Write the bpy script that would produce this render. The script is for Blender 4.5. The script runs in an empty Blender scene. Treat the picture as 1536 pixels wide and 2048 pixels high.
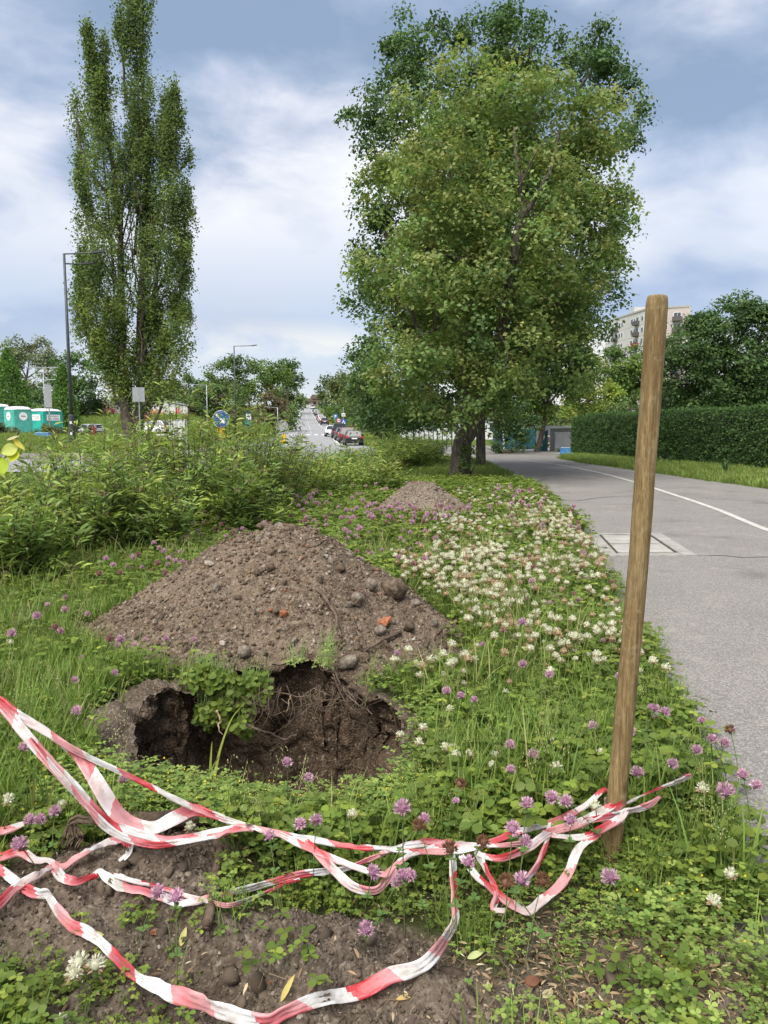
import bpy, bmesh, math
import numpy as np
from mathutils import Vector, Matrix

S = bpy.context.scene
C = S.collection
RS = np.random.RandomState(7)
R = math.radians

# ------------------------------------------------------------------ camera
F_PX = 1520.0                      # focal length in photo pixels (1536 wide)
PITCH = math.atan(169.0 / F_PX)    # the phone points slightly down
CAM = np.array([0.0, 0.0, 1.5])
cam_d = bpy.data.cameras.new('camera')
cam = bpy.data.objects.new('camera', cam_d)
C.objects.link(cam)
cam.location = CAM
cam.rotation_euler = (math.pi / 2 - PITCH, 0, 0)
cam_d.sensor_fit = 'HORIZONTAL'
cam_d.sensor_width = 36.0
cam_d.lens = 36.0 * F_PX / 1536.0
cam_d.clip_start = 0.05
cam_d.clip_end = 4000
S.camera = cam

# ------------------------------------------------------------------ world
SUN_EL, SUN_AZ = R(56), R(212)     # azimuth clockwise from +Y: behind the camera, to the left
w = bpy.data.worlds.new('World')
S.world = w
w.use_nodes = True
nt = w.node_tree
nt.nodes.clear()
def N(t, kind, **kw):
    n = t.nodes.new(kind)
    for k, v in kw.items():
        setattr(n, k, v)
    return n
def L(t, a, b):
    t.links.new(a, b)
def mathn(t, op, a, b=None, clamp=False):
    n = N(t, 'ShaderNodeMath', operation=op, use_clamp=clamp)
    for i, v in enumerate((a, b)):
        if v is None: continue
        if hasattr(v, 'is_linked'): L(t, v, n.inputs[i])
        else: n.inputs[i].default_value = v
    return n.outputs[0]
def ramp(t, fac, stops, interp='LINEAR'):
    n = N(t, 'ShaderNodeValToRGB')
    r = n.color_ramp
    r.interpolation = interp
    while len(r.elements) < len(stops): r.elements.new(0.5)
    for e, (p, c) in zip(r.elements, stops):
        e.position = p
        e.color = (c[0], c[1], c[2], 1) if not isinstance(c, (int, float)) else (c, c, c, 1)
    L(t, fac, n.inputs[0])
    return n.outputs[0]
def mixc(t, fac, a, b, mode='MIX'):
    n = N(t, 'ShaderNodeMix', data_type='RGBA', blend_type=mode)
    for i, v in ((0, fac), (6, a), (7, b)):
        if hasattr(v, 'is_linked'): L(t, v, n.inputs[i])
        elif i == 0: n.inputs[0].default_value = v
        else: n.inputs[i].default_value = (v[0], v[1], v[2], 1)
    return n.outputs[2]
SKY_STR = 0.05
sky = N(nt, 'ShaderNodeTexSky', sky_type='NISHITA', sun_disc=False)
sky.sun_elevation = SUN_EL
sky.sun_rotation = SUN_AZ
sky.air_density = 1.0
sky.dust_density = 1.5
tc = N(nt, 'ShaderNodeTexCoord')
sep = N(nt, 'ShaderNodeSeparateXYZ')
L(nt, tc.outputs['Generated'], sep.inputs[0])
zc = mathn(nt, 'MAXIMUM', sep.outputs[2], 0.0)
def wnoise(scale, detail, rough, dist, off, sz=2.4):
    m = N(nt, 'ShaderNodeMapping')
    m.inputs['Location'].default_value = off
    m.inputs['Scale'].default_value = (1.0, 0.8, sz)
    L(nt, tc.outputs['Generated'], m.inputs[0])
    n = N(nt, 'ShaderNodeTexNoise')
    n.inputs['Scale'].default_value = scale
    n.inputs['Detail'].default_value = detail
    n.inputs['Roughness'].default_value = rough
    n.inputs['Distortion'].default_value = dist
    L(nt, m.outputs[0], n.inputs['Vector'])
    return n.outputs['Fac']
big = wnoise(1.9, 3, 0.45, 0.3, (5.2, 0.4, 1.3), 2.6)
fine = wnoise(5.5, 8, 0.55, 0.25, (-1.3, 4.2, 2.0), 2.0)
mixn = mathn(nt, 'ADD', mathn(nt, 'MULTIPLY', big, 0.66), mathn(nt, 'MULTIPLY', fine, 0.34))
K = 1.0 / SKY_STR
def kc(c, s=0.285): return (c[0] * K * s, c[1] * K * s, c[2] * K * s)
cloud = ramp(nt, mixn, [(0.40, kc((0.28, 0.37, 0.52))), (0.445, kc((0.38, 0.47, 0.62))), (0.485, kc((0.58, 0.63, 0.76))),
                        (0.52, kc((0.77, 0.80, 0.87))), (0.57, kc((0.95, 0.95, 0.97)))])
gap = ramp(nt, wnoise(2.2, 5, 0.5, 0.2, (7.7, -2.2, 1.0)), [(0.40, 0.80), (0.60, 0.98)])
low = ramp(nt, zc, [(0.0, kc((0.84, 0.86, 0.88))), (0.05, kc((0.76, 0.80, 0.87))), (0.13, kc((0.27, 0.38, 0.60))), (0.21, kc((0.34, 0.44, 0.63))), (0.40, kc((0.56, 0.63, 0.78)))])
lowf = ramp(nt, zc, [(0.02, 0.65), (0.13, 0.66), (0.22, 0.34), (0.32, 0.0)])
body = mixc(nt, lowf, cloud, low)
warm = mathn(nt, 'MULTIPLY', ramp(nt, fine, [(0.46, 0.0), (0.58, 0.85)]), ramp(nt, zc, [(0.01, 0.3), (0.05, 1.0), (0.10, 0.9), (0.14, 0.0)]))
body = mixc(nt, warm, body, kc((0.96, 0.90, 0.80)))
final = mixc(nt, gap, sky.outputs[0], body)
bg = N(nt, 'ShaderNodeBackground')
bg.inputs[1].default_value = SKY_STR
L(nt, final, bg.inputs[0])
out = N(nt, 'ShaderNodeOutputWorld')
L(nt, bg.outputs[0], out.inputs[0])

# ------------------------------------------------------------------ sun and exposure
sd = bpy.data.lights.new('sun', 'SUN')
sd.energy = 1.5
sd.angle = R(52)
sd.color = (1.0, 0.96, 0.89)
sun = bpy.data.objects.new('sun', sd)
C.objects.link(sun)
sdir = Vector((math.sin(SUN_AZ) * math.cos(SUN_EL), math.cos(SUN_AZ) * math.cos(SUN_EL), math.sin(SUN_EL)))
sun.rotation_euler = sdir.to_track_quat('Z', 'Y').to_euler()
S.view_settings.view_transform = 'Standard'
S.view_settings.look = 'None'
S.view_settings.gamma = 1
S.view_settings.use_curve_mapping = False
S.view_settings.exposure = 2.0
S.cycles.max_bounces = 6
S.cycles.diffuse_bounces = 4
S.cycles.glossy_bounces = 2
S.cycles.transmission_bounces = 4
S.cycles.transparent_max_bounces = 6
S.cycles.use_denoising = True
S.cycles.use_adaptive_sampling = True
S.cycles.adaptive_threshold = 0.03

# ------------------------------------------------------------------ maths helpers
_SN, _CN = math.sin(PITCH), math.cos(PITCH)
def ray(px, py):
    u, v = (px - 768.0) / F_PX, (1024.0 - py) / F_PX
    return np.array([u, _CN + v * _SN, -_SN + v * _CN])
def at(px, py, Y):                       # the point seen at a photo pixel, Y metres ahead
    d = ray(px, py)
    return CAM + d * (Y / d[1])
def atz(px, py, z):                      # the point seen at a photo pixel, at height z
    d = ray(px, py)
    return CAM + d * ((z - CAM[2]) / d[2])
def ss(a, b, x):
    t = np.clip((np.asarray(x, float) - a) / (b - a), 0, 1)
    return t * t * (3 - 2 * t)
def _hash(ix, iy, iz, seed):
    h = (ix * 374761393 + iy * 668265263 + iz * 2147483647 + seed * 1274126177) & 0xffffffff
    h = ((h ^ (h >> 13)) * 1274126177) & 0xffffffff
    return ((h ^ (h >> 16)) & 0xffff) / 65535.0
def noise3(x, y, z=0.0, seed=0):
    x, y = np.broadcast_arrays(np.asarray(x, float), np.asarray(y, float))
    z = np.broadcast_to(np.asarray(z, float), x.shape)
    ix, iy, iz = [np.floor(a).astype(np.int64) for a in (x, y, z)]
    fx, fy, fz = x - ix, y - iy, z - iz
    fx, fy, fz = [f * f * (3 - 2 * f) for f in (fx, fy, fz)]
    def h(a, b, c): return _hash(ix + a, iy + b, iz + c, seed)
    x00 = h(0,0,0) * (1-fx) + h(1,0,0) * fx; x10 = h(0,1,0) * (1-fx) + h(1,1,0) * fx
    x01 = h(0,0,1) * (1-fx) + h(1,0,1) * fx; x11 = h(0,1,1) * (1-fx) + h(1,1,1) * fx
    return ((x00 * (1-fy) + x10 * fy) * (1-fz) + (x01 * (1-fy) + x11 * fy) * fz) * 2 - 1
def fbm(x, y, z=0.0, seed=0, oct=4, gain=0.5):
    s, a, f = 0, 1.0, 1.0
    for o in range(oct):
        s = s + a * noise3(np.asarray(x) * f, np.asarray(y) * f, np.asarray(z) * f, seed + o * 17)
        a *= gain; f *= 2.03
    return s
def inpoly(x, y, poly):
    x, y = np.asarray(x, float), np.asarray(y, float)
    ins = np.zeros(x.shape, bool)
    n = len(poly)
    for i in range(n):
        x1, y1 = poly[i]; x2, y2 = poly[(i + 1) % n]
        c = (y1 > y) != (y2 > y)
        ins ^= c & (x < (x2 - x1) * (y - y1) / (y2 - y1 + 1e-12) + x1)
    return ins
def polydist(x, y, poly, closed=True):
    x, y = np.asarray(x, float), np.asarray(y, float)
    d = np.full(x.shape, 1e9)
    n = len(poly)
    for i in range(n if closed else n - 1):
        x1, y1 = poly[i]; x2, y2 = poly[(i + 1) % n]
        dx, dy = x2 - x1, y2 - y1
        t = np.clip(((x - x1) * dx + (y - y1) * dy) / (dx * dx + dy * dy + 1e-12), 0, 1)
        d = np.minimum(d, np.hypot(x - x1 - t * dx, y - y1 - t * dy))
    return d
def sdist(x, y, poly):
    d = polydist(x, y, poly)
    return np.where(inpoly(x, y, poly), -d, d)
def catmull(P, n):
    P = np.asarray(P, float)
    Q = np.vstack([2 * P[0] - P[1], P, 2 * P[-1] - P[-2]])
    out = []
    for i in range(1, len(Q) - 2):
        t = np.linspace(0, 1, n, endpoint=False)[:, None]
        a, b, c, d = Q[i-1], Q[i], Q[i+1], Q[i+2]
        out.append(0.5 * (2*b + (c-a)*t + (2*a-5*b+4*c-d)*t*t + (3*b-a-3*c+d)*t**3))
    out.append(Q[-2][None])
    return np.vstack(out)

# ------------------------------------------------------------------ materials
MATS = {}
def mat(name, col, rough=0.8, var=0.12, scale=6.0, bump=0.0, bscale=None, spec=0.3, metal=0.0, col2=None, detail=5, stretch=None):
    if name in MATS: return MATS[name]
    m = bpy.data.materials.new(name)
    m.use_nodes = True
    t = m.node_tree
    b = t.nodes['Principled BSDF']
    b.inputs['Roughness'].default_value = rough
    b.inputs['Specular IOR Level'].default_value = spec
    b.inputs['Metallic'].default_value = metal
    co = N(t, 'ShaderNodeTexCoord').outputs['Object']
    if stretch:
        mp = N(t, 'ShaderNodeMapping'); mp.inputs['Scale'].default_value = stretch
        L(t, co, mp.inputs[0]); co = mp.outputs[0]
    n = N(t, 'ShaderNodeTexNoise')
    n.inputs['Scale'].default_value = scale
    n.inputs['Detail'].default_value = detail
    n.inputs['Roughness'].default_value = 0.62
    L(t, co, n.inputs['Vector'])
    c2 = col2 if col2 else tuple(min(1, c * (1 + 2 * var)) for c in col)
    c1 = tuple(c * (1 - 2 * var) for c in col) if not col2 else col
    L(t, ramp(t, n.outputs['Fac'], [(0.32, c1), (0.68, c2)]), b.inputs['Base Color'])
    if bump:
        n2 = N(t, 'ShaderNodeTexNoise')
        n2.inputs['Scale'].default_value = bscale or scale * 3
        n2.inputs['Detail'].default_value = 6
        L(t, co, n2.inputs['Vector'])
        bp = N(t, 'ShaderNodeBump')
        bp.inputs['Strength'].default_value = bump
        bp.inputs['Distance'].default_value = 0.02
        L(t, n2.outputs['Fac'], bp.inputs['Height'])
        L(t, bp.outputs[0], b.inputs['Normal'])
    MATS[name] = m
    return m
def leafmat(name, trans=0.32, rough=0.5, tint=(1.52, 1.52, 1.55), rand=0.25, spec=0.18):
    m = bpy.data.materials.new(name)
    m.use_nodes = True
    t = m.node_tree
    b = t.nodes['Principled BSDF']
    b.inputs['Roughness'].default_value = rough
    b.inputs['Specular IOR Level'].default_value = spec
    a = N(t, 'ShaderNodeAttribute', attribute_name='Col')
    oi = N(t, 'ShaderNodeObjectInfo')
    f = mathn(t, 'ADD', mathn(t, 'MULTIPLY', oi.outputs['Random'], 2 * rand), 1 - rand)
    cmb_ = N(t, 'ShaderNodeCombineColor')
    for i in range(3): L(t, f, cmb_.inputs[i])
    c = mixc(t, 1.0, a.outputs['Color'], cmb_.outputs[0], 'MULTIPLY')
    c = mixc(t, 1.0, c, tint, 'MULTIPLY')
    L(t, c, b.inputs['Base Color'])
    tr = N(t, 'ShaderNodeBsdfTranslucent')
    L(t, mixc(t, 1.0, c, (1.15, 1.2, 0.75), 'MULTIPLY'), tr.inputs[0])
    mx = N(t, 'ShaderNodeMixShader')
    mx.inputs[0].default_value = trans
    L(t, b.outputs[0], mx.inputs[1]); L(t, tr.outputs[0], mx.inputs[2])
    L(t, mx.outputs[0], t.nodes['Material Output'].inputs[0])
    MATS[name] = m
    return m

# ------------------------------------------------------------------ mesh helpers
def tag(o, label=None, cat=None, group=None, kind=None):
    for k, v in (('label', label), ('category', cat), ('group', group), ('kind', kind)):
        if v: o[k] = v
    return o
def link(o, parent=None):
    C.objects.link(o)
    if parent: o.parent = parent
    return o
def empty(name, loc=(0, 0, 0), rz=0.0):
    o = bpy.data.objects.new(name, None)
    o.location = loc; o.rotation_euler = (0, 0, rz)
    o.empty_display_size = 0.1
    return link(o)
def np_mesh(name, V, F, mats, midx=None, col=None, smooth=False, attrs=None):
    V = np.ascontiguousarray(V, np.float32); F = np.ascontiguousarray(F, np.int32)
    me = bpy.data.meshes.new(name)
    k = F.shape[1]
    me.vertices.add(len(V)); me.vertices.foreach_set('co', V.ravel())
    me.loops.add(F.size); me.loops.foreach_set('vertex_index', F.ravel())
    me.polygons.add(len(F))
    me.polygons.foreach_set('loop_start', np.arange(0, F.size, k, dtype=np.int32))
    me.polygons.foreach_set('loop_total', np.full(len(F), k, np.int32))
    for m in (mats if isinstance(mats, (list, tuple)) else [mats]): me.materials.append(m)
    if midx is not None: me.polygons.foreach_set('material_index', np.ascontiguousarray(midx, np.int32))
    if smooth: me.polygons.foreach_set('use_smooth', np.ones(len(F), bool))
    if col is not None:
        a = me.attributes.new('Col', 'FLOAT_COLOR', 'POINT')
        c4 = np.ones((len(V), 4), np.float32); c4[:, :3] = col
        a.data.foreach_set('color', c4.ravel())
    for an, arr in (attrs or {}).items():
        a = me.attributes.new(an, 'FLOAT', 'POINT')
        a.data.foreach_set('value', np.ascontiguousarray(arr, np.float32))
    me.update(calc_edges=True)
    me.validate()
    return me
def np_obj(name, V, F, mats, parent=None, **kw):
    return link(bpy.data.objects.new(name, np_mesh(name, V, F, mats, **kw)), parent)
class MB:
    def __init__(s): s.v, s.f = [], []
    def add(s, V, F):
        o = len(s.v)
        s.v += [tuple(p) for p in V]
        s.f += [tuple(i + o for i in f) for f in F]
        return s
    def box(s, c, d, rz=0.0, M=None):
        x, y, z = d[0] / 2, d[1] / 2, d[2] / 2
        P = [Vector((a * x, b * y, e * z)) for a in (-1, 1) for b in (-1, 1) for e in (-1, 1)]
        Rm = M or Matrix.Rotation(rz, 3, 'Z')
        P = [Rm @ p + Vector(c) for p in P]
        return s.add(P, [(0,1,3,2),(4,6,7,5),(0,4,5,1),(2,3,7,6),(0,2,6,4),(1,5,7,3)])
    def tube(s, P, rad, n=6, cap=True, twist=0.0):
        V, F = tube(P, rad, n)
        F = [tuple(f) for f in F]
        if cap:
            m = len(V)
            F += [tuple(range(n))[::-1], tuple(range(m - n, m))]
        return s.add(V, F)
    def lathe(s, prof, n=16, c=(0, 0, 0)):
        V, F = [], []
        for r, z in prof:
            for i in range(n):
                a = 2 * math.pi * i / n
                V.append((c[0] + r * math.cos(a), c[1] + r * math.sin(a), c[2] + z))
        for j in range(len(prof) - 1):
            for i in range(n):
                F.append((j*n+i, j*n+(i+1)%n, (j+1)*n+(i+1)%n, (j+1)*n+i))
        F.append(tuple(range(n))[::-1]); F.append(tuple(range((len(prof)-1)*n, len(prof)*n)))
        return s.add(V, F)
    def prism(s, poly, O, U, Vv, Wd):        # polygon in plane (U,Vv) at O, extruded along Wd
        O, U, Vv, Wd = [Vector(a) for a in (O, U, Vv, Wd)]
        a = [O + U * p[0] + Vv * p[1] for p in poly]
        n = len(a)
        return s.add(a + [p + Wd for p in a], [tuple(range(n))[::-1], tuple(range(n, 2*n))] + [(i, (i+1)%n, n+(i+1)%n, n+i) for i in range(n)])
    def mesh(s, name, m, smooth=False, bevel=0.0):
        me = bpy.data.meshes.new(name)
        me.from_pydata(s.v, [], s.f)
        bm = bmesh.new(); bm.from_mesh(me)
        bmesh.ops.recalc_face_normals(bm, faces=bm.faces)
        if bevel:
            bmesh.ops.bevel(bm, geom=list(bm.edges), offset=bevel, segments=2, affect='EDGES', clamp_overlap=True)
        bm.to_mesh(me); bm.free()
        for mm in (m if isinstance(m, (list, tuple)) else [m]): me.materials.append(mm)
        if smooth: me.polygons.foreach_set('use_smooth', np.ones(len(me.polygons), bool))
        return me
    def build(s, name, m, parent=None, smooth=False, bevel=0.0, loc=None):
        o = link(bpy.data.objects.new(name, s.mesh(name, m, smooth, bevel)), parent)
        if loc is not None: o.location = loc
        return o
def tube(P, rad, n=6):
    P = np.asarray(P, float)
    rad = np.broadcast_to(np.asarray(rad, float), (len(P),))
    T = np.gradient(P, axis=0)
    T /= np.linalg.norm(T, axis=1)[:, None] + 1e-12
    ref = np.array([0.0, 0.0, 1.0]) if abs(T[:, 2]).mean() < 0.8 else np.array([1.0, 0.0, 0.0])
    A = np.cross(T, ref); A /= np.linalg.norm(A, axis=1)[:, None] + 1e-12
    B = np.cross(T, A)
    ang = np.arange(n) * 2 * math.pi / n
    V = P[:, None] + rad[:, None, None] * (np.cos(ang)[None, :, None] * A[:, None] + np.sin(ang)[None, :, None] * B[:, None])
    k = len(P)
    i, j = np.meshgrid(np.arange(k - 1), np.arange(n), indexing='ij')
    F = np.stack([i*n+j, i*n+(j+1)%n, (i+1)*n+(j+1)%n, (i+1)*n+j], -1).reshape(-1, 4)
    return V.reshape(-1, 3), F
def join(parts):                                  # [(V,F,colour)] -> V,F,col
    Vs, Fs, Cs, o = [], [], [], 0
    for V, F, c in parts:
        Vs.append(V); Fs.append(np.asarray(F) + o); o += len(V)
        Cs.append(np.broadcast_to(np.asarray(c, float), (len(V), 3)))
    return np.vstack(Vs), np.vstack(Fs), np.vstack(Cs)
def leaves(tv, tf, pos, X, Nr, size, col):
    pos, X, Nr, col = [np.asarray(a, float) for a in (pos, X, Nr, col)]
    size = np.broadcast_to(np.asarray(size, float), (len(pos),))
    X = X / (np.linalg.norm(X, axis=1)[:, None] + 1e-9)
    Z = Nr - (Nr * X).sum(1)[:, None] * X
    Z /= np.linalg.norm(Z, axis=1)[:, None] + 1e-9
    Yv = np.cross(Z, X)
    V = pos[:, None] + size[:, None, None] * (tv[None, :, 0:1] * X[:, None] + tv[None, :, 1:2] * Yv[:, None] + tv[None, :, 2:3] * Z[:, None])
    k = len(tv)
    F = (tf[None] + (np.arange(len(pos)) * k)[:, None, None]).reshape(-1, tf.shape[1])
    return V.reshape(-1, 3), F, np.repeat(col, k, axis=0)
KITE = (np.array([[0, 0, 0], [0.45, 0.36, 0.10], [1, 0, -0.06], [0.45, -0.36, 0.10]]), np.array([[0, 2, 1], [0, 3, 2]]))
LANCE = (np.array([[0, 0, 0], [0.3, 0.11, 0.05], [0.3, -0.11, 0.05], [0.65, 0.09, 0.03], [0.65, -0.09, 0.03], [1.0, 0, -0.12]]),
         np.array([[0, 2, 1], [1, 2, 4], [1, 4, 3], [3, 4, 5]]))
ROUND = (np.array([[0, 0, 0], [0.3, 0.33, 0.07], [0.75, 0.36, 0.06], [1.0, 0, -0.02], [0.75, -0.36, 0.06], [0.3, -0.33, 0.07]]),
         np.array([[0, 2, 1], [0, 3, 2], [0, 4, 3], [0, 5, 4]]))
def rdir(n, rs=RS):
    v = rs.normal(size=(n, 3))
    return v / np.linalg.norm(v, axis=1)[:, None]
def pal(cols, n, rs=RS, jit=0.12):
    cols = np.asarray(cols, float)
    c = cols[rs.randint(0, len(cols), n)]
    return np.clip(c * (1 + rs.normal(0, jit, (n, 1))), 0.004, 1)
# ------------------------------------------------------------------ terrain
_PY = [-60, 25, 50, 75, 110, 160, 215, 300, 400, 440, 540, 3000]
_PZ = [0, 0, -0.1, -0.28, 0.45, 2.0, 4.1, 8.2, 13.0, 13.8, 14.0, 14.0]
def T(x, y):
    x, y = np.asarray(x, float), np.asarray(y, float)
    z = np.interp(y, _PY, _PZ)
    z = z + 1.0 * ss(5, 22, -x) * ss(20, 42, y) * (1 - ss(75, 112, y))
    z = z + 2.2 * ss(114, 138, y) * ss(26, 36, -x) * (1 - ss(150, 260, y))
    return z
def Tz(x, y): return float(T(x, y))
PATH_L = [(-6, 1.0), (1.0, 1.02), (1.9, 1.12), (2.3, 1.24), (2.7, 1.37), (3.65, 1.5), (4.8, 1.66), (6.6, 2.02), (8.4, 2.36), (10.1, 2.64), (13, 3.05), (17, 3.5), (24, 3.95), (32, 4.3), (37, 4.3), (41, 2.6), (45, -1.0)]
PATH_R = [(-6, 9.6), (18.5, 9.4), (25, 8.9), (33, 8.6), (38, 8.7), (42, 10.0), (45, 14.0)]
def path_l(y): return np.interp(y, [p[0] for p in PATH_L], [p[1] for p in PATH_L])
def path_r(y): return np.interp(y, [p[0] for p in PATH_R], [p[1] for p in PATH_R])
BUSH = [(2.0, -3.0), (5.0, -3.0), (6.5, -3.05), (9, -2.15), (12, -1.75), (14, -1.35), (18, -0.75), (22, 0.0), (30, 1.5), (45, 2.0)]
def bush_x(y): return np.interp(y, [p[0] for p in BUSH], [p[1] for p in BUSH])
def gp(px, py, z=0.0):
    p = atz(px, py, z); return (p[0], p[1])
PIT = [gp(*p) for p in [(268, 1520), (262, 1470), (285, 1425), (325, 1400), (378, 1396), (388, 1368), (470, 1356), (600, 1354), (700, 1366), (780, 1408), (815, 1455), (800, 1525), (757, 1592), (640, 1606), (520, 1600), (440, 1588), (360, 1570), (290, 1560)]]
BLOCK = [gp(*p) for p in [(185, 1560), (195, 1470), (235, 1405), (300, 1375), (385, 1365), (385, 1400), (290, 1430), (270, 1565)]]
SOIL1 = [gp(*p) for p in [(-60, 1850), (30, 1770), (110, 1705), (260, 1680), (330, 1650), (470, 1668), (500, 1740), (470, 1820), (430, 1868), (600, 1850), (760, 1872), (880, 1915), (975, 1965), (1010, 2060), (860, 2200), (-60, 2200)]]
SOIL2 = [gp(*p) for p in [(980, 1935), (1150, 1880), (1290, 1850), (1440, 1880), (1560, 1850), (1560, 2150), (980, 2150)]]
# ---- heaps of dug soil
def heap(x, y, c, rl, rr, rf, rb, h, flat):
    dx, dy = x - c[0], y - c[1]
    a = np.where(dx < 0, dx / rl, dx / rr); b = np.where(dy < 0, dy / rf, dy / rb)
    ang = np.arctan2(b, a)
    r = np.hypot(a, b) * (1 + 0.05 * np.sin(3 * ang + 1.0) + 0.04 * np.sin(7 * ang))
    t = np.clip((1 - r) / (1 - flat), -0.3, 1)
    k = 1 - np.sqrt(np.maximum(0, (1 - t)) ** 2 + 0.012) + 0.05
    return h * np.minimum(k, 1.0) - 0.02
def mound1(x, y):
    z = heap(x, y, (-0.78, 5.45), 1.33, 1.40, 1.12, 1.3, 0.80, 0.17)
    z2 = heap(x, y, (0.10, 4.72), 0.8, 0.56, 0.52, 0.8, 0.20, 0.1)
    z3 = heap(x, y, (-0.95, 4.75), 0.9, 0.8, 0.42, 0.8, 0.12, 0.2)
    return np.maximum(np.maximum(z, z2), z3)
def mound2(x, y): return heap(x, y, (0.60, 12.4), 0.90, 1.05, 1.0, 0.9, 0.66, 0.12)
def mound3(x, y): return heap(x, y, (1.45, 10.9), 0.42, 0.42, 0.4, 0.4, 0.2, 0.2)
def rough_soil(x, y, a=1.0):
    return a * (0.028 * fbm(x * 5, y * 5, seed=3, oct=3) + 0.016 * fbm(x * 19, y * 19, seed=9, oct=3) + 0.007 * noise3(x * 70, y * 70, seed=5))
def soil_w(x, y):
    j = 0.08 * fbm(x * 4, y * 4, seed=31, oct=4)
    s = 1 - ss(-0.04, 0.06, sdist(x, y, SOIL1) + j)
    s2 = 0.8 * (1 - ss(-0.15, 0.1, sdist(x, y, SOIL2) + 2.0 * j))
    s3 = 1 - ss(0.0, 0.10, sdist(x, y, PIT) + j * 0.6)
    s4 = 1 - ss(-0.02, 0.06, sdist(x, y, BLOCK) + j)
    return np.maximum(np.maximum(np.maximum(s, s2), s3), s4)
def lumps(x, y):
    def blob(px, py, r, h, e=1.0):
        c = gp(px, py)
        return h * np.exp(-(((x - c[0]) / r) ** 2 + ((y - c[1]) / (r * e)) ** 2))
    return (blob(620, 1935, 0.30, 0.13, 0.55) + blob(830, 1985, 0.22, 0.06, 0.6) + blob(350, 1770, 0.24, 0.09, 0.8) + blob(150, 1850, 0.25, 0.05)
            + blob(235, 1470, 0.14, 0.10) + blob(300, 1395, 0.14, 0.06) + blob(440, 1890, 0.10, 0.05) - blob(440, 1985, 0.13, 0.09, 0.7) + blob(480, 1720, 0.10, 0.06))
def ground_z(x, y):
    s = soil_w(x, y)
    near = (np.asarray(y) < 16) & (np.abs(x) < 8)
    z = T(x, y) + np.where(near, 0.02 * fbm(x * 1.3, y * 1.3, seed=2, oct=3), 0)
    z = np.where(np.asarray(y) < 9, z + s * (rough_soil(x, y, 1.5)) + lumps(x, y), z)
    onpath = ss(-0.10, 0.0, x - path_l(y))
    return np.where(near, z * (1 - onpath) - 0.012 * onpath, z)
def surf_z(x, y):
    return np.maximum(ground_z(x, y), np.maximum(mound1(x, y), np.maximum(mound2(x, y), mound3(x, y))))
def on_surface(px, py, start=1.5, end=30, step=0.01, f=surf_z):
    d = ray(px, py); d = d / d[1]
    ys = np.arange(start, end, step)
    P = CAM[None] + d[None] * ys[:, None]
    hit = np.nonzero(P[:, 2] < f(P[:, 0], P[:, 1]))[0]
    return P[hit[0]] if len(hit) else P[-1]

# ---- soil materials
def soil_material(name, base=(0.10, 0.076, 0.056), light=(0.20, 0.16, 0.123), use_attr=False, bump=0.9):
    m = bpy.data.materials.new(name); m.use_nodes = True
    t = m.node_tree; b = t.nodes['Principled BSDF']
    b.inputs['Roughness'].default_value = 0.95; b.inputs['Specular IOR Level'].default_value = 0.12
    co = N(t, 'ShaderNodeTexCoord').outputs['Object']
    def nz(sc, de=6, ro=0.6):
        n = N(t, 'ShaderNodeTexNoise'); n.inputs['Scale'].default_value = sc; n.inputs['Detail'].default_value = de
        n.inputs['Roughness'].default_value = ro; L(t, co, n.inputs['Vector']); return n.outputs['Fac']
    c = ramp(t, nz(3.5), [(0.33, base), (0.7, tuple(0.5 * (a + q) for a, q in zip(base, light)))])
    c = mixc(t, ramp(t, nz(1.6, 3, 0.6), [(0.40, 0.75), (0.60, 0.0)]), c, tuple(q * 0.62 for q in base))
    c = mixc(t, ramp(t, nz(42, 4, 0.7), [(0.47, 0), (0.66, 1)]), c, light)
    v = N(t, 'ShaderNodeTexVoronoi'); v.inputs['Scale'].default_value = 75; L(t, co, v.inputs['Vector'])
    c = mixc(t, ramp(t, v.outputs['Color'], [(0.80, 0.0), (0.88, 0.75)]), c, (0.26, 0.215, 0.17))
    c = mixc(t, ramp(t, nz(17, 5, 0.7), [(0.30, 0.85), (0.46, 0.0)]), c, (0.045, 0.032, 0.023))
    if use_attr:
        a = N(t, 'ShaderNodeAttribute', attribute_name='soil')
        g = ramp(t, nz(7), [(0.3, (0.030, 0.038, 0.013)), (0.55, (0.055, 0.06, 0.022)), (0.75, (0.085, 0.072, 0.035))])
        far = N(t, 'ShaderNodeAttribute', attribute_name='lawn')
        lg = ramp(t, nz(0.9, 8, 0.7), [(0.3, (0.055, 0.085, 0.02)), (0.52, (0.085, 0.12, 0.028)), (0.72, (0.125, 0.14, 0.045))])
        g = mixc(t, far.outputs['Fac'], g, lg)
        c = mixc(t, a.outputs['Fac'], g, c)
    L(t, c, b.inputs['Base Color'])
    bp = N(t, 'ShaderNodeBump'); bp.inputs['Strength'].default_value = bump; bp.inputs['Distance'].default_value = 0.012
    hsum = mathn(t, 'ADD', nz(60, 5, 0.7), mathn(t, 'MULTIPLY', v.outputs['Distance'], -0.9))
    L(t, hsum, bp.inputs['Height']); L(t, bp.outputs[0], b.inputs['Normal'])
    MATS[name] = m
    return m
M_ground = soil_material('ground_mix', use_attr=True)
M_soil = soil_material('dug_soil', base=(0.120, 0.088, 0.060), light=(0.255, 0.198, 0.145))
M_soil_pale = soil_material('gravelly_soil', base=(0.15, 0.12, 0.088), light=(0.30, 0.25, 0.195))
M_wall = soil_material('pit_wall_soil', base=(0.085, 0.058, 0.038), light=(0.165, 0.12, 0.085), bump=1.0)

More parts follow.
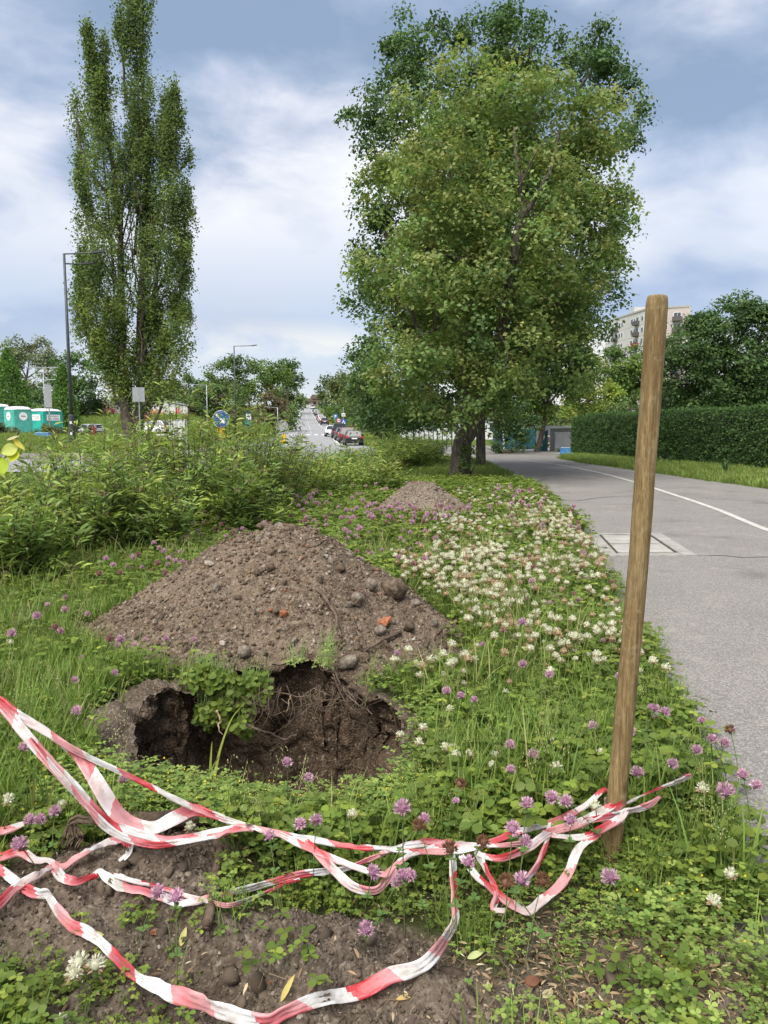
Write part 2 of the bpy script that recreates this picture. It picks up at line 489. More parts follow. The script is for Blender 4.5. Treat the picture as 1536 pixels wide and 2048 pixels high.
# ---- ground sheet: one tensor grid, fine where the camera stands
gx = np.concatenate([[-1500, -700, -350, -200, -130, -90, -65, -50, -40, -33, -28, -24, -20, -16, -13, -10, -8, -6.5, -5.2, -4.2, -3.4, -3.0],
                     np.arange(-2.7, 1.75, 0.017), [1.9, 2.1, 2.4, 2.8, 3.3, 4, 5, 6.5, 8, 10, 12, 15, 20, 28, 40, 60, 90, 130, 200, 350, 700, 1500]])
gy = np.concatenate([[-60, -30, -12, -5, -2, 0, 0.7, 1.2, 1.5], np.arange(1.62, 4.6, 0.017), np.arange(4.65, 7, 0.06), np.arange(7, 16, 0.3), np.arange(16, 50, 1.2),
                     [51, 54, 57, 60, 65, 70, 75, 80, 85, 90, 95, 100, 105, 110, 116, 122, 128, 134, 140, 148, 160, 175, 195, 215, 240, 270, 300, 330, 370, 400, 440, 500, 620, 900, 1500, 2600]])
GX, GY = np.meshgrid(gx, gy)
GZ = ground_z(GX, GY)
V = np.stack([GX, GY, GZ], -1).reshape(-1, 3)
nx, ny = len(gx), len(gy)
jj, ii = np.meshgrid(np.arange(ny - 1), np.arange(nx - 1), indexing='ij')
Fq = np.stack([jj*nx+ii, jj*nx+ii+1, (jj+1)*nx+ii+1, (jj+1)*nx+ii], -1).reshape(-1, 4)
cen = V[Fq].mean(1)
_sd = sdist(cen[:, 0], cen[:, 1], PIT)
Fq = Fq[(_sd > -0.015) & ~((mound1(cen[:, 0], cen[:, 1]) > 0.015) & (_sd < 0.3))]
lawn = np.maximum(ss(14, 24, V[:, 1]), ss(0, 2, V[:, 0] - path_r(V[:, 1])))
ground = np_obj('ground', V, Fq, M_ground, smooth=True, attrs={'soil': soil_w(V[:, 0], V[:, 1]) * (V[:, 1] < 9), 'lawn': lawn})
tag(ground, kind='structure')

# ---- the dug pit: an undercut wall with a lip and a floor
def resample(poly, n):
    P = np.array(list(poly) + [poly[0]])
    d = np.concatenate([[0], np.cumsum(np.hypot(*np.diff(P, axis=0).T))])
    s = np.linspace(0, d[-1], n, endpoint=False)
    return np.stack([np.interp(s, d, P[:, 0]), np.interp(s, d, P[:, 1])], -1)
rim = resample(PIT, 320)
for _ in range(2): rim = 0.5 * rim + 0.25 * (np.roll(rim, 1, 0) + np.roll(rim, -1, 0))
_a = np.arange(len(rim)) * 0.11
rim = rim + 0.035 * np.stack([fbm(_a, _a * 0, seed=91, oct=3), fbm(_a, _a * 0, seed=92, oct=3)], -1) * np.minimum(1, np.minimum(np.arange(320), 319 - np.arange(320)) / 12.0)[:, None]
nrm = np.roll(rim, -1, 0) - np.roll(rim, 1, 0)
nrm = np.stack([nrm[:, 1], -nrm[:, 0]], -1); nrm /= np.linalg.norm(nrm, axis=1)[:, None]
cpit = rim.mean(0)
if ((rim - cpit) * nrm).sum() < 0: nrm = -nrm          # outward
rows = 46
tt = np.linspace(0, 1, rows)
DEPTH = 0.72
und = 0.03 - 0.0 * tt + 0.07 * np.sin(np.clip(tt * 3.2, 0, math.pi)) * (1 - 0.3 * tt) - 0.10 * tt ** 2
def top_z(p):
    m1 = mound1(p[:, 0], p[:, 1])
    m1 = m1 + np.clip((m1 + 0.02) * 14, 0, 1) * rough_soil(p[:, 0], p[:, 1])
    return np.maximum(ground_z(p[:, 0], p[:, 1]), m1)
rows_v = []
for k in range(rows):
    z = 0.012 - DEPTH * tt[k]
    if k == 0:
        off = np.full(len(rim), 0.045)
        zz = top_z(rim + nrm * 0.045) - 0.004
    else:
        base = rim + nrm * und[k]
        off = und[k] + 0.045 * fbm(base[:, 0] * 4, base[:, 1] * 4, z * 4, seed=12, oct=4) + 0.030 * fbm(base[:, 0] * 22, base[:, 1] * 22, z * 22, seed=21, oct=3)
        if k < 4: off = np.minimum(off, 0.0 + 0.012 * k) - (4 - k) * 0.008
        zz = top_z(rim) * (1 - tt[k]) ** 1.3 + z + 0.012 * noise3(base[:, 0] * 14, base[:, 1] * 14, z * 8, seed=40)
    rows_v.append(np.concatenate([rim + nrm * np.asarray(off)[:, None], zz[:, None]], 1))
for q in (0.8, 0.55, 0.3, 0.02):                         # floor
    P = cpit + (rows_v[rows - 1][:, :2] - cpit) * q
    rows_v.append(np.concatenate([P, (-DEPTH + 0.04 * fbm(P[:, 0] * 7, P[:, 1] * 7, seed=50, oct=3))[:, None]], 1))
Vp = np.vstack(rows_v); n_ = len(rim); m_ = len(rows_v)
a_, b_ = np.meshgrid(np.arange(m_ - 1), np.arange(n_), indexing='ij')
Fp = np.stack([a_*n_+b_, (a_+1)*n_+b_, (a_+1)*n_+(b_+1)%n_, a_*n_+(b_+1)%n_], -1).reshape(-1, 4)
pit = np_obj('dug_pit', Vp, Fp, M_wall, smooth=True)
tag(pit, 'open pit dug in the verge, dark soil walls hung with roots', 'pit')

# ---- heaps
def stone_mesh(name, m, seed, facet=True):
    bm = bmesh.new()
    bmesh.ops.create_icosphere(bm, subdivisions=2 if not facet else 1, radius=1.0)
    r = np.random.RandomState(seed)
    sx, sy, sz = r.uniform(0.75, 1.25), r.uniform(0.65, 1.0), r.uniform(0.5, 0.8)
    for v in bm.verts:
        k = 1 + r.uniform(-0.22, 0.18)
        v.co = Vector((v.co.x * sx * k, v.co.y * sy * k, v.co.z * sz * k))
    me = bpy.data.meshes.new(name); bm.to_mesh(me); bm.free()
    me.materials.append(m)
    if not facet: me.polygons.foreach_set('use_smooth', np.ones(len(me.polygons), bool))
    return me
M_stone = mat('grey_stone', (0.20, 0.165, 0.13), 0.9, scale=2.2, var=0.25, bump=0.5, bscale=6, spec=0.15)
M_clod = mat('soil_clod', (0.125, 0.092, 0.066), 0.97, scale=2.5, var=0.3, bump=0.7, bscale=7, spec=0.1)
M_pale = mat('pale_stone', (0.32, 0.275, 0.225), 0.85, scale=2.0, var=0.15, bump=0.3, spec=0.2)
M_brick = mat('brick_fragment', (0.32, 0.125, 0.065), 0.9, scale=2.5, var=0.25, bump=0.6, spec=0.1)
STONES = [stone_mesh('stone', M_stone, s) for s in (1, 2, 3)] + [stone_mesh('stone', M_clod, s) for s in (4, 5, 6, 7, 8)] + [stone_mesh('stone', M_pale, 9)]
BRICKS = [stone_mesh('brick_fragment', M_brick, s) for s in (11, 12)]
BIG = [stone_mesh('stone', M_stone, s, False) for s in (21, 22)] + [stone_mesh('stone', M_clod, 23, False)]
_ic = bmesh.new(); bmesh.ops.create_icosphere(_ic, subdivisions=1, radius=1.0)
ICO_V = np.array([v.co[:] for v in _ic.verts]); ICO_F = np.array([[v.index for v in f.verts] for f in _ic.faces]); _ic.free()
OCT_V = np.array([[1,0,0],[-1,0,0],[0,1,0],[0,-1,0],[0,0,1],[0,0,-1]], float) * 1.0
OCT_F = np.array([[0,2,4],[2,1,4],[1,3,4],[3,0,4],[2,0,5],[1,2,5],[3,1,5],[0,3,5]])
M_grav = leafmat('gravel_mix', trans=0.0, rough=0.95, rand=0.0, spec=0.1, tint=(0.86, 0.86, 0.86))
GRAV_COL = [(0.135, 0.098, 0.066), (0.158, 0.117, 0.08), (0.18, 0.135, 0.095), (0.20, 0.16, 0.12), (0.24, 0.195, 0.15), (0.10, 0.074, 0.052), (0.12, 0.09, 0.066), (0.15, 0.113, 0.082), (0.14, 0.105, 0.076), (0.10, 0.072, 0.05), (0.32, 0.27, 0.22), (0.24, 0.14, 0.09)]
def gravel(x, y, zf, smin, smax, rs, pw=2.6, cols=GRAV_COL, ico=False, jit=0.16):
    n = len(x)
    s = smin + (smax - smin) * rs.uniform(0, 1, n) ** pw
    tv, tf = (ICO_V, ICO_F) if ico else (OCT_V, OCT_F)
    A = rs.normal(size=(n, len(tv), 1)) * jit + 1
    d1 = rdir(n, rs); d2 = rdir(n, rs)
    X = d1; Z = d2 - (d1 * d2).sum(1)[:, None] * d1; Z /= np.linalg.norm(Z, axis=1)[:, None]; Y = np.cross(Z, X)
    q = tv[None] * A * np.array([1.15, 0.95, 0.75])
    V = (q[..., 0:1] * X[:, None] + q[..., 1:2] * Y[:, None] + q[..., 2:3] * Z[:, None]) * s[:, None, None]
    P = np.stack([x, y, zf(x, y) + s * 0.25], -1)
    V = V + P[:, None]
    F = (tf[None] + (np.arange(n) * len(tv))[:, None, None]).reshape(-1, 3)
    return V.reshape(-1, 3), F, np.repeat(pal(cols, n, rs, 0.15), len(tv), 0)
def heap_obj(name, label, fz, x0, x1, y0, y1, step, m, ngrav, nstone, smin, smax, rs, cols=GRAV_COL, rough=1.0):
    hx, hy = np.arange(x0, x1, step), np.arange(y0, y1, step)
    X, Y = np.meshgrid(hx, hy)
    Z0 = fz(X, Y)
    def zf(x, y):
        z = fz(x, y)
        return z + np.clip((z + 0.02) * 14, 0, 1) * rough_soil(x, y, rough)
    Z = zf(X, Y)
    V = np.stack([X, Y, Z], -1).reshape(-1, 3)
    nx, ny = len(hx), len(hy)
    jj, ii = np.meshgrid(np.arange(ny - 1), np.arange(nx - 1), indexing='ij')
    F = np.stack([jj*nx+ii, jj*nx+ii+1, (jj+1)*nx+ii+1, (jj+1)*nx+ii], -1).reshape(-1, 4)
    cen = V[F].mean(1)
    keep = (cen[:, 2] > T(cen[:, 0], cen[:, 1]) - 0.03) & (sdist(cen[:, 0], cen[:, 1], PIT) > 0.0)
    F = F[keep]
    root = empty(name, (0, 0, 0)); tag(root, label, 'soil heap')
    np_obj('soil', V, F, m, root, smooth=True)
    px, py = rs.uniform(x0, x1, ngrav * 3), rs.uniform(y0, y1, ngrav * 3)
    ok = (fz(px, py) > -0.01) & (sdist(px, py, PIT) > 0.03)
    px, py = px[ok][:ngrav], py[ok][:ngrav]
    Vg, Fg, Cg = gravel(px, py, zf, smin, smax, rs, cols=cols)
    tag(np_obj('gravel', Vg, Fg, M_grav, root, col=Cg), kind='stuff')
    px, py = rs.uniform(x0, x1, nstone * 4), rs.uniform(y0, y1, nstone * 4)
    ok = (fz(px, py) > 0.0) & (sdist(px, py, PIT) > 0.04) & (py < (y0 + y1) / 2 + 0.3)
    for x, y in list(zip(px[ok], py[ok]))[:nstone]:
        s = smax * (1.0 + 1.5 * rs.uniform() ** 2.5)
        k = rs.randint(0, 100)
        me = BRICKS[k % 2] if k < 2 else STONES[k % 8 if k > 12 else 8]
        o = link(bpy.data.objects.new('brick_fragment' if k < 2 else 'stone', me), root)
        o.location = (x, y, float(zf(x, y)) + s * 0.2); o.scale = (s, s, s); o.rotation_euler = tuple(rs.uniform(0, 6.28, 3))
    return root, zf
big_heap, heap1_z = heap_obj('soil_heap', 'large cone of stony brown soil piled behind the pit', mound1, -2.25, 1.0, 3.9, 6.9, 0.0155, M_soil, 11000, 150, 0.004, 0.018, np.random.RandomState(3))
PALE_COL = [(0.27, 0.22, 0.17), (0.23, 0.185, 0.14), (0.33, 0.28, 0.22), (0.19, 0.15, 0.11), (0.28, 0.16, 0.11)]
heap_obj('soil_heap', 'pale gravelly soil heap near the trunk of the tall linden', mound2, -0.4, 1.8, 11.3, 13.5, 0.035, M_soil_pale, 2200, 40, 0.008, 0.028, np.random.RandomState(4), PALE_COL, 0.8)
heap_obj('soil_heap', 'low grey heap of gravel almost hidden among the clover', mound3, 0.9, 2.0, 10.4, 11.4, 0.035, M_soil_pale, 500, 12, 0.008, 0.025, np.random.RandomState(5), PALE_COL, 0.6)
def heap_stone(px, py, wpx, me, name, flat=0.7, rz=0.0, label=None, sink=0.25):
    p = on_surface(px, py, 2.5, 9, 0.01, lambda x, y: np.maximum(mound1(x, y), ground_z(x, y)))
    s = wpx * p[1] / F_PX / 2
    o = link(bpy.data.objects.new(name, me), big_heap)
    o.location = (p[0], p[1], p[2] + s * sink); o.scale = (s, s * 0.85, s * flat); o.rotation_euler = (RS.uniform(-.4, .4), RS.uniform(-.4, .4), rz)
    if label: o['label'] = label
for a in [(790, 1185, 62, BIG[2], 'stone', 1.0, 0.5, 'big dark stone on the shoulder of the heap'), (742, 1172, 34, BIG[0], 'stone', 1.1, 0), (715, 1200, 40, BIG[0], 'stone', 0.8, 1.0),
          (695, 1330, 52, BIG[1], 'stone', 1.0, 0.2, 'rounded grey stone above the pit'), (488, 1308, 44, BIG[0], 'stone', 0.9, 2.0), (566, 1230, 24, BRICKS[0], 'brick_fragment', 1.5, 0, 'chunk of orange brick'),
          (770, 1248, 42, BRICKS[1], 'brick_fragment', 0.8, 0.4, 'flat piece of orange brick'), (815, 1256, 36, BIG[2], 'stone', 0.8, 0), (547, 1182, 22, STONES[8], 'stone', 0.7, 0, 'pale flat stone'),
          (760, 1265, 36, BIG[0], 'stone', 0.8, 0), (420, 1132, 34, STONES[8], 'stone', 0.6, 0.8), (530, 1058, 40, BIG[2], 'stone', 0.6, 0), (558, 1057, 30, BIG[0], 'stone', 0.8, 0), (585, 1060, 34, BIG[2], 'stone', 0.7, 0),
          (680, 1140, 26, BIG[2], 'stone', 0.9, 0), (655, 1138, 24, BIG[0], 'stone', 0.8, 0), (540, 1138, 24, BIG[2], 'stone', 1, 0), (470, 1066, 20, BIG[2], 'stone', 0.9, 0), (830, 1210, 32, BIG[0], 'stone', 0.7, 0),
          (540, 1222, 13, BRICKS[0], 'brick_fragment', 1, 0), (552, 1225, 15, BIG[2], 'stone', 0.8, 0), (568, 1052, 14, BRICKS[1], 'brick_fragment', 1, 0), (475, 1198, 20, BIG[2], 'stone', 0.9, 0), (430, 1180, 14, BRICKS[0], 'brick_fragment', .8, 0)]:
    heap_stone(*a)
# gravel and clods on the bare soil in front
rs = np.random.RandomState(8)
px, py = rs.uniform(-1.4, 0.9, 60000), rs.uniform(1.6, 3.2, 60000)
ok = (rs.uniform(size=60000) < soil_w(px, py) ** 2) & (sdist(px, py, PIT) > 0.05)
px, py = px[ok][:13000], py[ok][:13000]
SOILC = [(0.105, 0.080, 0.058), (0.125, 0.097, 0.072), (0.09, 0.068, 0.05), (0.145, 0.115, 0.087), (0.11, 0.085, 0.063)]
Vg, Fg, Cg = gravel(px, py, lambda x, y: ground_z(x, y) - 0.001, 0.0015, 0.0075, rs, 2.2, cols=SOILC + GRAV_COL[3:5])
V2, F2, C2 = gravel(px[:300], py[:300], lambda x, y: ground_z(x, y) - 0.006, 0.007, 0.030, rs, 2.8, cols=SOILC, ico=True, jit=0.42)
Vg, Fg, Cg = join([(Vg, Fg, Cg), (V2, F2, C2)])
tag(np_obj('soil_crumbs', Vg, Fg, M_grav, col=Cg), 'loose crumbs of soil and grit on the bare earth by the tape', 'soil crumbs', kind='stuff')
for px_, py_, wpx, me, nm in [(560, 1935, 38, BIG[1], 'stone'), (640, 1870, 22, BIG[2], 'stone'), (700, 1900, 16, BIG[0], 'stone'), (523, 1945, 22, BIG[1], 'stone'), (600, 2035, 24, STONES[8], 'stone'),
                              (305, 1868, 16, BRICKS[0], 'brick_fragment'), (540, 1965, 10, BRICKS[1], 'brick_fragment'), (120, 1862, 26, STONES[0], 'stone'), (318, 1895, 14, STONES[8], 'stone'), (462, 1960, 24, BIG[2], 'stone')]:
    p = on_surface(px_, py_, 1.5, 4, 0.005, ground_z)
    s = wpx * p[1] / F_PX / 2
    o = link(bpy.data.objects.new(nm, me), ground)
    o.location = (p[0], p[1], p[2] + s * 0.2); o.scale = (s, s * .9, s * .8); o.rotation_euler = tuple(rs.uniform(0, 6, 3))

# ------------------------------------------------------------------ path, line, cover, kerb
def asphalt(name, base, light, scale=1.0):
    m = bpy.data.materials.new(name); m.use_nodes = True
    t = m.node_tree; b = t.nodes['Principled BSDF']
    b.inputs['Roughness'].default_value = 0.88; b.inputs['Specular IOR Level'].default_value = 0.25
    co = N(t, 'ShaderNodeTexCoord').outputs['Object']
    def nz(sc, de=5, ro=0.6):
        n = N(t, 'ShaderNodeTexNoise'); n.inputs['Scale'].default_value = sc; n.inputs['Detail'].default_value = de
        n.inputs['Roughness'].default_value = ro; L(t, co, n.inputs['Vector']); return n.outputs['Fac']
    mean = tuple(0.5 * (p + q) for p, q in zip(base, light))
    c = ramp(t, nz(0.7), [(0.32, tuple(x * 0.76 for x in mean)), (0.68, tuple(x * 1.2 for x in mean))])
    v = N(t, 'ShaderNodeTexVoronoi'); v.inputs['Scale'].default_value = 110 * scale; L(t, co, v.inputs['Vector'])
    agg = ramp(t, v.outputs['Color'], [(0.1, base), (0.5, mean), (0.9, tuple(x * 1.5 for x in light))])
    c = mixc(t, 0.55, c, agg)
    c = mixc(t, ramp(t, nz(2.6, 7, 0.7), [(0.56, 0.0), (0.72, 0.5)]), c, tuple(x * 1.3 for x in (light[0] * 1.05, light[1], light[2] * 0.93)))
    c = mixc(t, ramp(t, nz(1.1, 4, 0.5), [(0.30, 0.45), (0.42, 0.0)]), c, tuple(x * 0.75 for x in base))
    L(t, c, b.inputs['Base Color'])
    bp = N(t, 'ShaderNodeBump'); bp.inputs['Strength'].default_value = 0.55; bp.inputs['Distance'].default_value = 0.006
    L(t, mathn(t, 'ADD', mathn(t, 'MULTIPLY', v.outputs['Distance'], -1.0), nz(45, 4)), bp.inputs['Height']); L(t, bp.outputs[0], b.inputs['Normal'])
    MATS[name] = m; return m
M_path = asphalt('path_asphalt', (0.118, 0.108, 0.098), (0.265, 0.248, 0.230))
M_road = asphalt('street_asphalt', (0.20, 0.20, 0.205), (0.30, 0.30, 0.305), 0.3)
def strip(name, ys, xl, xr, m, dz, nx=14, jag=None):
    V, F = [], []
    for y, a, b in zip(ys, xl, xr):
        for k in range(nx + 1):
            x = a + (b - a) * k / nx
            V.append((x, y, float(T(x, y)) + dz))
    for j in range(len(ys) - 1):
        for k in range(nx):
            F.append((j*(nx+1)+k, j*(nx+1)+k+1, (j+1)*(nx+1)+k+1, (j+1)*(nx+1)+k))
    return np_obj(name, np.array(V), np.array(F), m)
ys = np.concatenate([np.arange(-5, 14, 0.06), np.arange(14, 45.1, 0.4)])
jag = 0.035 * fbm(ys * 3, ys * 0, seed=5, oct=4) + 0.05 * noise3(ys * 0.9, ys * 0, seed=6)
path = tag(strip('path', ys, path_l(ys) + jag, path_r(ys), M_path, 0.004), kind='structure')
M_line = mat('worn_white_paint', (0.30, 0.285, 0.255), 0.8, col2=(0.60, 0.58, 0.53), scale=9, spec=0.2, detail=8)
LINE = [gp(*p) for p in [(1800, 1150), (1536, 1061), (1430, 1018), (1330, 984), (1260, 962), (1200, 946), (1130, 931), (1060, 921), (1000, 917.5), (955, 918)]]
lp = catmull(np.array(LINE), 12)
tn = np.gradient(lp, axis=0); tn /= np.linalg.norm(tn, axis=1)[:, None]
sv = np.stack([tn[:, 1], -tn[:, 0]], -1) * 0.06
Vl = np.concatenate([np.c_[lp + sv, T(lp[:, 0], lp[:, 1]) + 0.009], np.c_[lp - sv, T(lp[:, 0], lp[:, 1]) + 0.009]])
k = len(lp)
np_obj('painted_line', Vl, np.array([(i, i + 1, k + i + 1, k + i) for i in range(k - 1)]), M_line, path)
M_crack = mat('crack_fill', (0.07, 0.062, 0.055), 0.95)
def crack(pts, wd):
    P = catmull(np.array([gp(*p) for p in pts]), 14)
    P = P + 0.02 * np.stack([fbm(P[:, 0] * 6, P[:, 1] * 6, seed=71, oct=3), fbm(P[:, 0] * 6, P[:, 1] * 6, seed=72, oct=3)], -1)
    tn = np.gradient(P, axis=0); tn /= np.linalg.norm(tn, axis=1)[:, None]
    wv = wd * (1 + 0.6 * noise3(P[:, 0] * 9, P[:, 1] * 9, seed=7))[:, None]
    s_ = np.stack([tn[:, 1], -tn[:, 0]], -1) * wv
    z = T(P[:, 0], P[:, 1])[:, None] + 0.0075
    n = len(P)
    np_obj('crack', np.concatenate([np.c_[P + s_, z], np.c_[P - s_, z]]), np.array([(i, i + 1, n + i + 1, n + i) for i in range(n - 1)]), M_crack, path)
crack([(1395, 1113), (1440, 1112), (1490, 1116), (1570, 1113)], 0.012)
crack([(1085, 998), (1150, 1002), (1200, 996), (1270, 992)], 0.02)
crack([(1060, 955), (1075, 962), (1095, 956)], 0.016)
crack([(1400, 995), (1470, 1001), (1560, 1000)], 0.012)
crack([(1110, 1015), (1135, 1030), (1160, 1038)], 0.010)
# concrete chamber cover let into the path
M_kerb = mat('dirty_kerb', (0.12, 0.112, 0.10), 0.95, scale=7, var=0.3, bump=0.5, bscale=50, spec=0.1, detail=8)
M_conc = mat('worn_concrete', (0.29, 0.277, 0.252), 0.9, scale=5, var=0.12, bump=0.3, bscale=60, spec=0.2, detail=8)
M_lid = mat('worn_concrete_lid', (0.33, 0.315, 0.285), 0.9, scale=4, var=0.10, bump=0.3, bscale=70, spec=0.2, detail=8)
M_gap = mat('dirt_in_joints', (0.05, 0.045, 0.038), 0.95)
cv = empty('chamber_cover', (0, 0, 0)); tag(cv, 'rectangular concrete chamber cover let into the asphalt path', 'cover')
q = [np.array(gp(*p)) for p in [(1207, 1114), (1395, 1113), (1322, 1068), (1170, 1068)]]
def bil(u, v): return (q[0] * (1-u) + q[1] * u) * (1-v) + (q[3] * (1-u) + q[2] * u) * v
def slab(name, u0, u1, v0, v1, z, m):
    P = [bil(u0, v0), bil(u1, v0), bil(u1, v1), bil(u0, v1)]
    mb = MB(); mb.add([(*p, -0.02) for p in P] + [(*p, z) for p in P], [(3,2,1,0),(4,5,6,7),(0,1,5,4),(1,2,6,5),(2,3,7,6),(3,0,4,7)])
    mb.build(name, m, cv, bevel=0.004)
slab('joint_bed', 0.01, 0.99, 0.01, 0.99, 0.0065, M_gap); slab('frame_edge', 0, 0.16, 0, 1, 0.016, M_conc); slab('frame_edge', 0.84, 1, 0, 1, 0.0165, M_conc)
slab('frame_edge', 0.163, 0.837, 0, 0.10, 0.015, M_conc); slab('frame_edge', 0.163, 0.837, 0.93, 1, 0.0155, M_conc)
slab('lid', 0.195, 0.805, 0.135, 0.495, 0.012, M_lid); slab('lid', 0.195, 0.805, 0.52, 0.90, 0.0125, M_lid)
# kerb stones between verge and path
kerb = empty('kerb', (0, 0, 0)); tag(kerb, 'sunken grey concrete kerb between the verge and the path', 'kerb')
ky = 0.9
while ky < 11:
    x0, x1 = path_l(ky) - 0.11, path_l(ky + 0.98) - 0.11
    a = math.atan2(0.98, x1 - x0)
    MB().box(((x0 + x1) / 2, ky + 0.49, -0.035), (0.972, 0.09, 0.09), a + 0.01 * RS.normal()).build('kerb_stone', M_kerb, kerb, bevel=0.006)
    ky += 0.985

# ------------------------------------------------------------------ street, cross road, yards
def st_r(y): return np.interp(y, [30, 36, 44, 52, 75, 160, 410, 520], [-6, -2.5, -0.5, 0.2, -2.0, -11.1, -37.8, -49.5])
def st_l(y): return np.interp(y, [30, 36, 44, 52, 75, 160, 410, 520], [-13, -12.0, -11.3, -10.9, -11.5, -20.4, -47.6, -59.3])
ys = np.concatenate([np.arange(30.5, 80, 1.0), np.arange(80, 440, 4.0)])
street = tag(strip('street', ys, st_l(ys), st_r(ys), M_road, 0.03, 8), kind='structure')
ys = np.arange(24.6, 30.51, 0.5)
tag(strip('cross_road', ys, np.full(len(ys), -90.0), np.interp(ys, [24.6, 30.5], [-4.2, -2.8]), M_road, 0.03, 60), kind='structure')
ys = np.arange(56, 100, 1.5)
tag(strip('yard', ys, np.interp(ys, [56, 100], [-62, -60]), np.interp(ys, [56, 100], [-18.5, -25]), mat('pale_paving', (0.46, 0.43, 0.38), 0.9, scale=2), 0.03, 30), kind='structure')
ys = np.arange(45.2, 75, 1.2)
tag(strip('forecourt', ys, np.interp(ys, [45, 75], [2.6, 4.0]), np.full(len(ys), 34.0), M_path, 0.012, 20), kind='structure')
M_worn = mat('worn_road_paint', (0.38, 0.38, 0.38), 0.8, var=0.15, scale=3)
M_white = mat('road_paint', (0.7, 0.7, 0.68), 0.7, var=0.1, scale=3)
def onroad(name, y0, y1, xa, xb, m=M_white):
    V = []
    for y in np.linspace(y0, y1, 12):
        for f in (xa, xb):
            x = f(y); V.append((x, y, Tz(x, y) + 0.04))
    np_obj(name, np.array(V), np.array([(2*i, 2*i+1, 2*i+3, 2*i+2) for i in range(11)]), m, street)
onroad('lane_line', 60, 102, lambda y: st_r(y) - 2.35, lambda y: st_r(y) - 2.15)
onroad('lane_line', 140, 360, lambda y: st_r(y) - 2.52, lambda y: st_r(y) - 2.34, M_worn)
onroad('lane_line', 110, 380, lambda y: (st_r(y) + st_l(y)) / 2 - 0.07, lambda y: (st_r(y) + st_l(y)) / 2 + 0.07, M_worn)
for i in range(8):                                           # zebra crossing
    onroad('crossing_bar', 107, 111, lambda y, i=i: st_r(y) - 1.1 * i - 0.5, lambda y, i=i: st_r(y) - 1.1 * i - 1.05)
MB().box((-45, 30.75, 0.30), (80, 0.22, 0.32)).build('kerb', M_conc)
tag(bpy.data.objects[[o.name for o in C.objects if o.name.startswith('kerb.')][-1]] if False else C.objects[-1], 'long grey kerb along the cross road behind the shrubs', 'kerb')
# ------------------------------------------------------------------ trees
M_leaf = leafmat('tree_leaves', trans=0.40, rough=0.48, rand=0.06)
M_bark = mat('grey_bark', (0.105, 0.088, 0.072), 0.95, scale=3, var=0.35, bump=0.9, bscale=9, spec=0.1, stretch=(6, 6, 1))
M_bark2 = mat('brown_bark', (0.105, 0.082, 0.070), 0.95, scale=3, var=0.3, bump=0.8, bscale=9, spec=0.1, stretch=(6, 6, 1))
LINDEN = [(0.104, 0.155, 0.046), (0.088, 0.140, 0.043), (0.124, 0.172, 0.050), (0.076, 0.124, 0.042), (0.156, 0.188, 0.060)]
BLOOM = [(0.185, 0.195, 0.068), (0.158, 0.182, 0.058), (0.138, 0.170, 0.053)]
DARKL = [(0.056, 0.100, 0.036), (0.066, 0.112, 0.037), (0.048, 0.088, 0.034), (0.080, 0.126, 0.040)]
POPL = [(0.088, 0.125, 0.046), (0.072, 0.110, 0.046), (0.108, 0.148, 0.046), (0.128, 0.165, 0.048)]
FRESH = [(0.075, 0.125, 0.028), (0.095, 0.145, 0.030), (0.060, 0.105, 0.030), (0.120, 0.160, 0.036)]
MIDG = [(0.070, 0.110, 0.034), (0.084, 0.125, 0.038), (0.058, 0.096, 0.034), (0.105, 0.140, 0.046)]
PALEG = [(0.135, 0.155, 0.085), (0.115, 0.140, 0.075), (0.155, 0.170, 0.10)]
REDD = [(0.085, 0.066, 0.040), (0.095, 0.078, 0.042), (0.075, 0.078, 0.036)]
def lobe_world(lobes, D):
    c, r = [], []
    for l in lobes:
        px, py, rx, ry = l[:4]
        dd = l[4] if len(l) > 4 else 0.0
        Y = D + dd
        s = Y / F_PX
        c.append(at(px, py, Y)); r.append((rx * s, 0.5 * (rx + ry) * s * (l[5] if len(l) > 5 else 1.0), ry * s))
    return np.array(c), np.array(r)
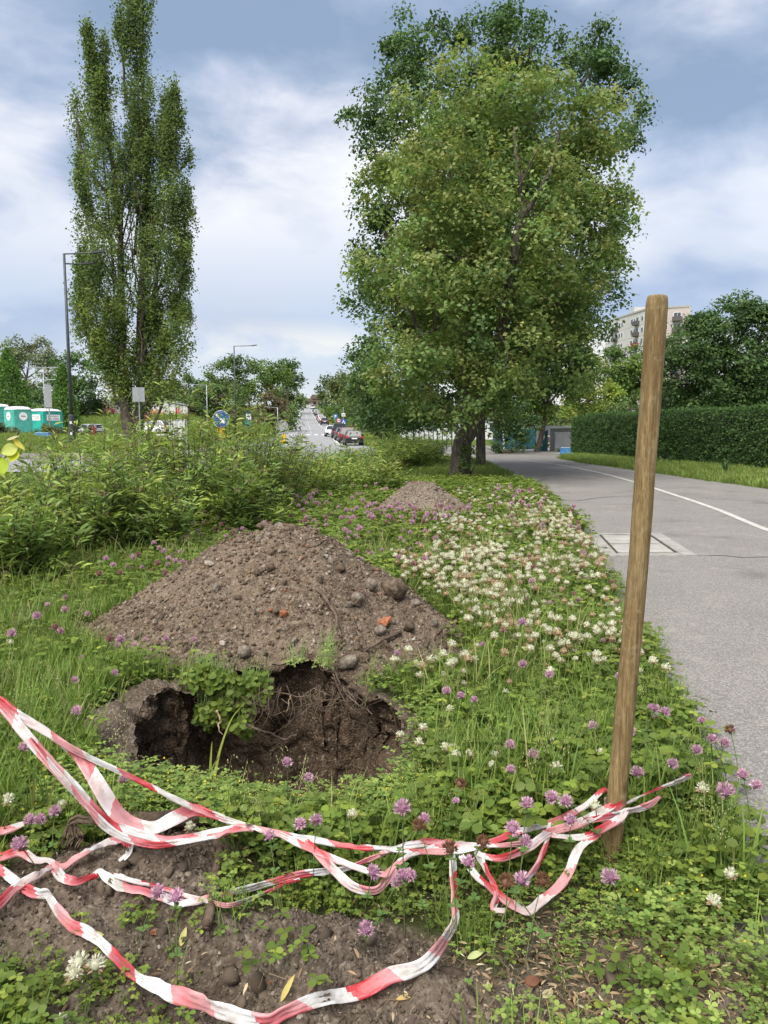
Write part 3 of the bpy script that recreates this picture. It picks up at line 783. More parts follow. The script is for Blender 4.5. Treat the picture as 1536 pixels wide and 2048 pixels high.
def crown(c, r, n, size, palette, rs, per=26, droop=0.45, csize=3.2, bloom=None, shell=0.55, up=0.42, flat=0.7, cull=0.5, gaps=None):
    """leaf sprays spread through a crown made of ellipsoid lobes"""
    area = r[:, 0] * r[:, 2] + r[:, 0] * r[:, 1]
    ncl = max(8, n // per)
    area = area ** 0.72
    nk = np.maximum(4, (area / area.sum() * max(9 * len(c), ncl / 9.0)).astype(int))     # boughs per lobe
    kb = np.repeat(np.arange(len(c)), nk)
    db = rdir(len(kb), rs)
    rb = (shell + (0.9 - shell) * rs.uniform(0, 1, len(kb)) ** 0.6)
    BC = c[kb] + db * r[kb] * rb[:, None]
    br = r[kb].mean(1) * 0.40 * rs.uniform(0.7, 1.3, len(kb))
    bo = db * r[kb]; bo /= np.linalg.norm(bo, axis=1)[:, None]
    inside = np.zeros(len(BC), bool)
    for j in range(len(c)):
        q = (((BC - c[j]) / r[j]) ** 2).sum(1)
        inside |= (q < cull ** 2) & (kb != j) & (rs.uniform(size=len(BC)) < 0.7)
    BC, br, bo, kb = BC[~inside], br[~inside], bo[~inside], kb[~inside]
    p_ = br ** 1.5; kk = rs.choice(len(BC), ncl, p=p_ / p_.sum())
    d = rdir(ncl, rs) + 0.55 * bo[kk] + np.array([0, 0, 0.25]); d /= np.linalg.norm(d, axis=1)[:, None]
    P = BC[kk] + d * (br[kk] * (0.55 + 0.45 * rs.uniform(0, 1, ncl) ** 0.5))[:, None] * np.array([1, 1, 0.85])
    if gaps:                                           # openings where the bare limbs show
        uu = P - CAM; fw = uu[:, 1] * _CN - uu[:, 2] * _SN
        sx = 768 + F_PX * uu[:, 0] / fw; sy = 1024 - F_PX * (uu[:, 1] * _SN + uu[:, 2] * _CN) / fw
        hide = (polydist(sx, sy, gaps, False) < 20) & (rs.uniform(size=ncl) < 0.9)
        P, d, kk = P[~hide], d[~hide], kk[~hide]; ncl = len(P)
    out = d
    k = kb[kk]
    bcol = rs.normal(size=len(BC))
    base = pal(palette, ncl, rs, 0.12) * (1 + 0.16 * np.clip(bcol[kk], -1.8, 1.8))[:, None]
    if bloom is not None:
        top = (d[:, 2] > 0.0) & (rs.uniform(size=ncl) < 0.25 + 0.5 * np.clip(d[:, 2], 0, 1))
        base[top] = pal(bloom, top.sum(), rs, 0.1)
    m = per
    cs = size * csize * rs.uniform(0.6, 1.35, ncl)
    g = rdir(ncl * m, rs).reshape(ncl, m, 3) * (rs.uniform(0, 1, (ncl, m, 1)) ** 0.45) * np.array([1, 1, flat]) * cs[:, None, None]
    g[..., 2] -= 0.35 * np.hypot(g[..., 0], g[..., 1])
    pos = (P[:, None] + g).reshape(-1, 3)
    nn = len(pos)
    X = rdir(nn, rs); X[:, 2] = X[:, 2] * 0.5 - droop
    Nr = np.repeat(out, m, 0) * (1 - up) + np.array([0, 0, up]) + 0.26 * rs.normal(size=(nn, 3))
    col = np.repeat(base, m, 0) * (1 + 0.08 * rs.normal(size=(nn, 1)))
    sz = size * rs.uniform(0.65, 1.3, nn)
    return leaves(KITE[0], KITE[1], pos, X, Nr, sz, np.clip(col, 0.006, 1)), P
def limb(P, r0, r1, n=10, wob=0.0, seed=0, sides=7):
    Q = catmull(np.array(P), n)
    t = np.linspace(0, 1, len(Q))
    if wob:
        Q = Q + wob * np.stack([fbm(t * 5, t * 0 + seed, seed=seed, oct=3), fbm(t * 5, t * 0 + seed, seed=seed + 5, oct=3), 0 * t], -1) * np.sin(t * 3.1)[:, None]
    return tube(Q, r0 + (r1 - r0) * t ** 0.8, sides)
def tree(label, D, lobes, base_px, trunk_r, n, size, palette, seed, limbs=None, cat='tree', name='tree', group=None, bark=None, bx=None, **kw):
    rs = np.random.RandomState(seed)
    c, r = lobe_world(lobes, D)
    b = at(base_px[0], base_px[1], D)
    bz = Tz(b[0], b[1]) - 0.05
    root = empty(name, (0, 0, 0)); tag(root, label, cat, group)
    (V, F, col), P = crown(c, r, n, size, palette, rs, **kw)
    np_obj('crown', V, F, M_leaf, root, col=col)
    parts = []
    foot = np.array([b[0], b[1], bz])
    if limbs is None:
        top = c[np.argmax(c[:, 2])]
        mid = foot * 0.55 + np.array([top[0], top[1], foot[2] + 0.0]) * 0.45
        low = c[:, 2].min() - 0.2 * r[:, 2].mean()
        fork = np.array([mid[0], mid[1], max(bz + 1.0, 0.5 * (low + c[:, 2].mean()))])
        parts.append(limb([foot, 0.5 * (foot + fork) + np.array([0.03, 0, 0]) * fork[2], fork, top - np.array([0, 0, r[:, 2].mean() * 0.3])], trunk_r, trunk_r * 0.25, seed=seed) + ((1, 1, 1),))
        for j in range(len(c)):
            parts.append(limb([fork - np.array([0, 0, 0.2]), 0.5 * (fork + c[j]) + rs.normal(size=3) * 0.1 * r[j].mean(), c[j] + rs.normal(size=3) * 0.15 * r[j]], trunk_r * 0.45, trunk_r * 0.1, n=6, seed=seed + j, sides=5) + ((1, 1, 1),))
    else:
        for pts, r0, r1, *dd in limbs:
            Y = D + (dd[0] if dd else 0)
            Q = [at(p[0], p[1], Y + (p[2] if len(p) > 2 else 0)) for p in pts]
            if pts[0] == base_px:
                Q[0] = foot
            parts.append(limb(Q, r0, r1, wob=0.12, seed=seed, sides=9) + ((1, 1, 1),))
    for j in rs.choice(len(P), min(len(P), 70), replace=False):     # twigs into the sprays
        jj = np.argmin(((c - P[j]) ** 2).sum(1))
        parts.append(limb([c[jj], 0.5 * (c[jj] + P[j]) + rs.normal(size=3) * 0.12 * r[jj].mean(), P[j]], trunk_r * 0.11, trunk_r * 0.03, n=4, sides=4) + ((1, 1, 1),))
    Vt, Ft, _ = join(parts)
    np_obj('trunk', Vt, Ft, bark or M_bark, root, smooth=True)
    return root

# ---- the tall linden by the path, and the darker one behind it
FRONT = [(960, 195, 120, 75, 0.3), (1075, 235, 130, 85, -0.3), (1200, 255, 85, 62, 0.0), (865, 235, 75, 75, 0.4), (800, 400, 75, 80, 0), (900, 360, 115, 95, -1.6), (1040, 370, 115, 95, -1.8),
         (1175, 345, 95, 72, -0.4), (785, 530, 75, 90, 0), (895, 510, 110, 105, -2.0), (1035, 520, 110, 100, -2.2), (1150, 470, 80, 80, -0.6), (1205, 520, 40, 62, 0.3), (770, 650, 62, 80, 0), (870, 660, 105, 95, -2.0),
         (1000, 670, 105, 95, -2.1), (1115, 610, 85, 80, -0.8), (1120, 700, 62, 70, 0), (820, 760, 80, 62, -0.4), (930, 765, 95, 68, -1.5), (1020, 745, 70, 62, -0.9), (940, 450, 160, 180, 2.2), (1080, 450, 140, 180, 2.2),
         (960, 650, 150, 120, 2.0), (930, 820, 62, 36, -1.2), (985, 805, 50, 40, -1.0)]
tree('tall linden in olive bloom, thick leaning trunk beside the path', 22.0, FRONT, (918, 950), 0.30, 115000, 0.118, LINDEN, 101, name='linden_tree',
     limbs=[([(918, 950), (922, 890), (940, 845), (955, 790), (985, 720)], 0.31, 0.19), ([(935, 850), (925, 760), (922, 660), (930, 560), (920, 420), (930, 250)], 0.2, 0.05),
            ([(985, 725), (1005, 640, -0.4), (1018, 560, -0.9), (1036, 450, -1.3), (1050, 420, -1.3)], 0.17, 0.10), ([(1048, 432, -1.3), (1070, 390, -1.4), (1100, 335, -1.4), (1120, 260, -1.0)], 0.085, 0.03),
            ([(1048, 432, -1.3), (1036, 370, -1.4), (1030, 310, -1.4), (1028, 255, -1.2)], 0.085, 0.03), ([(960, 780), (1050, 690), (1120, 600)], 0.12, 0.03), ([(950, 800), (860, 700), (790, 560)], 0.12, 0.03),
            ([(1030, 480, -1.1), (1100, 440), (1180, 380)], 0.07, 0.02), ([(925, 600), (850, 500), (800, 400)], 0.09, 0.02)],
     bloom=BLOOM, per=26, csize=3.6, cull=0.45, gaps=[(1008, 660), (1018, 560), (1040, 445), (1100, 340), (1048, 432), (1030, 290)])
BACK = [(825, 80, 42, 50), (872, 50, 20, 28), (800, 110, 34, 36), (790, 190, 62, 62), (855, 140, 50, 62), (980, 62, 60, 52), (1060, 85, 70, 55), (1020, 30, 35, 30), (1150, 130, 65, 52), (1205, 95, 42, 40), (1240, 165, 42, 45), (1245, 245, 48, 45), (735, 210, 38, 34), (775, 290, 50, 52), (757, 380, 40, 58),
        (760, 480, 45, 62), (735, 570, 45, 48), (745, 655, 40, 52), (735, 735, 48, 44), (1215, 470, 38, 42), (1190, 600, 52, 52), (1160, 670, 48, 50), (1000, 215, 100, 70, 0.5), (980, 420, 150, 120, 0.5), (960, 640, 150, 110, 0.5),
        (830, 800, 70, 44), (770, 820, 50, 40), (900, 790, 90, 46), (1080, 720, 80, 70)]
tree('tall dark linden standing close behind the olive one, crown topping it', 29.0, BACK, (962, 905), 0.30, 100000, 0.138, DARKL, 102, name='linden_tree', per=26, csize=3.4,
     limbs=[([(962, 905), (965, 820), (975, 700), (985, 560), (985, 400), (990, 200), (995, 60)], 0.20, 0.05), ([(975, 700), (880, 540), (840, 300), (832, 100)], 0.16, 0.03), ([(985, 560), (1100, 380), (1150, 200), (1200, 110)], 0.15, 0.03),
            ([(985, 450), (1140, 300), (1180, 180), (1240, 170)], 0.10, 0.02), ([(975, 650), (800, 520), (760, 400), (740, 220)], 0.12, 0.02), ([(975, 690), (850, 730), (750, 700)], 0.1, 0.02), ([(975, 690), (1100, 650), (1190, 600)], 0.1, 0.02)])

# ---- the twin poplar across the junction
def poplar():
    D = 45.0
    rs = np.random.RandomState(55)
    s = D / F_PX
    spires = [([(232, 650), (222, 500), (210, 330), (196, 200), (173, 55)], [28, 34, 36, 32, 9]), ([(200, 250), (205, 150), (207, 75)], [22, 16, 6]),
              ([(282, 330), (278, 200), (272, 80), (272, -70)], [26, 36, 38, 20]), ([(245, 120), (236, 25)], [14, 5]), ([(330, 330), (335, 250), (334, 190)], [22, 18, 6]),
              ([(315, 560), (330, 430), (338, 310), (350, 175)], [38, 42, 32, 8]), ([(355, 520), (368, 440), (374, 375)], [26, 26, 10]), ([(370, 330), (378, 290)], [10, 8]), ([(352, 640), (362, 560), (372, 480)], [34, 30, 14]), ([(172, 672), (160, 590), (166, 500)], [30, 28, 12]),
              ([(180, 480), (165, 380), (158, 320)], [28, 22, 8]), ([(165, 320), (155, 230), (150, 200)], [16, 12, 6]), ([(210, 720), (190, 620), (185, 520)], [34, 34, 22]), ([(340, 720), (352, 650), (366, 610)], [40, 36, 16]), ([(330, 790), (300, 700), (310, 620)], [52, 50, 26]),
              ([(243, 800), (228, 740), (200, 680)], [22, 32, 26]), ([(270, 830), (290, 760), (280, 700)], [36, 44, 26]), ([(240, 790), (240, 700), (235, 600)], [26, 24, 22]), ([(300, 640), (310, 520), (300, 420)], [26, 24, 24]), ([(375, 690), (386, 700)], [14, 8]),
              ([(275, 420), (280, 320), (285, 240)], [30, 34, 26])]
    P, wts = [], []
    for pts, hw in spires:
        pts = np.array(pts, float)
        d = np.concatenate([[0], np.cumsum(np.hypot(*np.diff(pts, axis=0).T))])
        n = int(np.sum(np.diff(d)) * np.mean(hw) * 0.034)
        u = rs.uniform(0, d[-1], n)
        x = np.interp(u, d, pts[:, 0]); y = np.interp(u, d, pts[:, 1]); h = np.interp(u, d, hw) * (1 + 0.55 * fbm(u / 38.0, u * 0 + pts[0, 0], seed=66, oct=3)) * (1 - 0.55 * ss(0.75, 1.0, u / d[-1]))
        rr = h * np.sqrt(rs.uniform(0.08, 1.0, n)); a = rs.uniform(0, 2 * math.pi, n)
        dep = rs.normal(0, 1.0) * 0.5
        for k in range(n):
            P.append(at(x[k] + rr[k] * math.cos(a[k]), y[k] + rs.normal() * 4, D + dep + rr[k] * math.sin(a[k]) * s))
    P = np.array(P)
    ncl, m = len(P), 34
    size = 0.14
    g = rs.normal(size=(ncl, m, 3)) * np.array([0.15, 0.15, 0.34]) * rs.uniform(0.6, 1.4, (ncl, 1, 1))
    pos = (P[:, None] + g).reshape(-1, 3)
    base = pal(POPL, ncl, rs, 0.18)
    low = P[:, 2] < 9
    base[low & (rs.uniform(size=ncl) < 0.5)] *= np.array([1.35, 1.3, 0.9])
    X = rdir(len(pos), rs); X[:, 2] = X[:, 2] * 0.7 - 0.2
    V, F, col = leaves(KITE[0], KITE[1], pos, X, rdir(len(pos), rs) + np.array([0, -0.2, 0.4]), size * rs.uniform(0.7, 1.25, len(pos)), np.clip(np.repeat(base, m, 0) * (1 + 0.14 * rs.normal(size=(len(pos), 1))), 0.01, 1))
    root = empty('poplar_tree'); tag(root, 'tall twin-stemmed poplar across the junction, bare stems showing', 'tree')
    np_obj('crown', V, F, M_leaf, root, col=col)
    def pl(pts, r0, r1, dd=0.0, n=8, sides=7, wob=0.1):
        Q = [at(p[0], p[1], D + dd) for p in pts]
        return limb(Q, r0, r1, n=n, wob=wob, seed=int(abs(pts[0][0])), sides=sides) + ((1, 1, 1),)
    parts = [pl([(262, 892), (258, 850), (246, 790), (242, 680), (240, 560), (235, 450), (222, 330), (200, 200), (175, 70)], 0.40, 0.04), pl([(275, 892), (278, 840), (283, 780), (280, 640), (288, 480), (290, 380), (287, 200), (278, 60), (272, -60)], 0.40, 0.04, 0.3)]
    for q in range(34):
        x0 = rs.choice([242, 283]); y0 = rs.uniform(400, 760)
        x1 = x0 + rs.normal() * 28; y1 = y0 - rs.uniform(80, 260)
        parts.append(pl([(x0, y0), (x0 * 0.6 + x1 * 0.4 + rs.normal() * 5, y0 * 0.6 + y1 * 0.4), (x1, y1)], 0.07, 0.015, rs.normal() * 0.5, 4, 5))
    for pts, hw in spires:
        parts.append(pl([(np.clip(pts[0][0] * 0.6 + 0.4 * 262, 235, 290), pts[0][1] + 90)] + pts, 0.11, 0.015, 0, 4, 5))
    Vt, Ft, _ = join(parts)
    np_obj('trunk', Vt, Ft, M_bark2, root, smooth=True)
    for q in range(3):
        pass
poplar()

# ---- other trees: (label, D, lobes, base px, trunk r, n, leaf, palette, seed)
def auto_n(lobes, D, size, k=6.0):
    a = sum(math.pi * l[2] * l[3] for l in lobes) * 0.62
    lp_ = size * F_PX / D
    return int(k * a / (0.36 * lp_ * lp_))
OTHERS = [
 ('pale grey-green willow far behind the portable toilets', 150, [(20, 720, 34, 42), (60, 705, 42, 34), (95, 735, 26, 34), (40, 770, 40, 30), (-30, 730, 40, 50)], (50, 835), 0.4, PALEG, 'willow_tree', {}),
 ('dark broad tree between the willow and the poplar', 135, [(130, 730, 24, 32), (160, 735, 34, 36), (165, 780, 36, 36), (130, 790, 34, 40), (185, 790, 18, 40), (100, 790, 30, 40)], (150, 850), 0.4, DARKL, 'tree', {}),
 ('dark tree behind the graffiti wall, beside the poplar', 170, [(340, 778, 34, 20), (372, 770, 28, 20), (320, 792, 24, 16), (395, 788, 24, 24), (300, 795, 20, 16)], (350, 835), 0.3, DARKL, 'tree', {}),
 ('broad airy tree left of the street behind the lamp post', 165, [(450, 745, 36, 26), (480, 728, 30, 20), (430, 762, 28, 24), (500, 745, 30, 26), (465, 775, 40, 24)], (470, 850), 0.4, MIDG, 'tree', dict(cull=.3)),
 ('rounded green tree in front of the airy one, left of the street', 140, [(420, 800, 34, 34), (450, 795, 36, 34), (400, 820, 26, 28), (470, 820, 34, 28), (440, 835, 36, 20)], (440, 866), 0.3, MIDG, 'tree', {}),
 ('light green tree along the street, before the dark poplars', 190, [(535, 745, 34, 24), (520, 775, 32, 28), (555, 765, 28, 26), (500, 800, 32, 28)], (530, 850), 0.35, FRESH, 'tree', {}),
 ('pair of dark poplar crowns rising over the street trees', 240, [(565, 738, 12, 24), (583, 745, 13, 26), (596, 752, 10, 16), (572, 765, 18, 20)], (575, 840), 0.4, DARKL, 'tree', {}),
 ('dense tree at the street edge near the hill crest', 260, [(570, 785, 26, 24), (585, 795, 22, 20), (560, 805, 26, 20), (600, 800, 12, 12)], (572, 832), 0.35, MIDG, 'tree', {}),
 ('small dark tree at the crest of the street', 330, [(604, 800, 9, 10), (596, 806, 9, 8)], (601, 818), 0.3, DARKL, 'tree', {}),
 ('reddish brown smoke bush left of the street', 120, [(545, 805, 24, 26), (525, 825, 22, 22), (562, 822, 22, 22), (540, 840, 30, 16)], (545, 862), 0.2, REDD, 'shrub', {}),
 ('olive shrub between the brown bush and the street', 125, [(580, 825, 14, 20), (590, 838, 10, 14), (572, 845, 14, 12)], (580, 858), 0.15, MIDG, 'shrub', {}),
 ('farthest pale tree of the row right of the street', 280, [(652, 775, 16, 22), (665, 765, 18, 18), (660, 795, 18, 16)], (660, 838), 0.3, MIDG, 'tree', {}),
 ('street tree with yellowish top, right of the street', 190, [(690, 768, 24, 22), (678, 790, 22, 24), (705, 785, 22, 26), (690, 812, 24, 18)], (688, 848), 0.3, [(0.095, 0.115, 0.04), (0.085, 0.105, 0.036), (0.07, 0.095, 0.034)], 'tree', {}),
 ('dark green tree over the parked cars', 120, [(718, 775, 26, 34), (735, 800, 26, 32), (712, 815, 26, 26), (700, 830, 18, 18)], (722, 872), 0.25, MIDG, 'tree', {}),
 ('shady tree between the parked cars and the linden row', 85, [(745, 770, 34, 44), (765, 800, 36, 40), (740, 825, 30, 30), (775, 835, 32, 28), (760, 745, 28, 34)], (760, 882), 0.2, DARKL, 'tree', {}),
 ('young linden in the row with its trunk clear of the fence', 52, [(800, 800, 44, 44), (835, 815, 44, 38), (820, 775, 44, 40), (790, 840, 36, 24), (860, 830, 34, 26)], (827, 898), 0.10, DARKL, 'tree', {}),
 ('leafy maple with bright foliage right of the linden', 50, [(1060, 730, 70, 62), (1120, 700, 60, 56), (1030, 790, 50, 44), (1100, 790, 60, 44), (1160, 740, 44, 50), (1060, 830, 40, 22), (1130, 820, 44, 24)], (1073, 903), 0.22, FRESH, 'tree', {}),
 ('dark leaning tree in the shade behind the path end', 47, [(1000, 830, 40, 28), (1040, 845, 36, 26), (985, 800, 40, 34), (1020, 800, 40, 30), (1015, 868, 34, 18)], (995, 903), 0.16, DARKL, 'tree', {}),
 ('yellow-green tree glowing behind the maple', 75, [(1180, 770, 44, 50), (1160, 810, 36, 36), (1210, 800, 36, 40), (1170, 730, 30, 36)], (1180, 890), 0.25, [(0.15, 0.19, 0.035), (0.125, 0.17, 0.032), (0.17, 0.20, 0.045)], 'tree', {}),
 ('rounded green tree below the apartment block', 85, [(1230, 735, 40, 40), (1260, 760, 40, 46), (1220, 790, 40, 40), (1290, 740, 34, 38), (1300, 790, 40, 40), (1250, 710, 26, 20)], (1250, 885), 0.3, FRESH, 'tree', {}),
 ('large dark walnut tree looming over the hedge', 38, [(1400, 700, 66, 62), (1460, 650, 66, 60), (1370, 760, 56, 50), (1440, 750, 76, 60), (1520, 690, 76, 70), (1530, 640, 50, 50), (1500, 770, 70, 46), (1590, 720, 70, 90), (1350, 690, 34, 40), (1400, 805, 60, 26), (1330, 770, 24, 40), (1480, 810, 60, 24), (1540, 800, 60, 30), (1430, 690, 60, 60), (1480, 720, 60, 50), (1350, 810, 40, 24)], (1450, 900), 0.3, DARKL, 'tree', {}),
 ('low roadside bushes below the pale tree right of the street', 225, [(652, 812, 9, 13), (663, 818, 13, 14), (676, 824, 14, 14), (645, 806, 7, 9)], (664, 838), 0.2, MIDG, 'shrub', {}),
 ('bushy roadside tree beside the far parked row', 175, [(672, 826, 12, 16), (686, 834, 14, 14), (664, 832, 8, 10)], (676, 848), 0.2, FRESH, 'shrub', {}),
 ('tree at the far left edge beyond the toilets', 150, [(-90, 775, 50, 44), (-150, 790, 50, 40), (-60, 800, 36, 34)], (-100, 850), 0.35, MIDG, 'tree', {}),
 ('round tree behind the gate and panel wall', 78, [(1120, 845, 40, 24), (1160, 835, 36, 30), (1085, 838, 36, 26), (1200, 830, 36, 30)], (1130, 890), 0.2, MIDG, 'tree', {}),
 ('tree row behind the hedge, left of the walnut', 62, [(1300, 800, 36, 30), (1345, 790, 36, 36), (1260, 815, 34, 26), (1330, 830, 40, 20)], (1310, 890), 0.2, MIDG, 'tree', {}),
 ('dense dark tree filling the gap under the walnut', 55, [(1410, 800, 50, 34), (1480, 795, 50, 36), (1550, 790, 50, 40)], (1470, 890), 0.25, DARKL, 'tree', {}),
 ('green tree behind the willow at the far edge', 185, [(-10, 790, 40, 40), (40, 800, 36, 30), (80, 800, 30, 30)], (30, 850), 0.3, MIDG, 'tree', {}),
 ('round tree behind the shed of the graffiti wall', 160, [(385, 815, 30, 26), (400, 840, 26, 20), (372, 800, 20, 16)], (388, 862), 0.3, DARKL, 'tree', {}),
 ('tree right of the street behind the far parked row', 150, [(705, 800, 24, 28), (690, 825, 20, 18), (722, 812, 22, 26)], (706, 858), 0.25, MIDG, 'tree', {}),
]
for i, (lab, D, lb, bp_, tr, pl_, nm, kw) in enumerate(OTHERS):
    sz = max(0.16, D * 0.0033)
    if D < 60: sz = 0.15
    tree(lab, D, lb, bp_, tr, auto_n(lb, D, sz), sz, pl_, 300 + i, name=nm, cat='shrub' if nm == 'shrub' else 'tree', per=20, csize=2.6, group=None, **kw)
# conical hornbeams by the toilets
def cone_tree(label, D, px, ytop, ybase, hw, seed):
    rs = np.random.RandomState(seed)
    a, b = at(px, ytop, D), at(px, ybase, D)
    bz = Tz(b[0], D)
    H = a[2] - bz; W = hw * D / F_PX
    n = 900
    t = rs.uniform(0, 1, n) ** 0.8
    r = W * np.clip(1.02 - (1 - t) ** 1.25, 0.03, 1) * (1 - 0.35 * np.clip((t - 0.85) / 0.15, 0, 1)) * rs.uniform(0.7, 1.08, n)
    an = rs.uniform(0, 6.28, n)
    P = np.stack([b[0] + r * np.cos(an), D + r * np.sin(an), a[2] - t * (H - 0.3)], -1)
    m = 16
    pos = (P[:, None] + rs.normal(size=(n, m, 3)) * np.array([.16, .16, .30])).reshape(-1, 3)
    X = rdir(len(pos), rs); X[:, 2] += 0.7
    col = np.repeat(pal([(0.075, 0.14, 0.034), (0.095, 0.165, 0.036), (0.062, 0.118, 0.032)], n, rs), m, 0)
    root = empty('conical_tree'); tag(root, label, 'tree')
    V, F, col = leaves(KITE[0], KITE[1], pos, X, rdir(len(pos), rs) + np.array([0, -.3, .3]), 0.24, col)
    np_obj('crown', V, F, M_leaf, root, col=col)
    Vt, Ft = limb([(b[0], D, bz - 0.1), (b[0], D, bz + H * 0.5), (b[0], D, bz + H * 0.95)], 0.16, 0.02)
    np_obj('trunk', Vt, Ft, M_bark, root)
cone_tree('broad conical hornbeam behind the rounded toilets', 84, 22, 705, 870, 56, 1)
cone_tree('slim conical hornbeam beside the tall lamp post', 80, 130, 738, 870, 28, 2)
cone_tree('young conical tree at the far edge of the toilets', 90, -40, 740, 870, 40, 3)

def shrub_ball(label, D, lobes, pal_, seed, size=0.10, name='shrub'):
    rs = np.random.RandomState(seed)
    c, r = lobe_world(lobes, D)
    root = empty(name); tag(root, label, 'shrub')
    (V, F, col), P = crown(c, r, auto_n(lobes, D, size, 4), size, pal_, rs, per=16, csize=2.0, shell=0.5, droop=-0.2)
    V[:, 2] = np.maximum(V[:, 2], T(V[:, 0], V[:, 1]))
    np_obj('foliage', V, F, M_leaf, root, col=col)
    f = np.array([c[:, 0].mean(), D, Tz(c[:, 0].mean(), D) - 0.05])
    Vt, Ft, _ = join([limb([f + [rs.normal() * .1, 0, 0], 0.5 * (f + p), p], 0.03, 0.008, n=3, sides=4) + ((1, 1, 1),) for p in P[:40]])
    np_obj('stems', Vt, Ft, M_bark, root)
YEW = [(0.095, 0.095, 0.03), (0.075, 0.085, 0.03), (0.06, 0.072, 0.028), (0.115, 0.105, 0.036)]
shrub_ball('rounded olive juniper at the edge below the toilets', 50, [(10, 872, 36, 24), (-20, 875, 40, 24), (40, 880, 16, 16)], YEW, 21)
shrub_ball('spreading olive juniper in front of the square toilet', 50, [(85, 872, 26, 22), (115, 862, 30, 20), (105, 880, 36, 14)], YEW, 22)
shrub_ball('olive juniper right of the lamp post', 50, [(160, 868, 24, 22), (175, 878, 14, 14), (148, 876, 16, 16)], YEW, 23)
shrub_ball('yellowish low shrub beyond the keep-right sign', 60, [(405, 865, 24, 12), (425, 868, 16, 10), (390, 870, 16, 10)], [(0.16, 0.16, 0.035), (0.13, 0.135, 0.035)], 24)
shrub_ball('leafy sprouts at the foot of the linden trunk', 21.6, [(935, 912, 18, 22), (922, 936, 16, 18), (948, 925, 12, 16)], LINDEN, 25, 0.09)
shrub_ball('dark shrub belt under the trees at the path end', 46.5, [(985, 893, 24, 10), (1025, 894, 24, 9), (1055, 893, 20, 10), (960, 896, 16, 8)], DARKL, 26)
shrub_ball('tuft of weeds by the grey panel wall', 50, [(1150, 897, 10, 7), (1116, 900, 9, 4)], MIDG, 27, 0.08)

# ------------------------------------------------------------------ clipped hedge
rs = np.random.RandomState(77)
A, B = np.array([15.4, 13.0]), np.array([11.6, 45.0])
Lh = np.linalg.norm(B - A); u = (B - A) / Lh; nv = np.array([-u[1], u[0]])      # nv points to the path
def hedge_top(t): return 2.42 - 0.22 * t + 0.05 * np.sin(t * 9) + 0.04 * np.sin(t * 23)
hd = empty('hedge'); tag(hd, 'long clipped hornbeam hedge along the far side of the path', 'hedge')
mb = []
TH = 0.55
tt_ = np.linspace(0, 1, 40)
ring = []
for t in tt_:
    p = A + u * Lh * t; h = hedge_top(t) - 0.14; zb = Tz(*p)
    ww = TH - 0.14
    ring.append([(*(p + nv * ww), zb - 0.05), (*(p + nv * ww), h), (*(p - nv * ww), h), (*(p - nv * ww), zb - 0.05)])
Vh = np.array(ring).reshape(-1, 3)
Fh = np.array([(4*i+k, 4*i+4+k, 4*i+5+k, 4*i+1+k) for i in range(39) for k in range(3)] + [(156, 157, 158, 159), (3, 2, 1, 0)])
np_obj('solid_core', Vh, Fh, mat('hedge_core_dark', (0.022, 0.026, 0.014), 0.95, var=0.4, scale=9), hd)  # solid box added inside the leaves, coloured dark to keep the hedge opaque
n = 46000
t = rs.uniform(0, 1, n) ** 0.8; side = rs.uniform(size=n)
h = hedge_top(t); z = rs.uniform(0.05, 1, n) * h
off = np.full(n, TH)
bumpy = 0.07 * fbm(t * 60, z * 3, seed=81, oct=3)
off = off + bumpy + rs.normal(0, 0.035, n)
topm = side < 0.2
off[topm] = rs.uniform(-TH, TH, topm.sum())
z = np.where(topm, h + 0.03 * rs.normal(size=n), z)
endm = side > 0.95
off[endm] = rs.uniform(-TH, TH, endm.sum()); t[endm] = 1 + (0.1 + 0.05 * rs.normal(size=endm.sum())) / Lh
P = A[None] + u[None] * (Lh * t)[:, None] + nv[None] * off[:, None]
pos = np.c_[P, z + T(P[:, 0], P[:, 1])]
Nr = np.c_[np.tile(nv, (n, 1)) * 0.8, np.full(n, 0.35)] + 0.6 * rs.normal(size=(n, 3))
X = rdir(n, rs); X[:, 2] -= 0.2
V, F, col = leaves(KITE[0], KITE[1], pos, X, Nr, 0.085 * rs.uniform(0.7, 1.3, n), pal([(0.056, 0.105, 0.032), (0.045, 0.088, 0.030), (0.075, 0.125, 0.036), (0.038, 0.072, 0.028)], n, rs))
np_obj('foliage', V, F, M_leaf, hd, col=col)

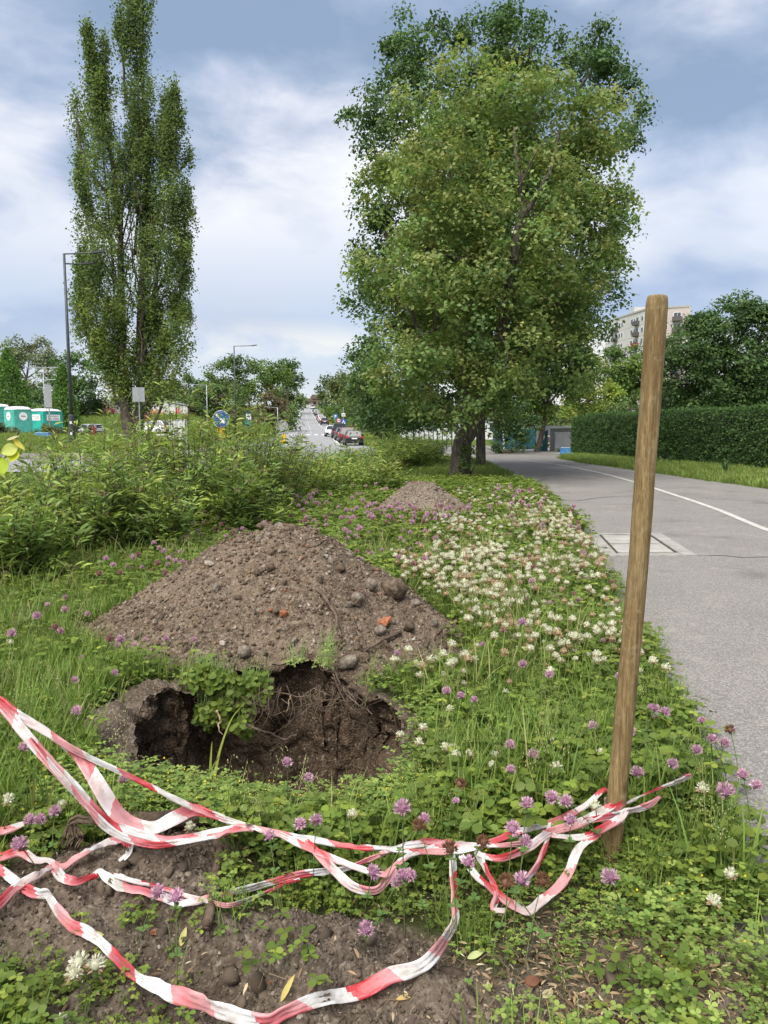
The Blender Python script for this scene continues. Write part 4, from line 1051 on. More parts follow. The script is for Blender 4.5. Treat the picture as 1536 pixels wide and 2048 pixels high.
# ------------------------------------------------------------------ spiraea shrubs along the verge
M_shrub = leafmat('shrub_leaves', trans=0.36, rough=0.45, rand=0.05)
M_stem = mat('shrub_stem', (0.06, 0.042, 0.028), 0.85, var=0.3)
M_bloom = mat('withered_bloom', (0.15, 0.085, 0.06), 0.95, col2=(0.27, 0.19, 0.14), scale=30)
SPIR = [(0.112, 0.164, 0.042), (0.090, 0.140, 0.040), (0.136, 0.184, 0.046), (0.072, 0.114, 0.036), (0.165, 0.200, 0.054)]
def spiraea(label, x, y, rx, ry, H, nst, seed, leafsize=0.075, per=34, bloom=0.35, cols=SPIR, hvar=0.18):
    rs = np.random.RandomState(seed)
    root = empty('spiraea_shrub', (x, y, 0)); tag(root, label, 'shrub', 'spiraea shrubs between street and verge')
    root.location = (0, 0, 0)
    stems, LP, LX, LN, LC, BL = [], [], [], [], [], []
    for k in range(nst):
        a, q = rs.uniform(0, 6.283), math.sqrt(rs.uniform(0, 1))
        fx, fy = x + 0.55 * rx * q * math.cos(a), y + 0.55 * ry * q * math.sin(a)
        tx, ty = x + rx * q * math.cos(a) + rs.normal() * 0.08, y + ry * q * math.sin(a) + rs.normal() * 0.08
        h = H * (1 - 0.38 * q ** 2) * (1 + hvar * rs.normal()) * (0.55 if rs.uniform() < 0.25 else 1)
        h = max(0.25, h)
        z0 = Tz(fx, fy)
        t = np.linspace(0, 1, 7)
        P = np.stack([fx + (tx - fx) * t ** 1.4, fy + (ty - fy) * t ** 1.4, z0 + h * t], -1)
        stems.append(tube(P, 0.006 * (1 - 0.7 * t), 4) + ((1, 1, 1),))
        m = int(per * rs.uniform(0.7, 1.2))
        u_ = rs.uniform(0.12, 1.0, m) ** 0.8
        c = np.stack([np.interp(u_, t, P[:, i]) for i in range(3)], -1)
        an = rs.uniform(0, 6.283, m)
        side = np.stack([np.cos(an), np.sin(an), np.full(m, 0.55)], -1)
        LP.append(c + side * np.array([1, 1, 0.2]) * rs.uniform(0.0, 0.10, m)[:, None]); LX.append(side + 0.25 * rs.normal(size=(m, 3)) - np.array([0, 0, 0.15])); LN.append(np.array([0, 0, 1.0]) - 0.4 * side + 0.35 * rs.normal(size=(m, 3)))
        base = np.asarray(cols[rs.randint(len(cols))]) * (1 + 0.15 * rs.normal())
        tip_gain = (0.78 + 0.5 * u_)[:, None] * np.array([1.05, 1.0, 0.9])  # leaf colour goes from darker at the stem foot to lighter at its tip
        LC.append(np.clip(base * tip_gain * (1 + 0.12 * rs.normal(size=(m, 1))), 0.01, 1))
        if rs.uniform() < bloom: BL.append(P[-1])
    pos = np.vstack(LP); nn = len(pos)
    V, F, col = leaves(LANCE[0], LANCE[1], pos, np.vstack(LX), np.vstack(LN), leafsize * rs.uniform(0.6, 1.3, nn), np.vstack(LC))
    np_obj('foliage', V, F, M_shrub, root, col=col)
    Vt, Ft, _ = join(stems); np_obj('stems', Vt, Ft, M_stem, root)
    if BL:
        BL = np.array(BL); m = 26
        g = rs.normal(size=(len(BL), m, 3)) * np.array([0.026, 0.026, 0.022])
        pos = (BL[:, None] + g).reshape(-1, 3)
        Vb = pos[:, None] + OCT_V[None] * 0.0055
        Fb = (OCT_F[None] + (np.arange(len(pos)) * 6)[:, None, None]).reshape(-1, 3)
        tag(np_obj('withered_flower_heads', Vb.reshape(-1, 3), Fb, M_bloom, root), kind='stuff')
    return root
HK = [.92, .84, .92, 1.05, .90, 0.98, 1.06, 1.05, 0.97, 1.10, 1.08]
for i, a in enumerate([
 ('bright leafy spiraea at the lower edge, nearest the soil heap', -3.55, 6.9, 0.75, 0.6, 0.95, 60, 0.085),
 ('spiraea with brown flower heads at the frame edge', -4.6, 8.0, 0.9, 0.8, 1.15, 60, 0.085),
 ('spiraea with drooping leaves behind the nearest bright one', -3.5, 8.4, 0.9, 0.8, 1.18, 70, 0.08),
 ('low dark spiraea overhanging the back of the soil heap', -2.75, 8.6, 0.72, 0.6, 0.95, 60, 0.08),
 ('spiraea left of the poplar trunk line, tall thin shoots', -5.2, 10.2, 1.0, 0.9, 1.22, 60, 0.08),
 ('dense spiraea below the brown sign', -3.9, 10.4, 1.0, 0.9, 1.36, 75, 0.08),
 ('tall spiraea below the keep-right sign', -2.75, 10.4, 0.95, 0.85, 1.45, 80, 0.08),
 ('dark spiraea tucked beside the crest of the soil heap', -1.85, 9.9, 0.6, 0.55, 0.95, 50, 0.08),
 ('spiraea under the white cabinet', -4.0, 12.6, 1.1, 1.0, 1.5, 70, 0.08),
 ('tallest spiraea, rising in front of the street', -2.25, 12.0, 0.95, 0.9, 1.55, 85, 0.08),
 ('broad spiraea with arching shoots at the street opening', -2.2, 14.0, 0.9, 0.9, 1.42, 65, 0.08),
 ('low spiraea at the foot of the street view', -1.75, 15.6, 1.0, 0.9, 0.98, 60, 0.085),
 ('low light green spiraea in the middle of the verge strip', -1.3, 18.2, 1.2, 1.2, 0.85, 65, 0.09),
 ('spiraea below the parked cars', -0.9, 21.5, 1.3, 1.3, 0.85, 60, 0.10),
 ('reddish tipped spiraea before the parked cars', -0.4, 25.0, 1.3, 1.4, 0.92, 55, 0.11),
 ('dark dense spiraea left of the linden trunk', 0.75, 28.0, 1.3, 1.4, 1.15, 65, 0.12),
 ('spiraea at the far end of the strip by the linden', 1.6, 32.0, 1.2, 1.6, 1.15, 55, 0.12),
 ('feathery green spiraea behind the pale heap', -0.25, 17.0, 0.7, 0.8, 0.72, 40, 0.09)]):
    lab, x, y, rx, ry, H, ns, lsz = a
    spiraea(lab, x, y, rx * 1.05, ry * 1.05, H * (HK[i] if i < len(HK) else 1.0), int(ns * 1.9), 500 + i, leafsize=lsz * 1.5, per=42 if y < 13 else 34, cols=SPIR if i not in (15, 7, 3) else SPIR[1:4])
# ------------------------------------------------------------------ barrier tape: strands traced first so that plants keep off them
# (photo x, photo y, height above ground in metres, width in metres)
STR = {}
def strand(key, pts, **kw): STR[key] = (pts, kw)
strand('upper', [(-60, 1372, .64, .04), (0, 1402, .61, .045), (25, 1424, .58, .05), (90, 1462, .52, .04), (134, 1492, .47, .034), (186, 1519, .42, .03), (235, 1541, .38, .028), (309, 1577, .32, .026), (369, 1607, .27, .03), (418, 1627, .23, .036), (470, 1645, .2, .034), (520, 1658, .19, .032), (591, 1675, .18, .036),
                 (632, 1680, .175, .034), (701, 1694, .165, .026), (760, 1698, .165, .026), (835, 1703, .16, .028), (890, 1703, .16, .034), (949, 1695, .165, .036), (1024, 1668, .175, .036), (1092, 1649, .18, .036), (1138, 1630, .19, .036), (1175, 1608, .2, .034), (1204, 1582, .215, .03), (1216, 1580, .215, .02)], ph=0.02)
strand('loop', [(128, 1488, .47, .03), (153, 1508, .435, .05), (172, 1530, .405, .066), (200, 1575, .345, .075), (228, 1618, .275, .078), (262, 1645, .225, .075), (306, 1655, .21, .07), (350, 1636, .225, .072), (385, 1620, .235, .062), (420, 1628, .228, .04), (462, 1643, .203, .03)], ph=0.11)
strand('lower_a', [(-50, 1385, .63, .04), (10, 1420, .585, .05), (45, 1462, .53, .052), (95, 1520, .445, .052), (145, 1572, .365, .055), (190, 1622, .285, .05), (222, 1648, .235, .045), (280, 1668, .2, .04), (330, 1679, .185, .036), (380, 1674, .185, .034), (430, 1663, .19, .032), (480, 1654, .195, .034), (508, 1656, .19, .036)], ph=0.07)
strand('lower_b', [(60, 1478, .51, .02), (110, 1540, .42, .028), (165, 1600, .325, .03), (210, 1652, .24, .04), (250, 1676, .2, .036), (305, 1690, .18, .034), (350, 1686, .18, .032), (420, 1675, .185, .03), (470, 1660, .192, .03), (500, 1656, .192, .03)], ph=0.16)
strand('second', [(560, 1668, .185, .03), (608, 1692, .17, .034), (662, 1716, .15, .034), (700, 1730, .14, .03), (736, 1743, .13, .032), (768, 1750, .125, .034), (784, 1738, .13, .036), (818, 1713, .15, .04), (860, 1698, .16, .04), (905, 1694, .165, .036)], ph=0.05)
strand('dangling', [(612, 1682, .178, .03), (646, 1718, .15, .045), (673, 1746, .12, .045), (701, 1770, .1, .045), (728, 1781, .09, .042), (755, 1780, .09, .036), (776, 1758, .11, .036), (792, 1738, .13, .036)], ph=0.13)
strand('to_post', [(760, 1708, .155, .022), (835, 1685, .17, .02), (922, 1690, .165, .022), (994, 1691, .165, .024), (1047, 1686, .165, .024), (1081, 1678, .165, .024), (1100, 1663, .17, .026)], ph=0.0)
strand('to_post_b', [(955, 1708, .155, .03), (971, 1713, .15, .03), (1005, 1716, .15, .034), (1055, 1696, .16, .04), (1100, 1665, .175, .042), (1157, 1647, .185, .045), (1206, 1622, .2, .045), (1246, 1600, .21, .034)], ph=0.09)
strand('red_wrap', [(1086, 1662, .17, .03), (1110, 1672, .165, .036), (1145, 1675, .16, .036), (1175, 1672, .16, .036), (1200, 1660, .165, .04), (1238, 1638, .18, .042), (1252, 1622, .19, .03)], ph=-0.03)
strand('hang_loop', [(922, 1712, .15, .034), (949, 1748, .12, .036), (987, 1780, .09, .038), (1024, 1808, .065, .04), (1055, 1822, .055, .042), (1081, 1802, .065, .044), (1115, 1774, .085, .05), (1138, 1742, .11, .05), (1153, 1704, .14, .05), (1170, 1686, .15, .045), (1198, 1666, .165, .04)], ph=0.03)
strand('hang_thin', [(955, 1698, .16, .026), (969, 1733, .13, .026), (985, 1763, .1, .028), (994, 1790, .08, .03), (986, 1818, .06, .03), (1010, 1824, .055, .022)], ph=0.06)
strand('hang_white', [(1100, 1648, .18, .022), (1091, 1690, .15, .026), (1077, 1725, .12, .03), (1051, 1760, .09, .03)], ph=0.05)
strand('tail', [(1150, 1646, .185, .03), (1213, 1634, .185, .036), (1262, 1621, .185, .04), (1296, 1611, .185, .036), (1320, 1594, .19, .016)], ph=0.09)
strand('thin_tail', [(1245, 1612, .19, .010), (1289, 1589, .2, .010), (1330, 1572, .2, .016), (1380, 1549, .21, .018)], ph=0.02)
strand('hang_soil', [(903, 1698, .165, .04), (906, 1729, .145, .05), (907, 1767, .115, .044), (908, 1805, .085, .034), (911, 1838, .065, .034), (897, 1868, .06, .046), (865, 1912, .055, .052), (832, 1937, .055, .056), (777, 1952, .06, .062), (736, 1975, .055, .066), (694, 1988, .055, .06), (632, 2000, .055, .054), (570, 2025, .055, .052),
                     (532, 2042, .055, .05), (465, 2030, .06, .062), (400, 2005, .06, .066), (342, 1985, .06, .064), (301, 1967, .06, .052), (272, 1955, .06, .034), (246, 1930, .065, .046), (219, 1902, .07, .044), (196, 1880, .07, .042), (170, 1862, .07, .05), (142, 1850, .07, .05), (112, 1815, .075, .05), (96, 1788, .08, .05), (76, 1788, .075, .046),
                     (50, 1776, .07, .046), (24, 1757, .07, .042), (-10, 1732, .08, .04), (-60, 1705, .1, .04)], ph=0.04)
strand('middle', [(-50, 1850, .05, .04), (0, 1806, .06, .044), (35, 1772, .065, .044), (74, 1750, .075, .04), (106, 1736, .085, .046), (124, 1754, .08, .046), (153, 1763, .085, .042), (185, 1754, .095, .03), (200, 1743, .105, .03), (215, 1756, .1, .045), (240, 1771, .09, .052), (285, 1782, .08, .052), (330, 1795, .07, .05), (366, 1807, .06, .046),
                  (412, 1797, .06, .03), (455, 1787, .065, .03), (509, 1773, .075, .034), (553, 1762, .085, .034), (591, 1751, .095, .036), (645, 1742, .11, .036), (695, 1735, .12, .026), (766, 1708, .145, .022), (818, 1694, .16, .022), (900, 1682, .17, .022)], ph=0.10)
strand('middle_b', [(228, 1752, .11, .014), (273, 1764, .1, .016), (320, 1776, .09, .018), (380, 1794, .08, .02), (420, 1804, .07, .02), (455, 1811, .06, .022), (490, 1802, .06, .02), (530, 1785, .075, .014), (570, 1768, .09, .012), (600, 1758, .095, .012)], ph=0.02)
strand('loose', [(-60, 1722, .06, .05), (0, 1714, .07, .05), (40, 1704, .075, .046), (70, 1720, .07, .04), (96, 1722, .07, .034), (125, 1733, .07, .045), (165, 1708, .085, .045), (203, 1690, .095, .05), (240, 1678, .1, .05), (256, 1688, .09, .05), (258, 1706, .075, .048), (240, 1724, .06, .045)], ph=0.05)
strand('edge_scrap', [(-50, 1665, .09, .05), (0, 1662, .09, .05), (28, 1655, .095, .045), (48, 1648, .1, .03)], ph=0.12)
TAPE_PTS = []
def tape_path(pts, n=7):
    P = []
    for a, b, c, w_ in pts:
        q = atz(a, b, c)
        for _ in range(60):
            if q[2] > float(ground_z(q[0], q[1])) + 0.03: break
            q = CAM + (q - CAM) * 0.995
        P.append(list(q) + [w_ * 0.64])
    P = np.array(P)
    return catmull(P, n)
TPATH = {k: tape_path(v[0]) for k, v in STR.items()}
TAPE_XY = np.vstack([p[:, :3] for p in TPATH.values()])

# ------------------------------------------------------------------ ground cover templates (never linked: only instanced)
M_cov = leafmat('verge_leaves', trans=0.30, rough=0.5, rand=0.22)
M_grass = leafmat('grass_blades', trans=0.35, rough=0.5, rand=0.25)
def template(name, V, F, col, m):
    return bpy.data.objects.new(name, np_mesh(name, V, F, m, col=col))
def stemstrip(P, w, col):
    P = np.asarray(P, float)
    V = np.vstack([P + [w, 0, 0], P - [w, 0, 0]]); n = len(P)
    F = np.array([t for i in range(n - 1) for t in ((i, i + 1, n + i + 1), (i, n + i + 1, n + i))])
    return V, F, col
CLOV = [(0.098, 0.138, 0.022), (0.118, 0.156, 0.026), (0.078, 0.118, 0.022), (0.144, 0.174, 0.032), (0.090, 0.126, 0.027)]
def clover_t(seed, k, rad, h0, h1, ls):
    rs = np.random.RandomState(seed); parts = []
    for i in range(k):
        a, q = rs.uniform(0, 6.28), rad * math.sqrt(rs.uniform())
        h = rs.uniform(h0, h1)
        p = np.array([q * math.cos(a) * 1.3, q * math.sin(a) * 1.3, h])
        parts.append(stemstrip([[p[0] * 0.6, p[1] * 0.6, 0], [p[0] * 0.75, p[1] * 0.75, h * 0.55], p], 0.0009, (0.09, 0.15, 0.04)))
        nrm_ = np.array([rs.normal() * 0.35, rs.normal() * 0.35 - 0.1, 1.0])
        c = np.asarray(CLOV[rs.randint(len(CLOV))]) * rs.uniform(0.8, 1.25)
        s = ls * rs.uniform(0.7, 1.3); a0 = rs.uniform(0, 6.28)
        dirs = np.array([[math.cos(a0 + j * 2.094), math.sin(a0 + j * 2.094), -0.1] for j in range(3)])
        parts.append(leaves(ROUND[0], ROUND[1], np.tile(p, (3, 1)), dirs, np.tile(nrm_, (3, 1)), s, np.tile(c, (3, 1))))
    return join(parts)
GRASSC = [(0.098, 0.150, 0.030), (0.124, 0.176, 0.036), (0.082, 0.132, 0.028), (0.152, 0.190, 0.048), (0.24, 0.21, 0.10)]
def grass_t(seed, k, rad, h0, h1, w=0.0022, dry=0.06, lean=0.35):
    rs = np.random.RandomState(seed); parts = []
    for i in range(k):
        a, q = rs.uniform(0, 6.28), rad * math.sqrt(rs.uniform())
        h = rs.uniform(h0, h1); d = rs.uniform(0, 6.28); ln = h * rs.uniform(0.1, 1.0) * lean * 2
        t = np.array([0, 0.35, 0.7, 1.0])
        P = np.stack([q * math.cos(a) + ln * t ** 2 * math.cos(d), q * math.sin(a) + ln * t ** 2 * math.sin(d), h * (t - 0.25 * lean * t ** 3)], -1)
        sd_ = np.array([-math.sin(d), math.cos(d), 0.0])
        wv = w * np.array([1, 0.9, 0.6, 0.05])[:, None]
        V = np.vstack([P + sd_ * wv, P - sd_ * wv])
        F = np.array([x for j in range(3) for x in ((j, j + 1, 4 + j + 1), (j, 4 + j + 1, 4 + j))])
        c = np.asarray(GRASSC[4] if rs.uniform() < dry else GRASSC[rs.randint(4)]) * rs.uniform(0.85, 1.2)
        parts.append((V, F, c))
    return join(parts)
def medick_t(seed, k=26):
    rs = np.random.RandomState(seed); parts = []
    for i in range(k):
        p = np.array([rs.normal() * 0.05, rs.normal() * 0.05, rs.uniform(0.02, 0.10)])
        c = np.asarray([(0.13, 0.185, 0.04), (0.10, 0.155, 0.035), (0.16, 0.20, 0.05)][rs.randint(3)]) * rs.uniform(0.85, 1.15)
        a0 = rs.uniform(0, 6.28)
        dirs = np.array([[math.cos(a0 + j * 2.094), math.sin(a0 + j * 2.094), 0.1] for j in range(3)])
        parts.append(leaves(ROUND[0], ROUND[1], np.tile(p, (3, 1)), dirs, np.tile([rs.normal() * .3, rs.normal() * .3, 1], (3, 1)), 0.0135 * rs.uniform(0.7, 1.3), np.tile(c, (3, 1))))
        if i % 3 == 0: parts.append(stemstrip([[p[0] * .3, p[1] * .3, 0], p * [.7, .7, .6], p], 0.0007, (0.12, 0.15, 0.05)))
    if seed == 1:
        for j in range(1):
            p = np.array([rs.normal() * 0.04, rs.normal() * 0.04, rs.uniform(0.07, 0.12)])
            parts.append((OCT_V * 0.0032 + p, OCT_F, (0.62, 0.46, 0.02)))
    return join(parts)
def stalk_t(seed):
    rs = np.random.RandomState(seed); parts = []
    for i in range(3):
        h = rs.uniform(0.22, 0.42); d = rs.uniform(0, 6.28)
        t = np.linspace(0, 1, 5)
        P = np.stack([0.09 * t ** 2 * math.cos(d), 0.09 * t ** 2 * math.sin(d), h * t], -1) + [rs.normal() * .03, rs.normal() * .03, 0]
        parts.append(stemstrip(P, 0.0008, (0.17, 0.18, 0.075)))
        for j in range(16):
            u_ = rs.uniform(0.62, 1.0)
            p = np.array([np.interp(u_, t, P[:, q]) for q in range(3)]) + rs.normal(size=3) * [.012, .012, .006]
            parts.append((OCT_V * np.array([0.0016, 0.0016, 0.0045]) + p, OCT_F, (0.30, 0.28, 0.15)))
    return join(parts)
def litter_t(seed):
    rs = np.random.RandomState(seed); n = 14
    p = np.c_[rs.normal(size=(n, 2)) * 0.06, rs.uniform(0.004, 0.012, n)]
    X = rdir(n, rs); X[:, 2] *= 0.15
    a = leaves(LANCE[0], LANCE[1], p, X, np.tile([0, 0, 1.0], (n, 1)) + 0.4 * rs.normal(size=(n, 3)), rs.uniform(0.012, 0.04, n), pal([(0.22, 0.15, 0.085), (0.30, 0.23, 0.14), (0.13, 0.085, 0.05), (0.36, 0.31, 0.21)], n, rs))
    q = [stemstrip(np.array([[0, 0, 0.004], [rs.normal() * .05, rs.normal() * .05, .012]]) + [rs.normal() * .05, rs.normal() * .05, 0], 0.001, (0.16, 0.12, 0.08)) for _ in range(5)]
    return join([a] + q)
TP = {'clover': [template('clover_sprig', *clover_t(s, 11, 0.07, 0.05, 0.16, 0.026), M_cov) for s in (1, 2, 3, 4)],
      'cloverlow': [template('clover_low_sprig', *clover_t(s, 9, 0.065, 0.02, 0.07, 0.021), M_cov) for s in (11, 12, 13)],
      'grass': [template('grass_tuft', *grass_t(s, 15, 0.05, 0.08, 0.24, 0.003), M_grass) for s in (1, 2, 3)],
      'tall': [template('tall_grass_tuft', *grass_t(s, 13, 0.05, 0.18, 0.42, 0.0034, 0.1), M_grass) for s in (5, 6)],
      'lawn': [template('lawn_tuft', *grass_t(s, 26, 0.11, 0.07, 0.2, 0.0050, 0.08, 0.5), M_grass) for s in (8, 9)],
      'medick': [template('medick_sprig', *medick_t(s), M_cov) for s in (1, 2, 3)],
      'stalk': [template('seed_stalk', *stalk_t(s), M_grass) for s in (1, 2)],
      'litter': [template('litter_bit', *litter_t(s), M_cov) for s in (1, 2)]}
def scatter_group(tpl):
    g = bpy.data.node_groups.new('scatter_' + tpl.name, 'GeometryNodeTree')
    g.interface.new_socket('Geometry', in_out='INPUT', socket_type='NodeSocketGeometry')
    g.interface.new_socket('Geometry', in_out='OUTPUT', socket_type='NodeSocketGeometry')
    i, o = N(g, 'NodeGroupInput'), N(g, 'NodeGroupOutput')
    inst = N(g, 'GeometryNodeInstanceOnPoints'); oi = N(g, 'GeometryNodeObjectInfo')
    oi.inputs['Object'].default_value = tpl; oi.inputs['As Instance'].default_value = True
    ar = N(g, 'GeometryNodeInputNamedAttribute', data_type='FLOAT_VECTOR'); ar.inputs['Name'].default_value = 'rot'
    asx = N(g, 'GeometryNodeInputNamedAttribute', data_type='FLOAT'); asx.inputs['Name'].default_value = 'scl'
    e = N(g, 'FunctionNodeEulerToRotation')
    L(g, i.outputs[0], inst.inputs['Points']); L(g, oi.outputs['Geometry'], inst.inputs['Instance'])
    L(g, ar.outputs['Attribute'], e.inputs[0]); L(g, e.outputs[0], inst.inputs['Rotation']); L(g, asx.outputs['Attribute'], inst.inputs['Scale'])
    L(g, inst.outputs[0], o.inputs[0])
    return g
def scatter(name, P, rot, scl, tpl, label, cat):
    me = bpy.data.meshes.new(name)
    me.vertices.add(len(P)); me.vertices.foreach_set('co', np.ascontiguousarray(P, np.float32).ravel())
    a = me.attributes.new('rot', 'FLOAT_VECTOR', 'POINT'); a.data.foreach_set('vector', np.ascontiguousarray(rot, np.float32).ravel())
    a = me.attributes.new('scl', 'FLOAT', 'POINT'); a.data.foreach_set('value', np.ascontiguousarray(scl, np.float32))
    o = link(bpy.data.objects.new(name, me))
    md = o.modifiers.new('scatter', 'NODES'); md.node_group = scatter_group(tpl)
    return tag(o, label, cat, kind='stuff')
rs = np.random.RandomState(99)
def tape_near(x, y, reach=0.10, front=0.30, zmax=0.25):
    """1 on a strand lying low or just on the camera side of it, 0 elsewhere"""
    res = np.zeros(len(x))
    pts = TAPE_XY[TAPE_XY[:, 2] < zmax]
    for i in range(0, len(x), 4000):
        dx = x[i:i+4000, None] - pts[None, :, 0]; dy = pts[None, :, 1] - y[i:i+4000, None]
        near = (np.abs(dx) < 0.05) & (dy > -0.05) & (dy < front)
        res[i:i+4000] = near.any(1)
    return res
def cover(kind, n, xr, yr, prob, sc, name, label, cat, tilt=0.12, flat_tape=0.75, zf=None):
    x, y = rs.uniform(*xr, n), rs.uniform(*yr, n)
    p = prob(x, y)
    k = rs.uniform(size=n) < p
    x, y = x[k], y[k]
    s = rs.uniform(0.75, 1.3, len(x)) * (sc(x, y) if callable(sc) else sc)
    if flat_tape:
        tn_ = tape_near(x, y) > 0
        drop = tn_ & (rs.uniform(size=len(x)) < 0.55 * flat_tape)
        s = np.where(tn_, s * (1 - 0.62 * flat_tape), s)
        x, y, s = x[~drop], y[~drop], s[~drop]
    P = np.c_[x, y, (zf or ground_z)(x, y) - 0.004]
    rot = np.c_[rs.normal(0, tilt, len(x)), rs.normal(0, tilt, len(x)), rs.uniform(0, 6.283, len(x))]
    tp = TP[kind]
    w_ = rs.randint(0, len(tp), len(x))
    for j, t in enumerate(tp):
        if (w_ == j).any(): scatter(name, P[w_ == j], rot[w_ == j], s[w_ == j], t, label, cat)
    return len(x)
def verge(x, y, pad=0.0):
    edge = path_l(y) - 0.10 * (y < 3) - x + 0.07 * noise3(y * 2.3, x * 0.5, seed=61) + 0.02
    ok = (edge > -0.02 + pad) & (x > bush_x(y) - 1.2)
    ok &= sdist(x, y, PIT) > 0.015
    ok &= (mound1(x, y) < 0.012) & (mound2(x, y) < 0.03) & (mound3(x, y) < 0.08)
    return ok
def clump(x, y, f, seed, lo=-0.25, hi=0.35): return ss(lo, hi, fbm(x * f, y * f, seed=seed, oct=3))
def bare(x, y): return 1 - soil_w(x, y) * (y < 9)
VX = (-3.6, 4.4)
def fall(y): return np.clip(3.6 / y, 0.06, 1.0) ** 1.35
def lowright(x, y): return ss(2.35, 2.05, y) * ss(0.15, 0.5, x)
def pitfront(x, y): return ss(3.45, 3.2, y) * ss(2.55, 2.8, y) * ss(-1.5, -1.2, x) * ss(0.25, 0.05, x)
def short(x, y): return (1 + 0.22 * ss(0.05, 0.3, x) * ss(3.3, 2.8, y) * ss(2.1, 2.4, y)) * (1 - 0.45 * pitfront(x, y)) * (1 - 0.35 * lowright(x, y))
cover('clover', 15500, VX, (1.6, 9.0), lambda x, y: verge(x, y) * bare(x, y) ** 3 * (0.35 + 0.65 * clump(x, y, 2.2, 1)) * np.clip(0.85 * fall(y) * 1.8, 0, 1) * (1 - 0.88 * lowright(x, y)) * (1 - 0.55 * ss(-0.5, -1.3, x) * (y < 6)),
      lambda x, y: (1.0 + 0.35 * ss(3, 8, y)) * short(x, y), 'clover_leaves', 'green three-part clover leaves covering the verge', 'clover leaves')
cover('cloverlow', 9000, VX, (1.6, 4.6), lambda x, y: verge(x, y) * bare(x, y) ** 2 * 0.7 * (1 - 0.75 * lowright(x, y)), short, 'clover_leaves', 'small low clover leaves close to the soil of the verge', 'clover leaves')
cover('grass', 30000, VX, (1.6, 9.0), lambda x, y: verge(x, y) * bare(x, y) ** 3 * (0.2 + 0.6 * clump(x, y, 1.6, 8) + 0.5 * ss(-0.6, -1.2, x)) * np.clip(fall(y) * 1.8, 0, 1) * (1 - 0.3 * lowright(x, y)) * (1 - 0.7 * pitfront(x, y)), short, 'grass', 'green grass blades growing between the clover', 'grass')
cover('tall', 4200, VX, (1.8, 12.0), lambda x, y: verge(x, y) * bare(x, y) ** 3 * clump(x, y, 1.1, 14, 0.0, 0.5) * 0.55 * ss(1.5, 3.2, y) * (1 - pitfront(x, y)), 1.0, 'grass', 'longer grass tufts standing above the clover', 'grass')
cover('medick', 9000, (-1.6, 1.4), (1.6, 4.3), lambda x, y: verge(x, y) * bare(x, y) ** 1.5 * np.clip(0.12 + 0.9 * ss(0.35, 0.05, np.abs(y - 2.95)) * (x < 0.3) + 0.35 * lowright(x, y) + 0.25 * ss(0.4, 0.9, x) * (y < 2.9), 0, 1), 1.0, 'medick', 'yellow flecked medick creeping around the pit and tape', 'medick')
cover('stalk', 1800, VX, (1.9, 9.0), lambda x, y: verge(x, y) * bare(x, y) ** 2 * 0.25, 1.0, 'seed_stalks', 'thin beige grass seed stalks among the clover', 'grass')
cover('litter', 3600, (-1.5, 1.5), (1.6, 3.6), lambda x, y: verge(x, y) * (0.04 + 0.9 * lowright(x, y)), 1.0, 'leaf_litter', 'dry brown leaf litter and twigs on bare soil', 'litter', flat_tape=0)
cover('cloverlow', 1200, (-1.5, 0.8), (1.6, 3.2), lambda x, y: verge(x, y) * soil_w(x, y) * clump(x, y, 3.0, 91, 0.1, 0.5) * 0.5, 1.1, 'clover_leaves', 'sparse clover seedlings on the bare soil', 'clover leaves')
cover('litter', 1500, (1.2, 5.0), (2.0, 14), lambda x, y: (x > path_l(y) + 0.03) * ss(0.5, 0.0, x - path_l(y)) ** 2 * 0.6, 0.8, 'leaf_litter', 'dry bits strewn along the edge of the asphalt', 'litter', flat_tape=0, zf=lambda x, y: T(x, y) + 0.008)
cover('cloverlow', 500, (1.0, 4.5), (2.0, 16), lambda x, y: (np.abs(x - path_l(y)) < 0.10) * 0.8, 0.9, 'clover_leaves', 'clover creeping over the broken edge of the asphalt', 'clover leaves', flat_tape=0)
# nearest leaves, bottom corner
cl = [gp(*p) for p in [(-80, 1915), (70, 1895), (180, 1940), (270, 1995), (340, 2070), (300, 2250), (-80, 2250)]]
cover('clover', 2600, (-1.3, -0.3), (1.45, 2.4), lambda x, y: inpoly(x, y, cl) * 0.8 * (0.2 + clump(x, y, 5, 3)), 0.72, 'clover_leaves', 'large clover leaves in the near corner below the tape', 'clover leaves', flat_tape=1.0)
cover('grass', 900, (-1.3, -0.3), (1.45, 2.4), lambda x, y: inpoly(x, y, cl) * 0.6, 0.6, 'grass', 'grass blades among the clover in the near corner', 'grass', flat_tape=1.0)
# farther verge, strips and islands
cover('clover', 15000, VX, (8.8, 20), lambda x, y: verge(x, y) * (0.3 + 0.7 * clump(x, y, 1.2, 4)) * 0.75, 1.55, 'clover_leaves', 'clover leaves of the farther verge', 'clover leaves', flat_tape=0)
cover('lawn', 16000, (-2.5, 5.0), (8.8, 42), lambda x, y: verge(x, y) * (0.25 + 0.6 * clump(x, y, 0.8, 5)), lambda x, y: 0.85 + 0.3 * ss(15, 35, y), 'grass', 'lush grass of the farther verge around the linden', 'grass', flat_tape=0)
cover('lawn', 9000, (8.4, 15.5), (8, 45), lambda x, y: (x > path_r(y) + 0.05 + 0.25 * noise3(y, x, seed=4)) * (x < 15.6 - (y - 13) * 0.119) * 0.8, 1.25, 'grass', 'bright grass strip between the path and the hedge', 'grass', flat_tape=0, zf=T)
cover('lawn', 15000, (-48, -1.5), (31, 58), lambda x, y: (x < st_l(y) - 0.3) * 0.6 * (y < 56 + 0 * x), 1.7, 'grass', 'grass of the traffic island across the cross road', 'grass', flat_tape=0, zf=T)
